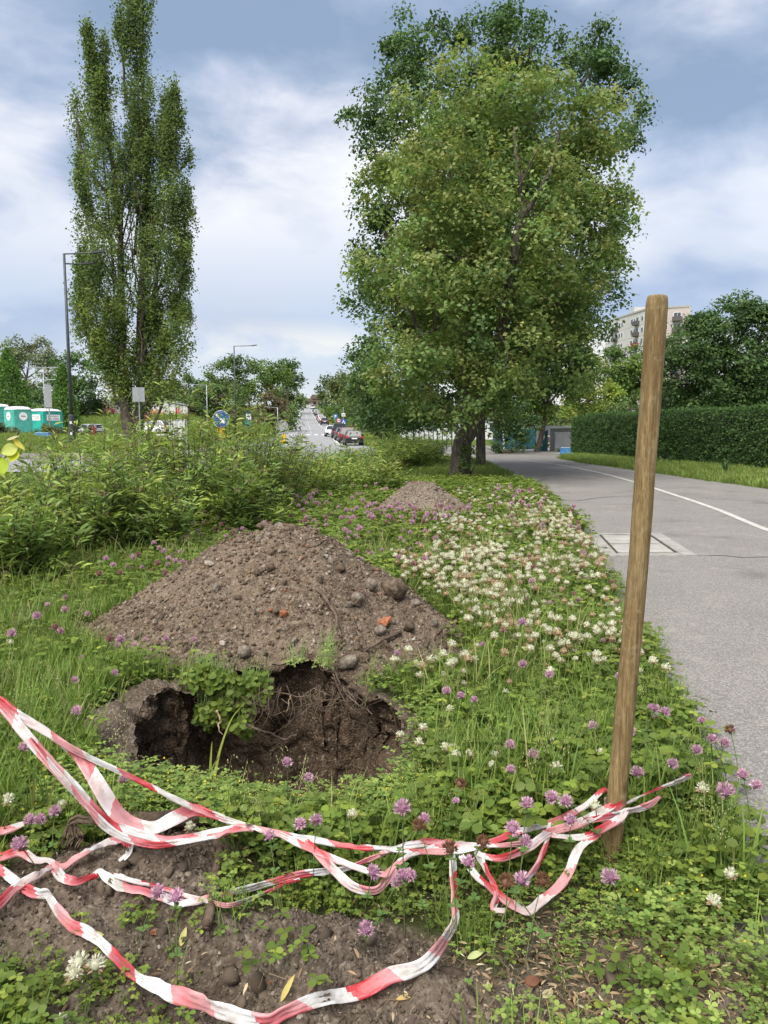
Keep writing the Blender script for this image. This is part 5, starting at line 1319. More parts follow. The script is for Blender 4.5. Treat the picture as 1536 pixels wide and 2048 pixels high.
cover('lawn', 9000, (-75, -14), (100, 142), lambda x, y: (x < st_l(y) - 1) * 0.8, 3.6, 'grass', 'tall grass bank below the graffiti wall', 'grass', flat_tape=0, zf=T)
cover('lawn', 3000, (-10, 2.5), (50, 110), lambda x, y: (x > st_r(y) + 0.2) * 0.9, 2.4, 'grass', 'rough grass beside the parked cars', 'grass', flat_tape=0, zf=T)
cover('tall', 500, (-2.4, 0.8), (3.6, 5.0), lambda x, y: verge(x, y) * (ss(0.25, 0.05, np.abs(sdist(x, y, PIT) - 0.1))) * 0.2 * (x < -1.0), 0.5, 'grass', 'dry grass fringe on the lip of the pit', 'grass', flat_tape=0)

# ------------------------------------------------------------------ clover flowers
M_petal_w = leafmat('white_clover_petals', trans=0.25, rough=0.6, tint=(1, 1, 1), rand=0.10)
def head_parts(rs, kind):
    parts = []
    if kind == 'white':
        n, r, L_, w = 78, 0.0062, 0.0068, 0.52
        d = rdir(n * 2, rs); d = d[d[:, 2] > -0.75][:n]; n = len(d)
        cols = np.array([(0.70, 0.68, 0.56)]) * rs.uniform(0.85, 1.1, (n, 1))
        cols[d[:, 2] < -0.25] = (0.46, 0.30, 0.20)
        parts.append((ICO_V * 0.0075, ICO_F, (0.55, 0.55, 0.40)))
    else:
        n, r, L_, w = 110, 0.0080, 0.0085, 0.46
        d = rdir(n * 2, rs); d = d[d[:, 2] > -0.55][:n]; n = len(d)
        cols = pal([(0.60, 0.38, 0.50), (0.54, 0.31, 0.43), (0.66, 0.49, 0.57), (0.50, 0.27, 0.39)], n, rs, 0.1)
        parts.append((ICO_V * np.array([0.0085, 0.0085, 0.0095]), ICO_F, (0.34, 0.16, 0.26)))
    d2 = d.copy(); d2[:, 2] += 0.25
    parts.append(leaves(KITE[0] * np.array([1, w, 1]), KITE[1], d * r * np.array([1, 1, 1.1]), d2, rdir(n, rs), L_ * rs.uniform(0.8, 1.15, n), cols))
    return join(parts)
def brown_parts(rs):
    V, F, c = head_parts(rs, 'pink'); return V * 0.95, F, np.tile(np.array([0.20, 0.10, 0.06]), (len(V), 1)) * rs.uniform(0.7, 1.3, (len(V), 1))
def stem_parts(rs, h, bend, leafy):
    t = np.linspace(0, 1, 5)
    P = np.stack([bend[0] * (t ** 2 - 1), bend[1] * (t ** 2 - 1), h * (t - 1)], -1)       # ends at the head (origin)
    Vt, Ft = tube(P, 0.0011, 3)
    Ft = np.vstack([Ft[:, [0, 1, 2]], Ft[:, [0, 2, 3]]])
    parts = [(Vt, Ft, (0.10, 0.13, 0.045))]
    if leafy:
        for u_, s in ((0.93, 0.012), (0.6, 0.014)):
            p = np.array([np.interp(u_, t, P[:, i]) for i in range(3)])
            a0 = rs.uniform(0, 6.28)
            dirs = np.array([[math.cos(a0 + j * 2.1), math.sin(a0 + j * 2.1), 0.25] for j in range(3)])
            parts.append(leaves(ROUND[0], ROUND[1], np.tile(p, (3, 1)), dirs, np.tile([0, 0, 1.0], (3, 1)), s, np.tile((0.075, 0.13, 0.035), (3, 1))))
    return join(parts)
rf = np.random.RandomState(5)
HEAD = {k: [np_mesh('flower_head', *head_parts(rf, k)[:2], M_petal_w, col=None) for _ in range(0)] for k in ('white', 'pink')}
def mk(parts, nm, m): V, F, c = parts; return np_mesh(nm, V, F, m, col=c)
HEAD = {k: [mk(head_parts(rf, k), 'flower_head', M_petal_w) for _ in range(4)] for k in ('white', 'pink')}
HEAD['brown'] = [mk(brown_parts(rf), 'flower_head', M_petal_w)]
STEM = {k: [mk(stem_parts(rf, h, rf.normal(size=2) * 0.04, k == 'pink'), 'stem', M_cov) for _ in range(4)] for k, h in (('white', 0.13), ('pink', 0.17))}
STEM['brown'] = STEM['pink']
def whole(kind, aged=False):
    i = rf.randint(4)
    a = head_parts(rf, kind)
    if aged: a = (a[0] * 0.92, a[1], a[2] * (np.array([0.78, 0.58, 0.50]) if kind == 'white' else np.array([0.62, 0.52, 0.40])))
    b = stem_parts(rf, 0.13 if kind == 'white' else 0.17, rf.normal(size=2) * 0.04, False)
    V, F, c = join([a, b])
    idx = np.r_[np.zeros(len(a[1]), int), np.ones(len(b[1]), int)]
    return np_mesh(kind + '_clover_flower', V, F, [M_petal_w, M_cov], midx=idx, col=c)
WHOLE = {k: [whole(k, j == 3) for j in range(4)] for k in ('white', 'pink')}
def flower(kind, p, s, label, group, parts):
    nm = {'white': 'white_clover_flower', 'pink': 'pink_clover_flower', 'brown': 'withered_clover_flower'}[kind]
    if parts:
        r = bpy.data.objects.new(nm, None); r.empty_display_size = 0.02; link(r)
        link(bpy.data.objects.new('stem', STEM[kind][rf.randint(4)]), r)
        hm = HEAD[kind]
        h = link(bpy.data.objects.new('flower_head', hm[rf.randint(len(hm))]), r)
        h.rotation_euler = (rf.normal() * .35, rf.normal() * .35, rf.uniform(0, 6))
    else:
        r = link(bpy.data.objects.new(nm, WHOLE[kind][rf.randint(4)]))
    r.location = tuple(p); r.scale = (s, s, s); r.rotation_euler = (rf.normal() * .08, rf.normal() * .08, rf.uniform(0, 6.28))
    tag(r, label, 'flower', group)
# the flowers that show largest, where the photograph has them (photo x, y, height)
NEAR = [('pink', 805, 1617, .30, 1.35), ('pink', 600, 1648, .22, 1), ('pink', 632, 1640, .24, 1), ('pink', 575, 1525, .2, 1), ('pink', 617, 1556, .2, .9), ('pink', 540, 1672, .27, .9), ('pink', 316, 1785, .22, 1), ('pink', 352, 1795, .23, 1.1), ('pink', 746, 1745, .2, 1.1), ('pink', 795, 1765, .18, .9),
        ('pink', 732, 1860, .16, 1.1), ('pink', 848, 1638, .28, .9), ('brown', 838, 1652, .28, 1.1), ('pink', 1054, 1608, .27, 1.1), ('pink', 1104, 1595, .28, 1.1), ('pink', 1131, 1603, .28, 1.1), ('pink', 1141, 1642, .26, 1), ('pink', 1025, 1658, .27, 1.2), ('brown', 967, 1685, .27, 1.1), ('pink', 1051, 1684, .24, 1),
        ('brown', 900, 1698, .27, 1.2), ('pink', 936, 1725, .25, 1), ('brown', 1013, 1765, .26, 1.2), ('pink', 1043, 1760, .22, 1.1), ('brown', 1085, 1762, .24, 1.2), ('pink', 1220, 1755, .22, 1.2), ('pink', 1452, 1583, .33, 1.4), ('pink', 1486, 1550, .33, 1), ('pink', 1512, 1570, .33, .9), ('pink', 1404, 1441, .3, .8),
        ('pink', 1425, 1478, .3, 1), ('pink', 1448, 1485, .3, 1), ('brown', 1460, 1460, .34, 1), ('pink', 1310, 1417, .28, 1), ('pink', 1330, 1424, .28, 1.1), ('pink', 1395, 1500, .3, 1), ('pink', 1345, 1528, .28, 1), ('pink', 1275, 1545, .26, 1.1), ('pink', 1302, 1415, .28, .8), ('pink', 1262, 1462, .26, .9),
        ('pink', 1186, 1452, .24, 1), ('pink', 1067, 1510, .24, 1.1), ('pink', 1020, 1490, .24, 1), ('pink', 1022, 1540, .24, .9), ('brown', 920, 1568, .25, 1.1), ('pink', 912, 1602, .25, .6), ('pink', 153, 1422, .2, 1.2), ('pink', 48, 1495, .2, 1.1), ('pink', 40, 1690, .16, 1.3), ('pink', 60, 1640, .16, 1),
        ('pink', 80, 1640, .16, 1), ('pink', 110, 1623, .18, 1), ('pink', 245, 1560, .2, .9), ('pink', 150, 1360, .2, 1), ('pink', 130, 1195, .22, 1), ('pink', 95, 1210, .22, 1), ('pink', 175, 1228, .2, 1), ('pink', 270, 1290, .2, 1), ('pink', 332, 1278, .2, 1), ('pink', 388, 1280, .2, 1), ('pink', 230, 1345, .2, .9),
        ('pink', 893, 1382, .22, 1.1), ('pink', 922, 1392, .22, 1), ('pink', 948, 1400, .22, .9), ('pink', 805, 1750, .2, .9), ('pink', 820, 1750, .2, .9), ('pink', 290, 1280, .2, .9),
        ('white', 1112, 1483, .2, 1.2), ('white', 1112, 1534, .2, 1.3), ('white', 905, 1497, .2, 1.2), ('white', 890, 1494, .2, 1.1), ('white', 912, 1510, .2, 1.2), ('white', 838, 1485, .2, 1.2), ('white', 845, 1455, .2, 1.2), ('white', 900, 1418, .2, 1.1), ('white', 985, 1530, .2, 1), ('white', 940, 1508, .2, 1.1),
        ('white', 1190, 1612, .27, 1.2), ('white', 1405, 1577, .28, 1.3), ('white', 1462, 1748, .2, 1.1), ('white', 1428, 1803, .18, 1.2), ('white', 705, 1628, .2, 1), ('white', 16, 1600, .2, 1.3), ('white', 124, 1608, .16, .9), ('white', 380, 1655, .12, 1.2), ('white', 158, 1925, .12, 1.5), ('white', 147, 1947, .12, 1.3),
        ('white', 192, 1930, .12, 1.4), ('white', 120, 2046, .1, 1.2), ('white', 1310, 1430, .24, 1.1), ('white', 1200, 1505, .2, 1), ('white', 800, 1470, .18, 1.1), ('white', 20, 1285, .2, 1.2), ('white', 990, 1510, .2, 1)]
WHERE = [(1700, 'in front of the tape'), (1560, 'just behind the tape'), (1440, 'level with the pit'), (0, 'beside the soil heap')]
for kind, px, py, z, s in NEAR:
    p = atz(px, py, z)
    ph = next(w_ for lim, w_ in WHERE if py >= lim)
    side = 'left' if px < 420 else ('right of the stake' if px > 1240 else 'mid verge')
    nm = {'white': 'white clover flower', 'pink': 'mauve clover flower', 'brown': 'withered brown clover flower'}[kind]
    sd_ = {'left': 'at the left edge', 'right of the stake': 'right of the wooden stake', 'mid verge': 'in the middle of the verge'}[side]
    sc_ = s * (1.5 if kind == 'white' else 1.45)
    flower(kind, p, sc_, f'{nm} {ph}, {sd_}', f'{nm}s {ph}, {sd_}', True)
# the drift along the path
def drift(n, kind, prob, zr, lab, grp, scl=1.0, npart=0):
    x, y = rf.uniform(-2.6, 3.4, n), rf.uniform(2.9, 16, n)
    k = (rf.uniform(size=n) < prob(x, y)) & verge(x, y, 0.03) & (bare(x, y) > 0.6)
    x, y = x[k], y[k]
    o = np.argsort(y); x, y = x[o], y[o]
    return x, y
def wprob(x, y):
    e = path_l(y) - x
    band = ss(-0.02, 0.15, e) * ss(2.3, 1.3, e)
    return band * ss(3.6, 4.6, y) * (1 - 0.75 * ss(10.0, 12.5, y)) * (0.25 + 0.75 * clump(x, y, 1.3, 44, -0.35, 0.25))
def pprob(x, y):
    e = path_l(y) - x
    return (0.09 * ss(3.3, 4.2, y) + 0.42 * ss(1.2, 2.2, e) * ss(6, 8, y) * ss(13.5, 11, y) + 0.10 * ss(0, .3, e) * ss(1.5, .6, e) * ss(5, 7, y)) * (0.3 + 0.7 * clump(x, y, 1.6, 45, -0.2, 0.4))
wx, wy = drift(19000, 'white', wprob, .2, '', '')
pxx, pyy = drift(7500, 'pink', pprob, .28, '', '')
def plant(kind, xs, ys_, lim):
    h0 = 0.11 if kind == 'white' else 0.15
    for i, (x, y) in enumerate(zip(xs[:lim], ys_[:lim])):
        s = rf.uniform(0.6, 1.35) * (1.75 if kind == 'white' else 1.6)
        near = y < 6.0
        if kind == 'white':
            e = path_l(y) - x
            lab = ('white clover flower in the near drift' if near else 'white clover flower in the drift level with the concrete cover') + (', at the path edge' if e < 0.5 else (', in the thick of it' if e < 1.2 else ', on the soil heap side'))
        else:
            lab = ('mauve clover flower among the near white drift' if near else 'mauve clover flower of the band between the soil heaps') + (', close to the path' if path_l(y) - x < 1.0 else (', left of the large heap' if x < -0.8 else ', beside the heaps'))
        flower(kind, (x, y, float(ground_z(x, y)) + h0 * s * 0.97), s, lab, lab.replace('flower', 'flowers'), False)
    x, y = xs[lim:], ys_[lim:]
    if len(x) == 0: return
    s = rf.uniform(0.6, 1.35, len(x)) * (2.0 if kind == 'white' else 1.9)
    tp = [bpy.data.objects.new(kind + '_flower', me) for me in WHOLE[kind]]
    w_ = rf.randint(0, 4, len(x))
    P = np.c_[x, y, ground_z(x, y) + h0 * s * 0.97]
    for j in range(4):
        q = w_ == j
        scatter('clover_flowers', P[q], np.c_[rf.normal(0, .08, q.sum()), rf.normal(0, .08, q.sum()), rf.uniform(0, 6, q.sum())], s[q], tp[j],
                ('white' if kind == 'white' else 'mauve') + ' clover flowers of the farther verge, too small to count', 'flowers')
plant('white', wx, wy, 270)
plant('pink', pxx, pyy, 220)
print('flowers', len(wx), len(pxx))
# ------------------------------------------------------------------ wooden stake
def wood_material():
    m = bpy.data.materials.new('stake_wood'); m.use_nodes = True
    t = m.node_tree; b = t.nodes['Principled BSDF']
    b.inputs['Roughness'].default_value = 0.85; b.inputs['Specular IOR Level'].default_value = 0.2
    co = N(t, 'ShaderNodeTexCoord').outputs['Object']
    mp = N(t, 'ShaderNodeMapping'); mp.inputs['Scale'].default_value = (1, 1, 0.06); L(t, co, mp.inputs[0])
    def nz(sc, v, de=6, ro=0.6, di=0.0):
        n = N(t, 'ShaderNodeTexNoise'); n.inputs['Scale'].default_value = sc; n.inputs['Detail'].default_value = de; n.inputs['Roughness'].default_value = ro
        n.inputs['Distortion'].default_value = di; L(t, v, n.inputs['Vector']); return n.outputs['Fac']
    g = nz(75, mp.outputs[0], 6, 0.65, 0.3)
    c = ramp(t, g, [(0.34, (0.115, 0.074, 0.032)), (0.48, (0.21, 0.145, 0.064)), (0.64, (0.33, 0.245, 0.122))])
    c = mixc(t, ramp(t, nz(5, co, 4), [(0.42, 0.0), (0.68, 0.6)]), c, (0.15, 0.098, 0.045))
    c = mixc(t, ramp(t, nz(2.2, co, 3), [(0.5, 0.0), (0.75, 0.5)]), c, (0.27, 0.225, 0.13))
    vo = N(t, 'ShaderNodeTexVoronoi'); vo.inputs['Scale'].default_value = 7.5; mp2 = N(t, 'ShaderNodeMapping'); mp2.inputs['Scale'].default_value = (1, 1, 0.55); L(t, co, mp2.inputs[0]); L(t, mp2.outputs[0], vo.inputs['Vector'])
    c = mixc(t, ramp(t, vo.outputs['Distance'], [(0.03, 0.75), (0.12, 0.0)]), c, (0.07, 0.042, 0.02))
    mp3 = N(t, 'ShaderNodeMapping'); mp3.inputs['Scale'].default_value = (1, 1, 0.10); L(t, co, mp3.inputs[0])
    c = mixc(t, ramp(t, nz(260, mp3.outputs[0], 3, 0.7), [(0.40, 0.55), (0.55, 0.0)]), c, (0.095, 0.06, 0.026))
    c = mixc(t, ramp(t, nz(24, co, 5, 0.7), [(0.55, 0.0), (0.72, 0.5)]), c, (0.36, 0.30, 0.17))
    L(t, c, b.inputs['Base Color'])
    bp = N(t, 'ShaderNodeBump'); bp.inputs['Strength'].default_value = 0.7; bp.inputs['Distance'].default_value = 0.004
    L(t, g, bp.inputs['Height']); L(t, bp.outputs[0], b.inputs['Normal'])
    return m
p0 = atz(1221, 1716, 0.0); p1 = at(1314, 592, p0[1] + 0.02)
rad0 = 39.5 * p0[1] / F_PX / 2; rad1 = 41.5 * p0[1] / F_PX / 2
tt_ = np.concatenate([np.linspace(-0.12, 0.985, 60), [0.992, 0.997, 1.0]])
axis = p1 - p0
Pst = p0 + axis * tt_[:, None]
Pst[:, 0] += 0.010 * np.sin(tt_ * 3.0) + 0.002 * fbm(tt_ * 6, tt_ * 0, seed=3, oct=2)
rr = rad0 + (rad1 - rad0) * tt_ + 0.0009 * fbm(tt_ * 14, tt_ * 0, seed=4, oct=2)
rr[-3:] = rad1 * np.array([0.985, 0.94, 0.86])
Vs, Fs = tube(Pst, rr, 28)
ang = np.tile(np.arange(28), len(Pst))
dv = Vs - np.repeat(Pst, 28, 0)
Vs = Vs + dv * (0.025 * noise3(ang * 0.9, np.repeat(tt_ * 8, 28), seed=8))[:, None]
nS = len(Vs)
Vs = np.vstack([Vs, Pst[-1:] + [[0, 0, 0.001]]])
Fs = np.vstack([Fs, [(nS - 28 + i, nS - 28 + (i + 1) % 28, nS, nS) for i in range(28)]])
me = bpy.data.meshes.new('wooden_stake')
Vs = Vs - p0
me.from_pydata([tuple(v) for v in Vs], [], [tuple(f) if f[2] != f[3] else tuple(f[:3]) for f in Fs.tolist()])
me.materials.append(wood_material()); me.polygons.foreach_set('use_smooth', np.ones(len(me.polygons), bool))
stake = link(bpy.data.objects.new('wooden_stake', me)); stake.location = p0
tag(stake, 'round wooden stake leaning slightly, barrier tape tied at its foot', 'stake')

# ------------------------------------------------------------------ barrier tape meshes
def tape_material():
    m = bpy.data.materials.new('barrier_tape'); m.use_nodes = True
    t = m.node_tree; b = t.nodes['Principled BSDF']
    b.inputs['Roughness'].default_value = 0.32; b.inputs['Specular IOR Level'].default_value = 0.5
    ln = N(t, 'ShaderNodeAttribute', attribute_name='len').outputs['Fac']; ac = N(t, 'ShaderNodeAttribute', attribute_name='acr').outputs['Fac']
    s = mathn(t, 'ADD', ln, mathn(t, 'MULTIPLY', ac, 0.018))
    f = mathn(t, 'FRACT', mathn(t, 'DIVIDE', s, 0.25))
    st = mathn(t, 'GREATER_THAN', f, 0.5)
    cb = N(t, 'ShaderNodeCombineXYZ'); L(t, ln, cb.inputs[0]); L(t, mathn(t, 'MULTIPLY', ac, 0.06), cb.inputs[1])
    n = N(t, 'ShaderNodeTexNoise'); n.inputs['Scale'].default_value = 3.2; n.inputs['Detail'].default_value = 3; L(t, cb.outputs[0], n.inputs['Vector'])
    red = ramp(t, n.outputs['Fac'], [(0.38, (0.54, 0.03, 0.04)), (0.47, (0.58, 0.14, 0.16)), (0.56, (0.66, 0.32, 0.33))])
    co = N(t, 'ShaderNodeTexCoord').outputs['Object']
    d = N(t, 'ShaderNodeTexNoise'); d.inputs['Scale'].default_value = 22; d.inputs['Detail'].default_value = 6; L(t, co, d.inputs['Vector'])
    white = ramp(t, d.outputs['Fac'], [(0.36, (0.50, 0.46, 0.42)), (0.55, (0.74, 0.73, 0.72)), (0.8, (0.80, 0.79, 0.78))])
    n2 = N(t, 'ShaderNodeTexNoise'); n2.inputs['Scale'].default_value = 5; L(t, cb.outputs[0], n2.inputs['Vector'])
    white = mixc(t, ramp(t, n2.outputs['Fac'], [(0.52, 0.0), (0.66, 0.55)]), white, (0.72, 0.46, 0.46))
    c = mixc(t, st, white, red)
    L(t, c, b.inputs['Base Color'])
    bp = N(t, 'ShaderNodeBump'); bp.inputs['Strength'].default_value = 0.35; bp.inputs['Distance'].default_value = 0.006
    d2 = N(t, 'ShaderNodeTexNoise'); d2.inputs['Scale'].default_value = 38; d2.inputs['Detail'].default_value = 4; d2.inputs['Distortion'].default_value = 1.2; L(t, co, d2.inputs['Vector'])
    L(t, d2.outputs['Fac'], bp.inputs['Height']); L(t, bp.outputs[0], b.inputs['Normal'])
    tr = N(t, 'ShaderNodeBsdfTranslucent'); L(t, c, tr.inputs[0])
    mx = N(t, 'ShaderNodeMixShader'); mx.inputs[0].default_value = 0.28
    L(t, b.outputs[0], mx.inputs[1]); L(t, tr.outputs[0], mx.inputs[2]); L(t, mx.outputs[0], t.nodes['Material Output'].inputs[0])
    return m
M_tape = tape_material()
def ribbon(name, key, parent, seed):
    P4 = TPATH[key]; ph = STR[key][1].get('ph', 0)
    P, w_ = P4[:, :3], P4[:, 3]
    rs = np.random.RandomState(seed)
    Tn = np.gradient(P, axis=0); Tn /= np.linalg.norm(Tn, axis=1)[:, None] + 1e-9
    s = np.concatenate([[0], np.cumsum(np.linalg.norm(np.diff(P, axis=0), axis=1))])
    n0 = np.array([0.0, -0.72, 0.69])
    Sd = np.cross(np.tile(n0, (len(P), 1)), Tn); Sd /= np.linalg.norm(Sd, axis=1)[:, None] + 1e-9
    Nn = np.cross(Tn, Sd)
    roll = 0.85 * fbm(s * 4 + seed, s * 0, seed=seed, oct=2)
    ca, sa = np.cos(roll)[:, None], np.sin(roll)[:, None]
    S2, N2 = Sd * ca + Nn * sa, Nn * ca - Sd * sa
    K = 7
    fr = np.linspace(-1, 1, K)
    zig = np.array([0, 1, -0.6, 0.9, -0.9, 0.7, 0.0])
    gather = np.clip(0.078 - w_, 0.004, 0.06) * 0.16
    V, ln, ac = [], [], []
    for k in range(K):
        wob = 0.0055 * noise3(s * 34, np.full(len(s), k * 1.7 + seed), seed=seed + 3)
        sh = 0.10 * noise3(s * 12, np.full(len(s), k * 0.8), seed=seed + 9) * (0 if k in (0, K - 1) else 1)
        V.append(P + S2 * ((fr[k] + sh) * w_ * 0.5)[:, None] + N2 * (zig[k] * gather + wob)[:, None])
        ln.append(s + ph + seed * 0.0); ac.append(np.full(len(s), fr[k]))
    V = np.stack(V, 1).reshape(-1, 3); ln = np.stack(ln, 1).ravel(); ac = np.stack(ac, 1).ravel()
    n = len(P)
    F = np.array([(i*K+k, i*K+k+1, (i+1)*K+k+1, (i+1)*K+k) for i in range(n - 1) for k in range(K - 1)])
    o = np_obj(name, V, F, M_tape, parent, smooth=False, attrs={'len': ln, 'acr': ac})
    return o
tangle = empty('barrier_tape', (0, 0, 0)); tag(tangle, 'tangled red and white barrier tape stretched low and tied to the stake', 'barrier tape')
for i, k in enumerate(['upper', 'loop', 'lower_a', 'lower_b', 'second', 'dangling', 'to_post', 'to_post_b', 'red_wrap', 'hang_loop', 'hang_thin', 'hang_white', 'tail', 'thin_tail']):
    ribbon('tape_strand', k, tangle, 3 + i)
tag(ribbon('barrier_tape', 'hang_soil', None, 31), 'long loop of red and white tape lying on the bare soil in front', 'barrier tape')
mid = empty('barrier_tape'); tag(mid, 'crumpled tape lying across the soil and over the thin root', 'barrier tape')
ribbon('tape_strand', 'middle', mid, 41); ribbon('tape_strand', 'middle_b', mid, 42)
tag(ribbon('barrier_tape', 'loose', None, 51), 'loose end of red tape flopping by the curled root', 'barrier tape')
tag(ribbon('barrier_tape', 'edge_scrap', None, 61), 'short end of pink tape at the edge of the grass', 'barrier tape')
# turns of tape round the stake
def wrap(zc, wd, tilt, seed, ph):
    a = np.linspace(0, 2 * math.pi * 1.05, 40)
    c = p0 + axis * (zc / axis[2])
    r_ = rad0 * 1.07
    P = np.stack([c[0] + r_ * np.cos(a), c[1] + r_ * np.sin(a), zc + tilt * np.cos(a + 0.4)], -1)
    K = 4
    V = np.stack([P + np.array([0, 0, 1.0]) * (f - 0.5) * wd + (np.stack([np.cos(a), np.sin(a), 0 * a], -1) * 0.002 * (i % 2)) for i, f in enumerate(np.linspace(0, 1, K))], 1).reshape(-1, 3)
    s = a * r_
    F = np.array([(i*K+k, i*K+k+1, (i+1)*K+k+1, (i+1)*K+k) for i in range(39) for k in range(K - 1)])
    np_obj('tape_turn', V, F, M_tape, tangle, smooth=True, attrs={'len': np.repeat(s + ph, K), 'acr': np.tile(np.linspace(-1, 1, K), 40)})
wrap(0.20, 0.030, 0.018, 1, 0.02); wrap(0.175, 0.034, -0.02, 2, 0.16); wrap(0.15, 0.03, 0.012, 3, 0.1)

# ------------------------------------------------------------------ roots, twigs, fallen bits
M_root = mat('root_bark', (0.115, 0.082, 0.06), 0.9, scale=14, var=0.35, bump=0.6, bscale=60, spec=0.15)
M_rootd = mat('dark_root_bark', (0.07, 0.05, 0.037), 0.95, scale=14, var=0.35, bump=0.8, bscale=50, spec=0.15)
M_rootp = mat('peeled_root', (0.40, 0.30, 0.19), 0.85, scale=20, var=0.2)
def heap_s(x, y): return np.maximum(mound1(x, y) + 0.01, ground_z(x, y))
def root_obj(name, label, cat, pts, r0, r1, m, Y=None, lift=0.6, f=heap_s, parent=None, sides=7, wob=0.006):
    if Y is None: P = [on_surface(a, b, 1.5, 9, 0.006, f) + np.array([0, 0, r0 * lift]) for a, b in pts]
    else: P = [at(p[0], p[1], Y + (p[2] if len(p) > 2 else 0)) for p in pts]
    Q = catmull(np.array(P), 8); t = np.linspace(0, 1, len(Q))
    Q = Q + wob * np.stack([fbm(t * 7, t * 0 + pts[0][0], seed=1, oct=2), fbm(t * 7, t * 0 + pts[0][1], seed=2, oct=2), fbm(t * 7, t * 0 + pts[0][0], seed=3, oct=2)], -1)
    mb = MB(); mb.tube(Q, (r0 + (r1 - r0) * t) * (1 + 0.12 * fbm(t * 12, t * 0 + pts[0][1], seed=6, oct=2)), sides)
    o = mb.build(name, m, parent, smooth=True)
    if label: tag(o, label, cat)
    return o
for pts, r0, r1, m in [([(637, 1178), (650, 1200), (666, 1225), (678, 1255), (684, 1278)], .016, .007, M_root), ([(645, 1215), (635, 1222), (622, 1228)], .006, .003, M_root), ([(802, 1266), (765, 1284), (728, 1306)], .014, .008, M_root),
                       ([(770, 1285), (775, 1295), (785, 1300)], .010, .006, M_root), ([(668, 1345), (690, 1385), (720, 1412), (742, 1428)], .006, .003, M_root), ([(720, 1310), (738, 1330), (745, 1350)], .005, .002, M_root),
                       ([(868, 1282), (880, 1265), (905, 1248)], .006, .004, M_rootd), ([(272 + 60, 1126), (350, 1131), (372, 1133)], .005, .003, M_root), ([(636, 1092), (650, 1082), (668, 1072)], .006, .003, M_rootd)]:
    root_obj('root', None, None, pts, r0, r1, m, parent=big_heap)
thick = root_obj('root', None, None, [(700, 1368), (724, 1385), (750, 1402), (772, 1424), (787, 1440)], .022, .019, M_root, Y=4.16, parent=pit)
root_obj('root', None, None, [(780, 1431, -.004), (784, 1436, -.006), (789, 1442, -.008)], .021, .014, M_rootp, Y=4.15, parent=pit)
root_obj('root', None, None, [(490, 1450), (530, 1464), (568, 1478), (592, 1470)], .008, .004, M_root, Y=4.05, parent=pit)
root_obj('root', None, None, [(430, 1420), (440, 1440), (436, 1452), (446, 1470)], .006, .003, M_rootp, Y=4.02, parent=pit)
root_obj('root', None, None, [(545, 1385), (600, 1392), (660, 1400), (700, 1402)], .004, .002, M_root, Y=4.08, parent=pit)
root_obj('root', None, None, [(580, 1390), (576, 1410), (572, 1426)], .003, .0015, M_rootp, Y=4.06, parent=pit)
root_obj('root', None, None, [(665, 1350), (685, 1395), (712, 1430), (740, 1460)], .005, .003, M_root, Y=4.1, parent=pit)
rs = np.random.RandomState(17)
hairs = []
for q in range(80):
    a = rs.uniform(0, 1)
    x0 = 395 + 420 * a; Y0 = 4.12 + rs.normal() * 0.05 - 0.10 * (abs(a - 0.45) < 0.2)
    y0 = 1368 + rs.uniform(0, 30); ln = rs.uniform(20, 90)
    P = [at(x0, y0, Y0), at(x0 + rs.normal() * 14, y0 + ln * 0.5, Y0 - 0.01), at(x0 + rs.normal() * 24, y0 + ln, Y0 + 0.01)]
    hairs.append(tube(catmull(np.array(P), 4), np.linspace(0.0022, 0.0007, 9), 3) + ((1, 1, 1),))
for q in range(90):                                   # dry fringe on the side wall
    x0 = rs.uniform(215, 380); y0 = rs.uniform(1385, 1480)
    p = on_surface(x0, y0, 2.5, 5, 0.02, ground_z) + np.array([0, 0, 0.012])
    if float(sdist(p[0], p[1], PIT)) < 0.01: continue
    d = rs.normal(size=3) * [0.05, 0.04, 0.03] + [0.0, -0.02, -0.03]
    hairs.append(tube(np.array([p, p + d * 0.6 + [0, 0, .01], p + d]), [0.0016, 0.0012, 0.0006], 3) + ((1, 1, 1),))
for q in range(15):                                   # stouter roots torn out along the back lip
    x0 = rs.uniform(540, 815); y0 = 1362 + max(0, x0 - 690) * 0.45 + rs.uniform(-8, 14)
    Y0 = 4.22 - max(0, x0 - 700) * 0.0012
    dx, dy = rs.normal() * 40 + 12, rs.uniform(25, 95)
    P = [at(x0, y0, Y0 + .05), at(x0 + dx * .3, y0 + dy * .15, Y0 - .03), at(x0 + dx * .7, y0 + dy * .6, Y0 - .06), at(x0 + dx, y0 + dy, Y0 - .03)]
    root_obj_pts = catmull(np.array(P), 5)
    r_ = rs.uniform(.002, .006)
    MB().tube(root_obj_pts, np.linspace(r_, r_ * .4, len(root_obj_pts)), 5).build('root', M_root if q % 3 else M_rootd, pit, smooth=True)
V, F, _ = join(hairs)
tag(np_obj('root_hairs', V, F, mat('root_hair', (0.20, 0.15, 0.105), 0.9, scale=30), pit), kind='stuff')
G = ground_z
tag(root_obj('cut_root', None, None, [(446, 1672), (437, 1720), (428, 1770), (420, 1830), (413, 1868)], .016, .012, M_root, f=G, lift=1.0), 'thin grey root running down the bare soil under the tape', 'root')
tag(root_obj('cut_root', None, None, [(196, 1650), (250, 1655), (320, 1660), (390, 1655), (440, 1646)], .030, .030, M_rootd, f=G, lift=1.2, sides=10), 'thick dark root lying under the tape at the edge of the soil', 'root')
curl = empty('curled_roots'); tag(curl, 'bunch of curled brown rootlets hanging off the thick root', 'root')
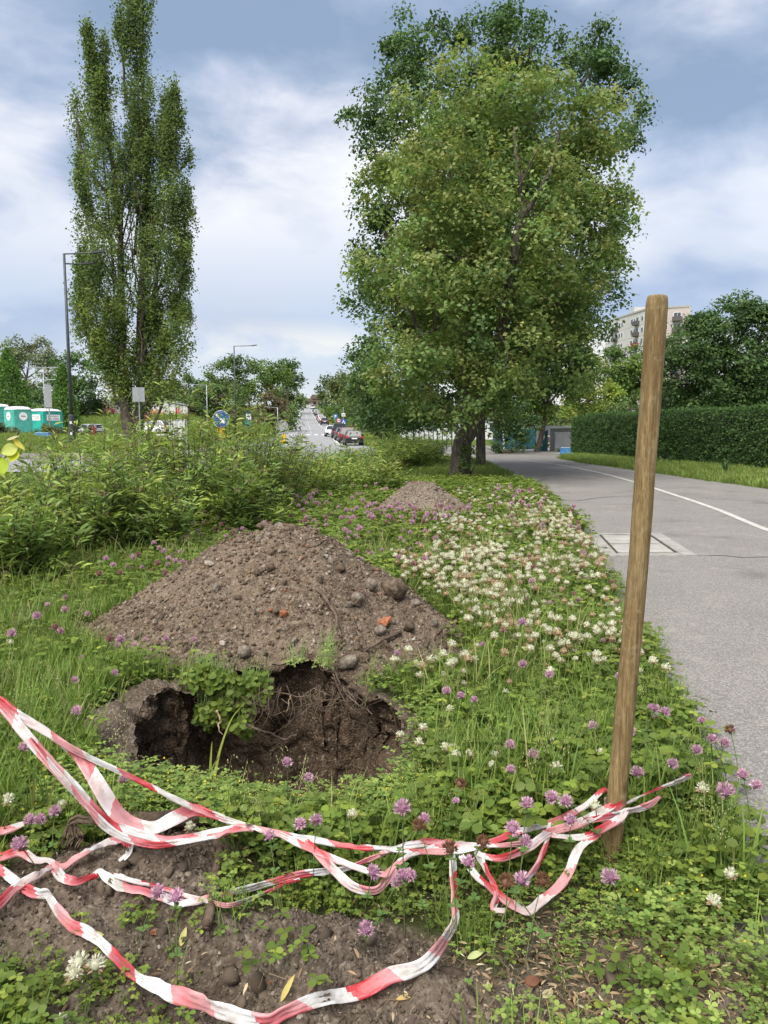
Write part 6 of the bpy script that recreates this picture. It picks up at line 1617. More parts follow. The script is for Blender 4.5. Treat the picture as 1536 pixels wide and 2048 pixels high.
for k in range(9):
    e = rs.normal() * 10
    root_obj('rootlet', None, None, [(200, 1645), (165, 1638 + e * 0.3), (138 + k * 1.5, 1645 + e * .3), (126 + 5 * k, 1672 + e * .3), (124 + 4 * k + e * .5, 1705), (122 + 4 * k + e, 1738)], .006, .0025, M_root, Y=2.5, parent=curl, sides=5)
st = atz(905, 1956, 0.03)
mb = MB(); mb.tube(np.array([[-0.03, 0, 0], [0.0, 0, 0.002], [0.03, 0.004, 0.0]]), [0.024, 0.025, 0.023], 12)
stub = mb.build('root_stub', M_rootd, smooth=False, loc=st); stub.rotation_euler = (0, 0.1, -0.25)
MB().tube(np.array([[0.0302, 0.004, 0], [0.0325, 0.0042, 0]]), [0.021, 0.020], 12).build('cut_face', M_rootp, stub)
tag(stub, 'sawn stub of a root beside the bare soil', 'root')
# leaf things: curved single leaves
def big_leaf(name, label, cat, p, length, width, dirv, nrm_, col, curl_=0.15, m=None, parent=None):
    nu, nvv = 8, 4
    tv, tf = [], []
    for i in range(nu + 1):
        t = i / nu
        wv = width * (math.sin(math.pi * min(1, t * 0.97 + 0.02)) ** 0.75) * (1.15 - 0.4 * t)
        for j in range(nvv + 1):
            c = j / nvv * 2 - 1
            tv.append((t * length, c * wv * 0.5, -curl_ * length * t * t + abs(c) * 0.10 * width))
    for i in range(nu):
        for j in range(nvv):
            a = i * (nvv + 1) + j
            tf += [(a, a + 1, a + nvv + 2), (a, a + nvv + 2, a + nvv + 1)]
    V, F, c = leaves(np.array(tv), np.array(tf), np.array([p]), np.array([dirv]), np.array([nrm_]), 1.0, np.array([col]))
    o = np_obj(name, V, F, m or M_shrub, parent, col=c, smooth=True)
    if label: tag(o, label, cat)
    return o
for px, py, ln, wd, d, col, lab in [(562, 2012, .07, .016, (0.25, 0.1, 0.55), (0.55, 0.46, 0.16), 'pale yellow leaf standing up at the fold of the tape'), (792, 2008, .055, .014, (0.9, 0.3, 0.1), (0.50, 0.36, 0.14), 'curled dry leaf on the soil below the tape'),
                                    (1085, 2005, .055, .022, (0.7, 0.7, 0.0), (0.58, 0.52, 0.30), 'pale oval leaf on the litter, low beside the soil'), (362, 1900, .05, .02, (0.1, 0.2, 0.5), (0.55, 0.52, 0.20), 'folded yellow leaf on the bare soil'), (170, 1885, .05, .03, (0.9, 0.3, 0.1), (0.62, 0.55, 0.25), 'cream leaf caught on the tape loop'),
                                    (300, 1872, .04, .02, (0.9, 0.1, 0.0), (0.36, 0.19, 0.12), 'small reddish leaf on the bare soil'), (195, 1658, .05, .028, (0.9, 0.2, 0.05), (0.50, 0.50, 0.20), 'pale green leaf lying by the loose tape end'), (935, 1925, .05, .02, (0.5, .1, .2), (0.50, 0.55, 0.25), 'yellow-green leaf beside the root stub'),
                                    (205, 1985, .045, .03, (0.9, .1, .1), (0.58, 0.50, 0.18), 'yellow leaf among the clover in the near corner'), (1050, 1975, .05, .03, (0.9, .4, 0), (0.22, 0.10, 0.06), 'dark brown leaf on the litter'), (105, 1450, .06, .03, (.9, .2, .3), (.50, .52, .20), 'yellowish leaf in the grass above the tape')]:
    p = on_surface(px, py, 1.5, 5, 0.005, G) + np.array([0, 0, 0.012])
    big_leaf('fallen_leaf', lab, 'leaf', p, ln, wd, d, (0, -0.5, 0.9), np.array(col) / 1.35, 0.2)
tw = empty('leafy_twig'); tag(tw, 'twig with yellow-green leaves poking in at the left edge', 'twig')
Yt = 4.4
MB().tube(catmull(np.array([at(-60, 1060, Yt), at(-20, 960, Yt), at(10, 915, Yt), at(30, 880, Yt), at(38, 863, Yt)]), 6), 0.004, 5).build('stem', M_stem, tw)
for (px, py), (qx, qy), wd, col in [((36, 895), (4, 905), .085, (0.42, 0.46, 0.11)), ((30, 898), (22, 922), .075, (0.50, 0.52, 0.03)), ((26, 878), (48, 898), .03, (0.45, 0.40, 0.06)), ((-6, 918), (8, 945), .10, (0.36, 0.46, 0.03)), ((14, 880), (36, 872), .02, (0.5, 0.45, 0.25))]:
    a, b = at(px, py, Yt - 0.02), at(qx, qy, Yt - 0.05)
    big_leaf('leaf', None, None, a, np.linalg.norm(b - a) * 1.1, wd, b - a, (0.2, -0.9, 0.5), np.array(col) / 1.35, 0.05, parent=tw)
# plants spilling over the back lip of the pit, and the long yellow blades
def spill(label, boxes, n, Y, ls, seed, cols):
    rs = np.random.RandomState(seed); parts = []
    for i in range(n):
        cx_, cy_, rx, ry = boxes[rs.randint(len(boxes))]
        p = at(cx_ + rs.normal() * rx * .5, cy_ + rs.normal() * ry * .5, Y + rs.normal() * 0.05)
        a0 = rs.uniform(0, 6.28); nr_ = np.array([rs.normal() * .4, -0.6, 0.8])
        dirs = np.array([[math.cos(a0 + j * 2.094), -0.2, math.sin(a0 + j * 2.094)] for j in range(3)])
        c = np.asarray(cols[rs.randint(len(cols))]) * rs.uniform(.8, 1.2)
        parts.append(leaves(ROUND[0], ROUND[1], np.tile(p, (3, 1)), dirs, np.tile(nr_, (3, 1)), ls * rs.uniform(.7, 1.3), np.tile(c, (3, 1))))
        q = p + np.array([rs.normal() * .03, 0.06, 0.05 + abs(rs.normal()) * .04])
        parts.append(stemstrip([p, 0.5 * (p + q), q], 0.001, (0.1, 0.15, 0.04)))
    V, F, c = join(parts)
    return tag(np_obj('clover_clump', V, F, M_cov, col=c), label, 'plant')
spill('dark green clover clump spilling over the back lip of the pit', [(430, 1370, 36, 26), (480, 1390, 50, 28), (450, 1420, 40, 30), (500, 1365, 36, 18), (485, 1450, 16, 16), (410, 1430, 16, 20), (400, 1360, 20, 24), (420, 1350, 30, 16)], 380, 4.15, 0.036, 3, CLOV[:3])
spill('small light green plant rooted beside the rounded grey stone', [(655, 1300, 14, 18), (650, 1325, 16, 14), (590, 1320, 24, 8)], 80, 4.33, 0.014, 4, [(0.13, 0.17, 0.05), (0.16, 0.19, 0.06)])
spill('green seedling on the dug soil in front', [(505, 1930, 12, 14), (350, 1960, 14, 20), (455, 1865, 22, 10)], 40, 2.05, 0.014, 5, [(0.10, 0.16, 0.035), (0.12, 0.17, 0.04)])
bl = empty('grass_blade'); tag(bl, 'long yellow-green grass blades arching over the dark pit', 'grass')
for pts, w_ in [([(428, 1560), (440, 1500), (462, 1440), (490, 1404)], .007), ([(420, 1545), (422, 1510), (424, 1482)], .006), ([(415, 1570), (425, 1535), (440, 1510)], .006)]:
    Q = catmull(np.array([at(a, b, 3.16) for a, b in pts]), 6); t = np.linspace(0, 1, len(Q))
    wv = (w_ * (1 - t) ** 0.6)[:, None] * np.array([1, 0, 0.3])
    V = np.vstack([Q + wv, Q - wv]); n = len(Q)
    np_obj('blade', V, np.array([(i, i + 1, n + i + 1, n + i) for i in range(n - 1)]), M_grass, bl, col=np.tile((0.22, 0.26, 0.055), (2 * n, 1)))
# arching tuft of sword leaves by the hedge
rs = np.random.RandomState(23); parts = []
b0 = at(1450, 938, 24.2); b0[2] = Tz(b0[0], b0[1])
for i in range(46):
    d = rs.uniform(0, 6.28); h = rs.uniform(.4, .75); sp = rs.uniform(.15, .65)
    t = np.linspace(0, 1, 5)
    Q = b0 + np.stack([sp * t ** 1.6 * math.cos(d), sp * t ** 1.6 * math.sin(d), h * (t * 1.5 - 0.75 * t * t)], -1)
    wv = (0.013 * (1.02 - t))[:, None] * np.array([-math.sin(d), math.cos(d), 0])
    V = np.vstack([Q + wv, Q - wv])
    parts.append((V, np.array([(j, j + 1, 5 + j + 1, 5 + j) for j in range(4)]), np.array((0.06, 0.11, 0.04)) * rs.uniform(.8, 1.3)))
V, F, c = join(parts)
tag(np_obj('sword_leaf_plant', V, F, M_cov, col=c), 'tuft of arching sword-shaped leaves at the foot of the hedge', 'plant')
# ------------------------------------------------------------------ street furniture and things far off
M_dk = mat('dark_grey_metal', (0.05, 0.055, 0.06), 0.5, scale=4, spec=0.4)
M_gal = mat('galvanised_metal', (0.32, 0.34, 0.36), 0.5, scale=6, spec=0.5, metal=0.3)
M_wht = mat('white_enamel', (0.72, 0.72, 0.71), 0.5, scale=5, var=0.06)
M_sgr = mat('grey_sign_back', (0.28, 0.29, 0.30), 0.6, scale=5, var=0.08)
M_blue = mat('sign_blue', (0.012, 0.085, 0.36), 0.4, scale=5, var=0.08, spec=0.5)
M_redp = mat('sign_red', (0.5, 0.03, 0.03), 0.45, scale=5, var=0.08)
M_yel = mat('sign_yellow', (0.78, 0.46, 0.02), 0.5, scale=20, var=0.12)
M_teal = mat('teal_plastic', (0.015, 0.30, 0.25), 0.45, scale=2, var=0.10, spec=0.4)
M_teal2 = mat('pale_teal_plastic', (0.06, 0.34, 0.28), 0.45, scale=2, var=0.10, spec=0.4)
M_roofw = mat('white_plastic', (0.70, 0.72, 0.72), 0.5, scale=3, var=0.06)
M_ink = mat('dark_lettering', (0.05, 0.06, 0.07), 0.6)
M_brn = mat('brown_board', (0.10, 0.035, 0.03), 0.7)
def gz(x, y): return Tz(x, y) + 0.02
def lamp(label, px, ytop, Y, arms, r0=0.09, H=None, box=False, m=M_dk):
    p = at(px, ytop, Y); b = np.array([p[0], Y, gz(p[0], Y) - 0.05]); h = p[2] - b[2]
    root = empty('street_lamp', tuple(b)); tag(root, label, 'street lamp')
    MB().tube(np.array([[0, 0, 0], [0, 0, h * .5], [0, 0, h]]), [r0, r0 * .8, r0 * .6], 10).build('pole', m, root, smooth=True)
    if box: MB().tube(np.array([[0, 0, 0], [0, 0, 1.5], [0, 0, 1.54]]), [r0 * 1.6, r0 * 1.6, r0 * 1.1], 10).build('pole_base', m, root)
    for (dx, dz, dy) in arms:
        z0 = h + min(0, dz) * 0 - (0.02 if dz >= 0 else -dz)
        s = 1 if dx > 0 else -1
        a = MB().tube(np.array([[0, 0, z0], [dx * .6, dy * .6, z0 + 0.03], [dx, dy, z0 + 0.06]]), r0 * .38, 7).build('arm', m, root)
        MB().add([(dx + s * q * .62, dy + v * .13 * (1 - .3 * q), z0 + .06 + u * .05 + q * .07) for q in (0, .5, 1) for u in (-1, 1) for v in (-1, 1)],
                 [(0, 1, 3, 2), (8, 10, 11, 9)] + [(4*k+i, 4*k+j, 4*k+4+j, 4*k+4+i) for k in range(2) for i, j in ((0, 1), (1, 3), (3, 2), (2, 0))]).build('lamp_head', m, a, bevel=0.01)
    return root, b, h
lr, lb, lh = lamp('tall dark street lamp beside the poplar, arm over the road', 128, 507, 40, [(1.45, 0.1, 0), (0.75, -.5, 0.4)], 0.10, box=True)
for z in (1.12, 0.55): MB().box((0.02, -0.165, z), (0.11, 0.012, 0.13)).build('sticker', M_wht, lr)
lamp('street lamp left of the street in front of the trees', 468, 692, 92, [(2.1, 0.1, 0)], 0.11)
lamp('far double-armed lamp behind the toilets', 86, 735, 107, [(-2.2, 0.1, 0), (2.6, 0.1, 0), (-1.6, -1.6, 0), (1.8, -1.7, 0)], 0.10, m=M_gal)
lamp('slim grey lamp near the keep-right sign', 413, 770, 110, [(-1.6, 0.1, 0)], 0.10, m=M_gal)
lamp('lamp in front of the graffiti wall', 351, 786, 128, [(-1.5, 0.1, 0)], 0.09)
lamp('pale lamp post left of the street edge', 555, 815, 105, [(-1.0, 0.05, 0)], 0.09, m=M_gal)
lamp('white lamp post far up the street', 597, 799, 300, [(-1.2, .1, 0)], 0.16, m=M_gal)

def disc(r, n=28): return [(r * math.cos(2 * math.pi * i / n), r * math.sin(2 * math.pi * i / n)) for i in range(n)]
UX, UZ = (1, 0, 0), (0, 0, 1)
def sign(name, label, px, py, Y, polys, pole_m=M_gal, pr=0.03, zt=0.0, below=None):
    """polys: list of (part name, polygon (x,z), material, depth offset towards the camera)"""
    c = at(px, py, Y); b = (c[0], Y, gz(c[0], Y) - 0.04)
    root = empty(name, b); tag(root, label, 'road sign')
    h = c[2] - b[2]
    MB().tube(np.array([[0, 0.03 + pr, 0], [0, 0.03 + pr, h + zt]]), pr, 8).build('pole', pole_m, root)
    for nm, poly, m, d in polys:
        MB().prism(poly, (0, -d, h), UX, UZ, (0, 0.012, 0)).build(nm, m, root)
    return root, h
def rect(x0, x1, z0, z1): return [(x0, z0), (x1, z0), (x1, z1), (x0, z1)]
ar = 0.5
arrow = [(-0.20, 0.155), (-0.155, 0.20), (0.075, -0.02), (0.125, 0.045), (0.155, -0.16), (-0.05, -0.13), (0.025, -0.075)]
sr, h = sign('keep_right_sign', 'round blue sign with white arrow pointing down right', 442, 838, 27, [('disc', disc(0.305), M_wht, 0.0), ('face', disc(0.285), M_blue, 0.006), ('arrow', [(x, z) for x, z in arrow], M_wht, 0.012)], pr=0.035, zt=0.2)
MB().box((0, 0, h - 0.52), (0.28, 0.10, 0.36)).build('yellow_block', M_yel, sr, bevel=0.01)
sr, h = sign('road_sign', 'grey round-topped back of a sign with yellow block below', 564, 853, 38, [('disc', disc(0.31), M_sgr, -0.02), ('panel', rect(-0.31, 0.31, -0.40, 0), M_sgr, -0.008)], zt=0.35)
MB().box((0.06, 0, h - 0.62), (0.24, 0.10, 0.45)).build('yellow_block', M_yel, sr, bevel=0.01)
sr, h = sign('road_sign', 'plain white square back of a sign before the poplar', 277, 789, 38, [('panel', rect(-0.30, 0.30, -0.35, 0.35), M_sgr, 0.0), ('strip', rect(-0.02, 0.02, -0.35, 0.35), M_sgr, 0.008)], zt=0.25)
sign('road_sign', 'small dark red board on a thin post right of the poplar', 295, 834, 41, [('panel', rect(-0.15, 0.15, -0.20, 0.20), M_brn, 0.0)], pole_m=M_dk)
sign('road_sign', 'tall grey sign back near the toilets', 96, 792, 58, [('panel', rect(-0.26, 0.26, -0.85, 0.85), M_sgr, 0.0)], zt=1.0, pr=0.05)
sr, h = sign('info_totem', 'dark blue bus stop totem with white timetable panel', 497, 836, 62, [('panel', rect(-0.30, 0.30, -0.62, 0.55), mat('totem_blue', (0.02, 0.06, 0.11), 0.4), 0.0), ('timetable', rect(-0.20, 0.22, -0.15, 0.34), M_wht, 0.01), ('bar', rect(-0.12, 0.12, 0.07, 0.13), M_ink, 0.02), ('band', rect(-0.3, 0.3, -0.5, -0.22), M_teal, 0.01)], pole_m=M_dk, pr=0.06, zt=0.6)
sign('road_sign', 'blue parking sign beside the street', 671, 833, 125, [('panel', rect(-0.36, 0.36, -0.42, 0.42), mat('faded_sign_blue', (0.05, 0.16, 0.34), 0.5), 0.0), ('letter_stem', rect(-0.14, -0.05, -0.25, 0.25), M_wht, 0.01), ('letter_bowl', [(-0.05, 0.25), (0.12, 0.22), (0.16, 0.12), (0.12, 0.02), (-0.05, 0.0)], M_wht, 0.012)])
sign('road_sign', 'round white no-overtaking sign with red rim', 677.5, 841, 122, [('rim', disc(0.36), M_redp, 0.0), ('face', disc(0.26), M_wht, 0.01), ('mark', rect(-0.17, -0.03, -0.09, 0.10), M_redp, 0.02), ('mark', rect(0.03, 0.17, -0.09, 0.10), M_ink, 0.02)])
sign('road_sign', 'blue crossing sign with white triangle and a pale plate above', 687, 844, 118, [('panel', rect(-0.42, 0.42, -0.42, 0.42), M_blue, 0.0), ('triangle', [(-0.30, -0.3), (0.30, -0.3), (0, 0.32)], M_wht, 0.01), ('figure', [(-0.10, -0.26), (0.1, -0.26), (0.05, 0.06), (-0.05, 0.06)], M_ink, 0.02), ('plate', rect(-0.28, 0.28, 0.85, 1.35), M_wht, 0.0), ('plate_mark', rect(-0.2, 0.2, 1.0, 1.2), M_sgr, 0.01)], zt=2.2, pr=0.05)
sr, h = sign('road_sign', 'blue sign with an orange pennant above it beside the hedge', 1149, 861, 47, [('panel', [(-0.16, -0.30), (0.16, -0.30), (0.22, 0.22), (-0.18, 0.22)], mat('faded_sign_blue', (0.05, 0.16, 0.34), 0.5), 0.0), ('figure', [(-0.1, -0.26), (0.08, -0.26), (0.03, 0.16), (-0.02, 0.16)], M_wht, 0.012), ('pennant', [(0.0, 0.30), (0.06, 0.30), (0.17, 0.92), (-0.08, 0.92)], M_yel, 0.0)], pole_m=M_dk, pr=0.02, zt=0.9)

# ---- portable toilets
def cabin(label, px0, px1, Y, ytop, m, rz, signs, domed):
    cxp = (px0 + px1) / 2
    c = at(cxp, ytop, Y); z0 = gz(c[0], Y); H = c[2] - z0
    W = (px1 - px0) * Y / F_PX
    root = empty('portable_toilet', (c[0], Y, z0), rz); tag(root, label, 'portable toilet', 'portable toilets on the yard')
    w_, d_ = W * 0.72, W * 0.62
    MB().box((0, 0, (H - 0.28) / 2), (w_, d_, H - 0.28)).build('cabin', m, root, bevel=0.03)
    prof = [(1.06, 0.0), (1.06, 0.08), (0.98, 0.17), (0.78, 0.24), (0.45, 0.28)] if domed else [(1.08, 0.0), (1.08, 0.06), (0.85, 0.19), (0.5, 0.26)]
    V, F = [], []
    sh = 24
    for k, z in prof:
        for i in range(sh):
            a = 2 * math.pi * (i + .5) / sh
            ca, sa = math.cos(a), math.sin(a); q = max(abs(ca), abs(sa)) ** 0.85
            V.append((k * w_ / 2 * ca / q, k * d_ / 2 * sa / q, H - 0.28 + z))
    for j in range(len(prof) - 1):
        for i in range(sh): F.append((j*sh+i, j*sh+(i+1) % sh, (j+1)*sh+(i+1) % sh, (j+1)*sh+i))
    F.append(tuple(range((len(prof)-1)*sh, len(prof)*sh)))
    MB().add(V, F).build('roof', M_roofw, root, smooth=False)
    dr = MB().box((0, -d_/2 - 0.012, (H - 0.5) / 2 + 0.05), (w_ * 0.78, 0.02, H - 0.55)).build('door', m, root, bevel=0.008)
    for f, side in signs:
        if domed:
            nrm_ = (0, -1, 0) if side == 'front' else (1, 0, 0)
            O = (f * w_, -d_/2 - 0.036, H * 0.66) if side == 'front' else (w_/2 + 0.012, f * d_, H * 0.66)
            U = (1, 0, 0) if side == 'front' else (0, 1, 0)
            MB().prism(disc(W * 0.14), O, U, UZ, tuple(0.012 * a for a in nrm_)).build('round_sign', M_wht, root)
            MB().prism([(-W*.09, -.02), (W*.09, -.02), (W*.07, .04), (-W*.06, .05)], tuple(a + 0.016 * b for a, b in zip(O, nrm_)), U, UZ, tuple(0.006 * a for a in nrm_)).build('emblem', M_ink, root)
        else:
            if side == 'front': O, U, nn_ = (f * w_, -d_/2 - 0.036, H * 0.56), (1, 0, 0), (0, -1, 0)
            else: O, U, nn_ = (w_/2 + 0.012, f * d_, H * 0.56), (0, 1, 0), (1, 0, 0)
            hw_ = (w_ if side == 'front' else d_) * 0.34
            MB().prism(rect(-hw_, hw_, -0.02, 0.52), O, U, UZ, tuple(0.012 * a for a in nn_)).build('sign_board', M_wht, root)
            mw = MB()
            for row, z in ((0, 0.28), (1, 0.06)):
                nchar = 9 if row == 0 else 11
                for ci in range(nchar):
                    if (ci * 7 + row * 3) % 9 == 4 and row: continue
                    x = -hw_ * 0.84 + 2 * hw_ * 0.84 * (ci + .12) / nchar
                    O2 = tuple(a + 0.014 * b for a, b in zip(O, nn_))
                    cw = 2 * hw_ * 0.84 / nchar * 0.55
                    mw.prism(rect(x, x + cw * 0.4, z, z + 0.15), O2, U, UZ, tuple(0.006 * a for a in nn_))
                    mw.prism(rect(x + cw * 0.45, x + cw, z + (0.0 if ci % 2 else .10), z + (0.05 if ci % 2 else .15)), O2, U, UZ, tuple(0.006 * a for a in nn_))
            mw.build('lettering', M_ink, root)
    return root, w_, d_, H
cabin('rounded teal toilet with white dome and round signs at the left', 6, 64, 66, 813, M_teal2, R(-38), [(0.0, 'front'), (0.0, 'side')], True)
cabin('square teal toilet with white lettered boards', 52, 124, 72, 817, M_teal, R(-28), [(0.0, 'front'), (0.0, 'side')], False)
cabin('teal toilet half hidden behind the rounded one', -34, 20, 72, 808, M_teal2, R(-38), [(0.0, 'front')], True)

# ---- blue painted blocks
def block(label, px0, px1, ytop, ybot, Y):
    a, b = at(px0, ytop, Y), at(px1, ytop, Y)
    z0 = gz((a[0] + b[0]) / 2, Y); h = max(a[2] - z0, 0.3); wd = b[0] - a[0]
    root = empty('painted_block', ((a[0] + b[0]) / 2, Y, z0)); tag(root, label, 'block')
    poly = [(-wd/2, 0), (wd/2 * 1.08, 0), (wd/2 * 0.92, h), (-wd/2 * 0.96, h)]
    MB().prism(poly, (0, -0.25, 0), UX, UZ, (0, 0.5, 0)).build('body', mat('chipped_blue_paint', (0.03, 0.16, 0.42), 0.6, col2=(0.12, 0.34, 0.60), scale=5), root, bevel=0.03)
    MB().prism([(-wd*.47, h - .005), (wd*.44, h - .005), (wd*.43, h + .03), (-wd*.46, h + .03)], (0, -0.24, 0), UX, UZ, (0, 0.48, 0)).build('pale_top', mat('pale_blue_paint', (0.36, 0.48, 0.58), 0.6), root, bevel=0.008)
block('blue painted concrete block on the traffic island', 72, 102, 873, 890, 44)
block('blue and white block at the grass corner by the hedge', 1122, 1140, 896, 908, 43)

# ---- graffiti wall and sheds
wl = empty('graffiti_wall'); tag(wl, 'white wall with pink and red graffiti on the grass bank', 'wall')
M_wall_w = mat('white_render', (0.62, 0.61, 0.58), 0.9, scale=0.5, var=0.07, detail=7)
Yw = 141
def wx_(px): return at(px, 830, Yw)[0]
zt_, zb_ = at(200, 803, Yw)[2], 2.2
x0, x1 = wx_(170), wx_(318)
MB().box(((x0 + x1) / 2, Yw + 0.3, (zt_ + zb_) / 2), (x1 - x0, 0.5, zt_ - zb_)).build('wall_panel', M_wall_w, wl)
x2, x3 = wx_(302), wx_(381)
zt2 = at(340, 803, Yw)[2]
MB().prism([(0, zb_), (x3 - x2, zb_), (x3 - x2, zt2 - 0.9), ((x3 - x2) * .35, zt2), (0, zt2 + 0.1)], (x2, Yw - 2.0, 0), UX, UZ, (0, 6, 0)).build('shed_wall', M_wall_w, wl)
MB().prism([(0, zt2 + 0.12), ((x3 - x2) * .35, zt2 + .02), (x3 - x2 + .3, zt2 - .88), (x3 - x2 + .3, zt2 - .7), ((x3 - x2) * .35, zt2 + .2), (0, zt2 + .3)], (x2, Yw - 2.2, 0), UX, UZ, (0, 6.4, 0)).build('shed_roof', M_sgr, wl)
MB().box((wx_(338), Yw - 2.03, (zt2 + zb_) / 2 - .4), (0.12, 0.05, zt2 - zb_ - .9)).build('drainpipe', M_sgr, wl)
MB().box((wx_(190) + 6, Yw + 1.2, zt_ + 0.4), (6, 3, 1.2)).build('roof_box', M_wall_w, wl)
def burst(cxp, cyp, rw, rh, cols, seed, Yp, n=26):
    rs = np.random.RandomState(seed)
    c = at(cxp, cyp, Yp); s = Yp / F_PX
    for k, (m, q) in enumerate(cols):
        poly = []
        for i in range(n):
            a = 2 * math.pi * i / n + 0.1 * k
            r_ = (q if i % 2 else q * rs.uniform(0.35, 0.62)) * rs.uniform(0.75, 1.05)
            poly.append((rw * s * r_ * math.cos(a), rh * s * r_ * math.sin(a)))
        MB().prism(poly, (c[0], Yp - 0.012 * k, c[2]), UX, UZ, (0, 0.012, 0)).build('graffiti', m, wl)
G1, G2, G3 = mat('graffiti_red', (0.52, 0.07, 0.08), 0.8), mat('graffiti_pink', (0.62, 0.24, 0.24), 0.8), mat('graffiti_dark', (0.10, 0.04, 0.05), 0.8)
G4 = mat('graffiti_orange', (0.62, 0.25, 0.12), 0.8)
burst(212, 820, 32, 13, [(G1, 1.0)], 1, Yw - 0.02)
burst(208, 820, 26, 9, [(G2, 1.0)], 2, Yw - 0.05)
for i, (dx, dz) in enumerate([(-18, 3), (-9, -2), (0, 2), (8, -2), (17, 3)]):       # letter-like strokes
    c = at(208 + dx, 821 + dz, Yw - 0.1); s = Yw / F_PX
    MB().prism([(-3*s, -4*s), (-1.2*s, -4*s), (2.5*s, 4*s), (0.8*s, 4*s)] if i % 2 else [(2*s, -4*s), (3.4*s, -4*s), (-1*s, 4.5*s), (-2.6*s, 4.5*s)], (c[0], Yw - 0.1, c[2]), UX, UZ, (0, 0.01, 0)).build('graffiti', G3, wl)
burst(311, 828, 20, 14, [(G4, 1.0)], 4, Yw - 2.03, 22)
burst(311, 830, 11, 6, [(G2, 1.0)], 5, Yw - 2.06, 18)
for xx, hh in ((344, 10), (347, 16), (354, 22), (357, 24), (360, 20)):
    c = at(xx, 838, Yw - 2.03); s = Yw / F_PX
    MB().prism([(-1.6*s, 0), (1.6*s, 0), (1.0*s, hh*s), (-0.4*s, hh*1.05*s)], (c[0], Yw - 2.03, c[2]), UX, UZ, (0, 0.012, 0)).build('graffiti', G1 if xx > 350 else G2, wl)
# white cabinet by the road
c = at(356, 841, 45); z0 = gz(c[0], 45)
ub = empty('utility_cabinet', (c[0], 45, z0)); tag(ub, 'white utility cabinet half hidden behind the shrubs', 'cabinet')
MB().box((0, 0, (c[2] - z0) / 2), (0.98, 0.4, c[2] - z0)).build('body', M_wht, ub, bevel=0.015)
MB().box((0, 0, c[2] - z0 + 0.03), (1.04, 0.46, 0.06)).build('lid', M_roofw, ub, bevel=0.01)
for s_ in (-1, 1): MB().box((s_ * 0.24, -0.207, (c[2] - z0) / 2), (0.45, 0.014, (c[2] - z0) * .84)).build('door', M_wht, ub, bevel=0.004)
# handcart with red box near the silver car
c = at(193, 884, 52); z0 = gz(c[0], 52)
hc = empty('handcart', (c[0], 52, z0)); tag(hc, 'small handcart with a red bin beside the juniper', 'handcart')
MB().box((-0.15, 0, 0.42), (0.28, 0.3, 0.5)).build('bin', mat('faded_red_plastic', (0.42, 0.06, 0.05), 0.6), hc, bevel=0.03)
MB().box((0.28, 0, 0.45), (0.5, 0.35, 0.06)).build('platform', M_gal, hc)
for dx in (0.08, 0.5):
    MB().tube(np.array([[dx, -0.16, 0.42], [dx, -0.16, 0.85]]), 0.018, 6).build('upright', M_gal, hc)
    MB().tube(np.array([[dx, -0.2, 0.14], [dx, -0.14, 0.14]]), 0.14, 14).build('wheel', M_ink, hc)
MB().tube(np.array([[0.08, -0.16, 0.85], [0.5, -0.16, 0.85]]), 0.018, 6).build('rail', M_gal, hc)

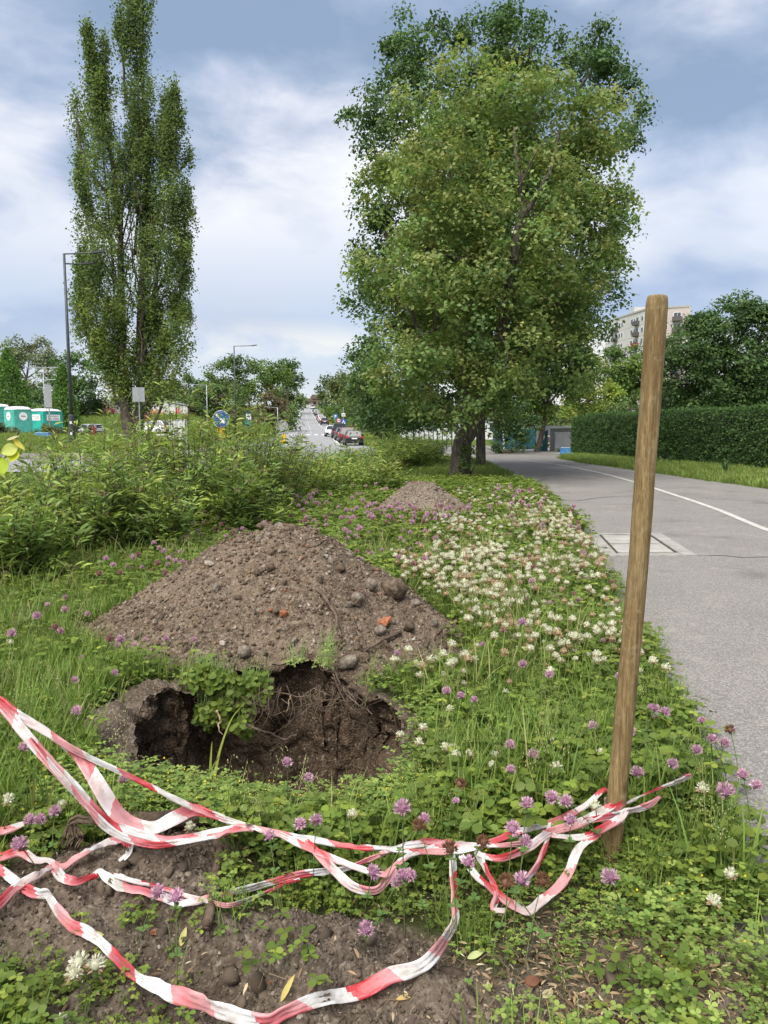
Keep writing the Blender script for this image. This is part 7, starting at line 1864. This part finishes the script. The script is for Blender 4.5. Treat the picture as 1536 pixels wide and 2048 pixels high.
# ------------------------------------------------------------------ cars
M_glass = mat('car_glass', (0.02, 0.025, 0.03), 0.08, var=0.05, spec=0.6)
M_tyre = mat('tyre', (0.02, 0.02, 0.02), 0.9)
M_rim = mat('wheel_rim', (0.4, 0.4, 0.42), 0.35, metal=0.6)
M_tail = mat('tail_lamp', (0.45, 0.02, 0.02), 0.3, spec=0.6)
M_head = mat('head_lamp', (0.75, 0.76, 0.78), 0.2, spec=0.7)
M_plate = mat('number_plate', (0.72, 0.72, 0.70), 0.5)
M_trim = mat('black_trim', (0.025, 0.025, 0.027), 0.7)
def paint(nm, c): return mat('paint_' + nm, c, 0.28, scale=1.0, var=0.05, spec=0.6)
def car(label, x, y, ang, pm, kind='hatch', face=1, group='cars parked along the street', simple=False):
    """length along local +Y (front); kinds change the roof line"""
    L_, W_, H_ = {'hatch': (4.1, 1.75, 1.46), 'wagon': (4.6, 1.82, 1.48), 'van': (4.6, 1.85, 1.85), 'suv': (4.4, 1.85, 1.62)}[kind]
    z0 = Tz(x, y) + 0.035
    root = empty('car', (x, y, z0), ang + (0 if face > 0 else math.pi)); tag(root, label, 'car', group)
    h2, belt = L_ / 2, 0.92 if kind != 'van' else 1.05
    # body: rings along the length (y, z bottom, z top, half width)
    rings = [(-h2, .42, .78, .80), (-h2 + .10, .26, .95, .92), (-h2 + .7, .22, belt, 1), (0, .20, belt + .02, 1.0), (h2 - 1.2, .22, belt, 1.0), (h2 - .45, .24, .84, .96), (h2 - .1, .28, .72, .86), (h2, .40, .62, .76)]
    V, F = [], []
    for yy, zb, zt, k in rings:
        hw = W_ / 2 * k; zm = (zb + zt) / 2
        V += [(-hw * .92, yy, zb), (-hw, yy, zm), (-hw * .93, yy, zt), (hw * .93, yy, zt), (hw, yy, zm), (hw * .92, yy, zb)]
    for j in range(len(rings) - 1):
        for i in range(6): F.append((6*j+i, 6*j+(i+1) % 6, 6*j+6+(i+1) % 6, 6*j+6+i))
    F += [tuple(range(6)), tuple(range(6*(len(rings)-1), 6*len(rings)))[::-1]]
    rear = {'hatch': (-h2 + .12, -h2 + .62), 'wagon': (-h2 + .10, -h2 + .42), 'van': (-h2 + .06, -h2 + .22), 'suv': (-h2 + .1, -h2 + .45)}[kind]
    fr = {'hatch': (h2 - 1.15, h2 - 1.95), 'wagon': (h2 - 1.3, h2 - 2.1), 'van': (h2 - .75, h2 - 1.45), 'suv': (h2 - 1.2, h2 - 1.95)}[kind]
    hw, ht = W_ / 2 * .92, W_ / 2 * .70
    cabv = [(-hw, rear[0], belt - .03), (hw, rear[0], belt - .03), (hw, fr[0], belt - .06), (-hw, fr[0], belt - .06), (-ht, rear[1], H_ - .03), (ht, rear[1], H_ - .03), (ht, fr[1], H_ - .04), (-ht, fr[1], H_ - .04),
            (-ht * .98, (rear[1] + fr[1]) / 2, H_ + .01), (ht * .98, (rear[1] + fr[1]) / 2, H_ + .01)]
    o_ = len(V)
    V += cabv
    F += [tuple(o_ + i for i in f) for f in [(0, 1, 5, 4), (2, 3, 7, 6), (1, 2, 6, 9, 5), (3, 0, 4, 8, 7), (4, 5, 9, 8), (8, 9, 6, 7)]]
    MB().add(V, F).build('body', pm, root, bevel=0.035, smooth=False)
    def quad(nm, a, b, c, d, m, off, parent=root):
        P = [Vector(p) for p in (a, b, c, d)]
        n_ = (P[1] - P[0]).cross(P[3] - P[0]).normalized()
        cc = sum(P, Vector()) / 4
        if n_.dot(cc - Vector((0, (rear[0] + fr[0]) / 2, 0.9))) < 0: n_ = -n_
        P = [cc + (p - cc) * 0.86 + n_ * off for p in P]
        return MB().add(P + [p - n_ * 0.03 for p in P], [(0, 1, 2, 3), (7, 6, 5, 4), (0, 4, 5, 1), (1, 5, 6, 2), (2, 6, 7, 3), (3, 7, 4, 0)]).build(nm, m, parent)
    quad('rear_window', cabv[0], cabv[1], cabv[5], cabv[4], M_glass, .012)
    quad('windscreen', cabv[3], cabv[2], cabv[6], cabv[7], M_glass, .012)
    for s_ in (0, 1):
        A_ = (cabv[1], cabv[2], cabv[6], cabv[5]) if s_ else (cabv[0], cabv[3], cabv[7], cabv[4])
        mid_b = tuple((a + b) / 2 for a, b in zip(A_[0], A_[1])); mid_t = tuple((a + b) / 2 for a, b in zip(A_[3], A_[2]))
        quad('side_window', A_[0], mid_b, mid_t, A_[3], M_glass, .012); quad('side_window', mid_b, A_[1], A_[2], mid_t, M_glass, .012)
    for s_ in (-1, 1):
        for yy in (-h2 + .85, h2 - .85):
            wv = MB().tube(np.array([[s_ * (W_/2 - .20), yy, .31], [s_ * (W_/2 + .005), yy, .31]]), .31, 18).build('wheel', M_tyre, root)
            MB().tube(np.array([[s_ * (W_/2), yy, .31], [s_ * (W_/2 + .018), yy, .31]]), .19, 12).build('rim', M_rim, wv)
        MB().box((s_ * W_ * .41, -h2 + .075, .83), (.24, .12, .22)).build('tail_lamp', M_tail, root, bevel=.01)
        MB().box((s_ * W_ * .36, h2 - .10, .65), (.34, .16, .14)).build('head_lamp', M_head, root, bevel=.01)
        if not simple: MB().box((s_ * (W_/2 + .06), fr[0] - .25, belt + .08), (.16, .09, .13)).build('wing_mirror', pm, root, bevel=.02)
    MB().box((0, -h2 + .02, .42), (W_ * .86, .14, .26)).build('bumper', M_trim, root, bevel=.02)
    MB().box((0, h2 - .04, .40), (W_ * .80, .12, .24)).build('bumper', M_trim, root, bevel=.02)
    MB().box((0, -h2 - .012, .70), (.52, .02, .115)).build('number_plate', M_plate, root)
    MB().box((0, h2 + .026, .44), (.52, .02, .115)).build('number_plate', M_plate, root)
    return root
SA = math.atan(0.107)
def cx_at(px, Y): return (px - 768) / F_PX * Y
car('black estate car, last in the parked row, rear towards us', cx_at(706, 75), 75, SA, paint('black', (0.012, 0.012, 0.015)), 'wagon')
car('dark red car parked just ahead of the black estate', cx_at(694, 81.5), 81.5, SA, paint('red', (0.15, 0.02, 0.028)), 'suv')
car('grey car parked ahead of the dark red one', cx_at(684.5, 88), 88, SA, paint('grey', (0.12, 0.125, 0.13)), 'hatch')
car('dark van parked ahead of the grey car', cx_at(678, 95), 95, SA, paint('slate', (0.03, 0.035, 0.045)), 'van')
car('white car at the front of the near row, facing us', cx_at(664, 102), 102, SA - 0.1, paint('white', (0.72, 0.72, 0.72)), 'hatch', -1)
for px, Y, pm, kd, lab in [(650, 160, paint('black', (0.012, 0.012, 0.015)), 'hatch', 'black hatchback at the near end of the far parked row'), (645.5, 171, paint('silver', (0.42, 0.43, 0.45)), 'wagon', 'silver car second in the far parked row'), (643, 182, paint('white', (0.72, 0.72, 0.72)), 'hatch', 'white car third in the far parked row'),
                           (641, 196, paint('slate', (0.03, 0.035, 0.045)), 'suv', 'dark car fourth in the far parked row'), (636, 232, paint('green', (0.03, 0.06, 0.045)), 'suv', 'dark green car up the hill beside the trees'), (633, 250, paint('silver', (0.42, 0.43, 0.45)), 'wagon', 'silver car up the hill beyond the dark green one'),
                           (631, 275, paint('blue', (0.02, 0.05, 0.14)), 'hatch', 'blue car high up the hill'), (626.5, 315, paint('white', (0.72, 0.72, 0.72)), 'van', 'white van parked near the crest of the street')]:
    car(lab, cx_at(px, Y), Y, SA, pm, kd, simple=True)
car('white car driving down the street towards us', cx_at(596, 210), 210, SA, paint('white', (0.72, 0.72, 0.72)), 'suv', -1, group='cars driving on the street')
car('pale car following the white one down the street', cx_at(597.5, 232), 232, SA, paint('pale', (0.5, 0.5, 0.5)), 'hatch', -1, group='cars driving on the street')
car('far white car at the crest in the left lane', cx_at(601, 375), 375, SA, paint('white', (0.72, 0.72, 0.72)), 'hatch', -1, group='cars driving on the street')
car('silver estate car on the yard below the graffiti wall', cx_at(178, 103), 103, R(68), paint('silver', (0.42, 0.43, 0.45)), 'wagon', group='cars on the yard')
car('white car half hidden right of the poplar', cx_at(306, 84), 84, R(80), paint('white', (0.72, 0.72, 0.72)), 'hatch', group='cars on the yard')
car('dark car parked beyond the open gate', cx_at(1098, 66), 66, R(10), paint('slate', (0.03, 0.035, 0.045)), 'suv', group='cars beyond the gate')

# ------------------------------------------------------------------ houses at the crest
def house(label, px0, px1, ytop, Y, m, rm):
    a, b = at(px0, ytop, Y), at(px1, ytop, Y)
    wd = b[0] - a[0]; z0 = Tz(a[0], Y); h = a[2] - z0
    root = empty('house', ((a[0] + b[0]) / 2, Y, z0)); tag(root, label, 'house')
    MB().box((0, 5, h * .31), (wd, 9, h * .62)).build('wall', m, root)
    MB().prism([(-wd/2 - .5, h * .6), (wd/2 + .5, h * .6), (wd * .30, h), (-wd * .30, h)], (0, 0, 0), UX, UZ, (0, 10, 0)).build('roof', rm, root)
    for i in range(3): MB().box((-wd * .3 + wd * .3 * i, 0.46, h * .34), (wd * .12, .1, h * .22)).build('window', M_glass, root)
    MB().box((wd * .2, 4, h * 1.02), (.7, .7, h * .2)).build('chimney', m, root)
M_rf = mat('brown_roof', (0.14, 0.095, 0.075), 0.9, scale=1)
house('low house with brown roof at the crest of the street', 607, 625, 797, 432, mat('dull_wall', (0.30, 0.26, 0.23), 0.9), M_rf)
house('taller brown house behind the parked cars at the crest', 620, 642, 789, 440, mat('brown_wall', (0.22, 0.16, 0.13), 0.9), M_rf)

# ------------------------------------------------------------------ apartment block
ap = empty('apartment_block'); tag(ap, 'pale eleven-storey apartment block rising behind the trees', 'building')
M_ap = mat('pale_render', (0.50, 0.49, 0.475), 0.9, scale=0.12, var=0.06)
M_ap2 = mat('pinkish_render', (0.46, 0.40, 0.375), 0.9, scale=0.12, var=0.05)
M_joint = mat('panel_joint', (0.36, 0.34, 0.31), 0.9)
c0 = at(1299, 617, 200); c1 = at(1211, 641, 226); c2 = at(1382, 619, 197)
TOP = c0[2]
e1 = Vector((c1[0] - c0[0], c1[1] - c0[1], 0)); e2 = Vector((c2[0] - c0[0], c2[1] - c0[1], 0))
O = Vector((c0[0], c0[1], 0)); A1 = O + e1; A2 = O + e2; A3 = O + e1 + e2
zb = 2.0
def face_wall(nm, a, b, n_, m):
    MB().add([(a.x, a.y, zb), (b.x, b.y, zb), (b.x, b.y, TOP), (a.x, a.y, TOP)] + [(p.x - n_.x * .4, p.y - n_.y * .4, z) for p, z in ((a, zb), (b, zb), (b, TOP), (a, TOP))],
             [(0, 1, 2, 3), (7, 6, 5, 4), (0, 4, 5, 1), (1, 5, 6, 2), (2, 6, 7, 3), (3, 7, 4, 0)]).build(nm, m, ap)
u1, u2 = e1.normalized(), e2.normalized()
n1 = Vector((-u1.y, u1.x, 0)); n1 = n1 if n1.dot(O) < 0 else -n1
n2 = Vector((u2.y, -u2.x, 0)); n2 = n2 if n2.dot(O) < 0 else -n2
face_wall('wall', O, A1, n1, M_ap); face_wall('wall', O, A2, n2, M_ap2); face_wall('wall', A1, A3, -n2, M_ap); face_wall('wall', A2, A3, -n1, M_ap)
MB().add([(p.x, p.y, z) for z in (TOP - .1, TOP + .35) for p in (O + n1 * .15 + n2 * .15, A1 + n1 * .15 - n2 * .15, A3 - n1 * .15 - n2 * .15, A2 - n1 * .15 + n2 * .15)], [(3, 2, 1, 0), (4, 5, 6, 7), (0, 1, 5, 4), (1, 2, 6, 5), (2, 3, 7, 6), (3, 0, 4, 7)]).build('roof', M_joint, ap)
pq = O + e1 * .45 + e2 * .3
MB().box((pq.x, pq.y, TOP + 1.0), (4, 3, 1.6)).build('lift_house', M_ap, ap); MB().box((pq.x + 2.6, pq.y, TOP + 1.3), (.6, .6, 2.4)).build('vent', M_dk, ap)
L1, L2 = e1.length, e2.length
FL = 2.85
M_frame = mat('window_frame', (0.66, 0.66, 0.65), 0.6); M_pane = mat('window_glass', (0.06, 0.075, 0.09), 0.15, spec=0.6)
def pane(origin, u_, n_, t, z, w_, h_):
    def slab3(nm, t0, t1, z0, z1, off, m, par):
        P = [origin + u_ * t_ + n_ * off for t_ in (t0, t1)]
        Q = [p - n_ * 0.10 for p in P]
        return MB().add([(P[0].x, P[0].y, z0), (P[1].x, P[1].y, z0), (P[1].x, P[1].y, z1), (P[0].x, P[0].y, z1), (Q[0].x, Q[0].y, z0), (Q[1].x, Q[1].y, z0), (Q[1].x, Q[1].y, z1), (Q[0].x, Q[0].y, z1)],
                        [(0, 1, 2, 3), (7, 6, 5, 4), (0, 4, 5, 1), (1, 5, 6, 2), (2, 6, 7, 3), (3, 7, 4, 0)]).build(nm, m, par)
    f = slab3('window', t - w_/2, t + w_/2, z, z + h_, 0.06, M_frame, ap)
    slab3('glass', t - w_/2 + .13, t - .04, z + .13, z + h_ - .13, 0.09, M_pane, f); slab3('glass', t + .04, t + w_/2 - .13, z + .13, z + h_ - .13, 0.09, M_pane, f)
def balcony(origin, u_, n_, t, z, w_, m):
    P0 = origin + u_ * (t - w_/2); P1 = origin + u_ * (t + w_/2)
    out_ = n_ * 1.1
    b = [(p.x, p.y, zz) for zz in (z, z + 1.05) for p in (P0 + n_ * .02, P1 + n_ * .02, P1 + out_, P0 + out_)]
    MB().add(b, [(3, 2, 1, 0), (4, 5, 6, 7), (0, 1, 5, 4), (1, 2, 6, 5), (2, 3, 7, 6), (3, 0, 4, 7)]).build('balcony', m, ap)
M_bd = mat('balcony_grey', (0.10, 0.09, 0.085), 0.8); M_br = mat('balcony_red', (0.24, 0.03, 0.035), 0.8)
for k in range(8):
    z = TOP - 2.7 - FL * k
    for j, t in enumerate([.06, .135, .30, .36, .58, .64, .80, .90, .96]):
        pane(O, u1, n1, L1 * t, z, 1.25 if j not in (2, 4) else 1.0, 1.35)
    for t in (.24, .72):
        pane(O, u1, n1, L1 * t, z - .4, 1.6, 1.9)
        balcony(O, u1, n1, L1 * t, z - .75, 2.2, M_br if (k == 2 and t < .5) else M_bd)
    for t in (.40,): pane(O, u2, n2, L2 * t, z, 1.2, 1.35)
    pane(O, u2, n2, L2 * .68, z - .4, 1.9, 1.9); balcony(O, u2, n2, L2 * .68, z - .75, 2.4, M_bd)
    balcony(O, u2, n2, L2 * .10, z - .75, 1.6, M_br)
    for a_, u_, n_, LL in ((O, u1, n1, L1), (O, u2, n2, L2)):
        P0, P1 = a_ + n_ * .03, a_ + u_ * LL + n_ * .03
        MB().add([(P0.x, P0.y, z - .85), (P1.x, P1.y, z - .85), (P1.x, P1.y, z - .78), (P0.x, P0.y, z - .78)], [(0, 1, 2, 3)]).build('panel_joint', M_joint, ap)

# ------------------------------------------------------------------ gate, fences and panel wall at the path end
M_pan = mat('grey_panel', (0.50, 0.505, 0.51), 0.7, scale=1.0, var=0.06)
pw = empty('panel_wall'); tag(pw, 'grey panel wall between the gate and the hedge', 'wall')
Yp = 52
xa, xb = cx_at(1108, Yp), cx_at(1172, Yp); zt_ = at(1140, 864, Yp)[2]; zb_ = Tz(xa, Yp)
nP = 4
for i in range(nP):
    x0, x1 = xa + (xb - xa) * i / nP, xa + (xb - xa) * (i + 1) / nP
    MB().box(((x0 + x1) / 2, Yp, (zt_ + zb_) / 2), (x1 - x0 - .02, .12, zt_ - zb_)).build('panel', M_pan, pw, bevel=.004)
MB().box(((xa + xb) / 2 - .5, Yp + .9, zt_ + .35), (xb - xa + 3.4, 1.6, .16)).build('roof_edge', M_wht, pw)
MB().box(((xa + xb) / 2, Yp + 1.5, (zt_ + zb_) / 2), (xb - xa, .1, zt_ - zb_ + .5)).build('rear_panel', M_pan, pw)
gt = empty('gate'); tag(gt, 'teal gate leaf with round white emblem under the trees', 'gate')
xg0, xg1 = cx_at(1078, Yp), cx_at(1091, Yp); zt_ = at(1085, 862, Yp)[2]
MB().box(((xg0 + xg1) / 2, Yp, (zt_ + zb_) / 2), (xg1 - xg0, .06, zt_ - zb_)).build('panel', mat('deep_teal', (0.015, 0.12, 0.13), 0.5), gt)
for (px, py, r_) in ((1081.5, 873, 0.27), (1081.5, 890, 0.11)):
    c = at(px, py, Yp)
    MB().prism(disc(r_), (c[0], Yp - .045, c[2]), UX, UZ, (0, .012, 0)).build('emblem', M_wht, gt)
    MB().prism([(-r_ * .6, -r_ * .12), (r_ * .7, -r_ * .05), (r_ * .6, r_ * .15), (-r_ * .5, r_ * .1)], (c[0], Yp - .055, c[2]), UX, UZ, (0, .008, 0)).build('emblem_stroke', mat('deep_teal', (0.015, 0.12, 0.13), 0.5), gt)
MB().box((xg1 + .06, Yp, (zt_ + zb_) / 2), (.09, .09, zt_ - zb_ + .15)).build('post', M_dk, gt)
MB().box((xg0 - .10, Yp, (zt_ + zb_) / 2), (.2, .2, zt_ - zb_)).build('post', M_wht, gt)
rl = empty('yellow_railing', (0, 0, 0)); tag(rl, 'pale yellow railing beyond the gate', 'railing')
for z in (.45, 1.0): MB().box((cx_at(1106, 60), 60, Tz(16, 60) + z), (1.4, .06, .07)).build('rail', mat('cream_paint', (.6, .55, .36), .6), rl)
for dx in (-.5, .2): MB().box((cx_at(1106, 60) + dx, 60, Tz(16, 60) + .5), (.07, .07, 1.0)).build('post', mat('cream_paint', (.6, .55, .36), .6), rl)
cn = empty('container'); tag(cn, 'dark teal container in the shade behind the trees', 'container')
xc0, xc1 = cx_at(992, 58), cx_at(1068, 58)
zt_ = at(1030, 858, 58)[2]; zb_ = Tz(xc0, 58)
MB().box(((xc0 + xc1) / 2, 59, (zt_ + zb_) / 2), (xc1 - xc0, 2.2, zt_ - zb_)).build('body', mat('container_teal', (0.02, 0.09, 0.11), 0.6), cn)
for i in range(9):
    x = xc0 + (xc1 - xc0) * (i + .5) / 9
    MB().box((x, 57.88, (zt_ + zb_) / 2), (.10, .05, zt_ - zb_ - .1)).build('rib', mat('container_teal', (0.02, 0.09, 0.11), 0.6), cn)
MB().box((cx_at(1006.5, 57.7), 57.8, (zt_ + zb_) / 2), (.16, .08, zt_ - zb_)).build('door_frame', M_wht, cn)
fn = empty('mesh_fence'); tag(fn, 'dark metal fence posts before a pale wall, left of the trunk', 'fence')
for i, px in enumerate([838, 848, 857, 866, 874, 884, 893, 903, 912]):
    Yf = 60 + i * -0.6
    x = cx_at(px, Yf); z0 = Tz(x, Yf)
    MB().box((x, Yf, z0 + .72), (.07, .07, 1.44)).build('post', M_dk, fn)
    if i: 
        for z in (.25, 1.38):
            MB().tube(np.array([[xp, Yp_, z0 + z], [x, Yf, z0 + z]]), .018, 4).build('rail', M_dk, fn)
    xp, Yp_ = x, Yf
bw = empty('building'); tag(bw, 'long pale building seen under the linden crowns', 'building')
xb0, xb1 = cx_at(800, 92), cx_at(1010, 92)
zt_ = at(880, 838, 92)[2]; zb_ = Tz(xb0, 92)
MB().box(((xb0 + xb1) / 2, 95, (zt_ + zb_) / 2), (xb1 - xb0, 6, zt_ - zb_)).build('wall', mat('white_hall', (0.60, 0.60, 0.59), 0.9, scale=.5, var=.05), bw)
MB().box(((xb0 + xb1) / 2, 95, zt_ + .12), (xb1 - xb0 + .6, 6.6, .22)).build('roof', M_sgr, bw)
for i in range(5): MB().box((xb0 + (xb1 - xb0) * (i + .5) / 5, 91.97, zb_ + 1.5), (1.3, .08, .9)).build('window', M_pane, bw)
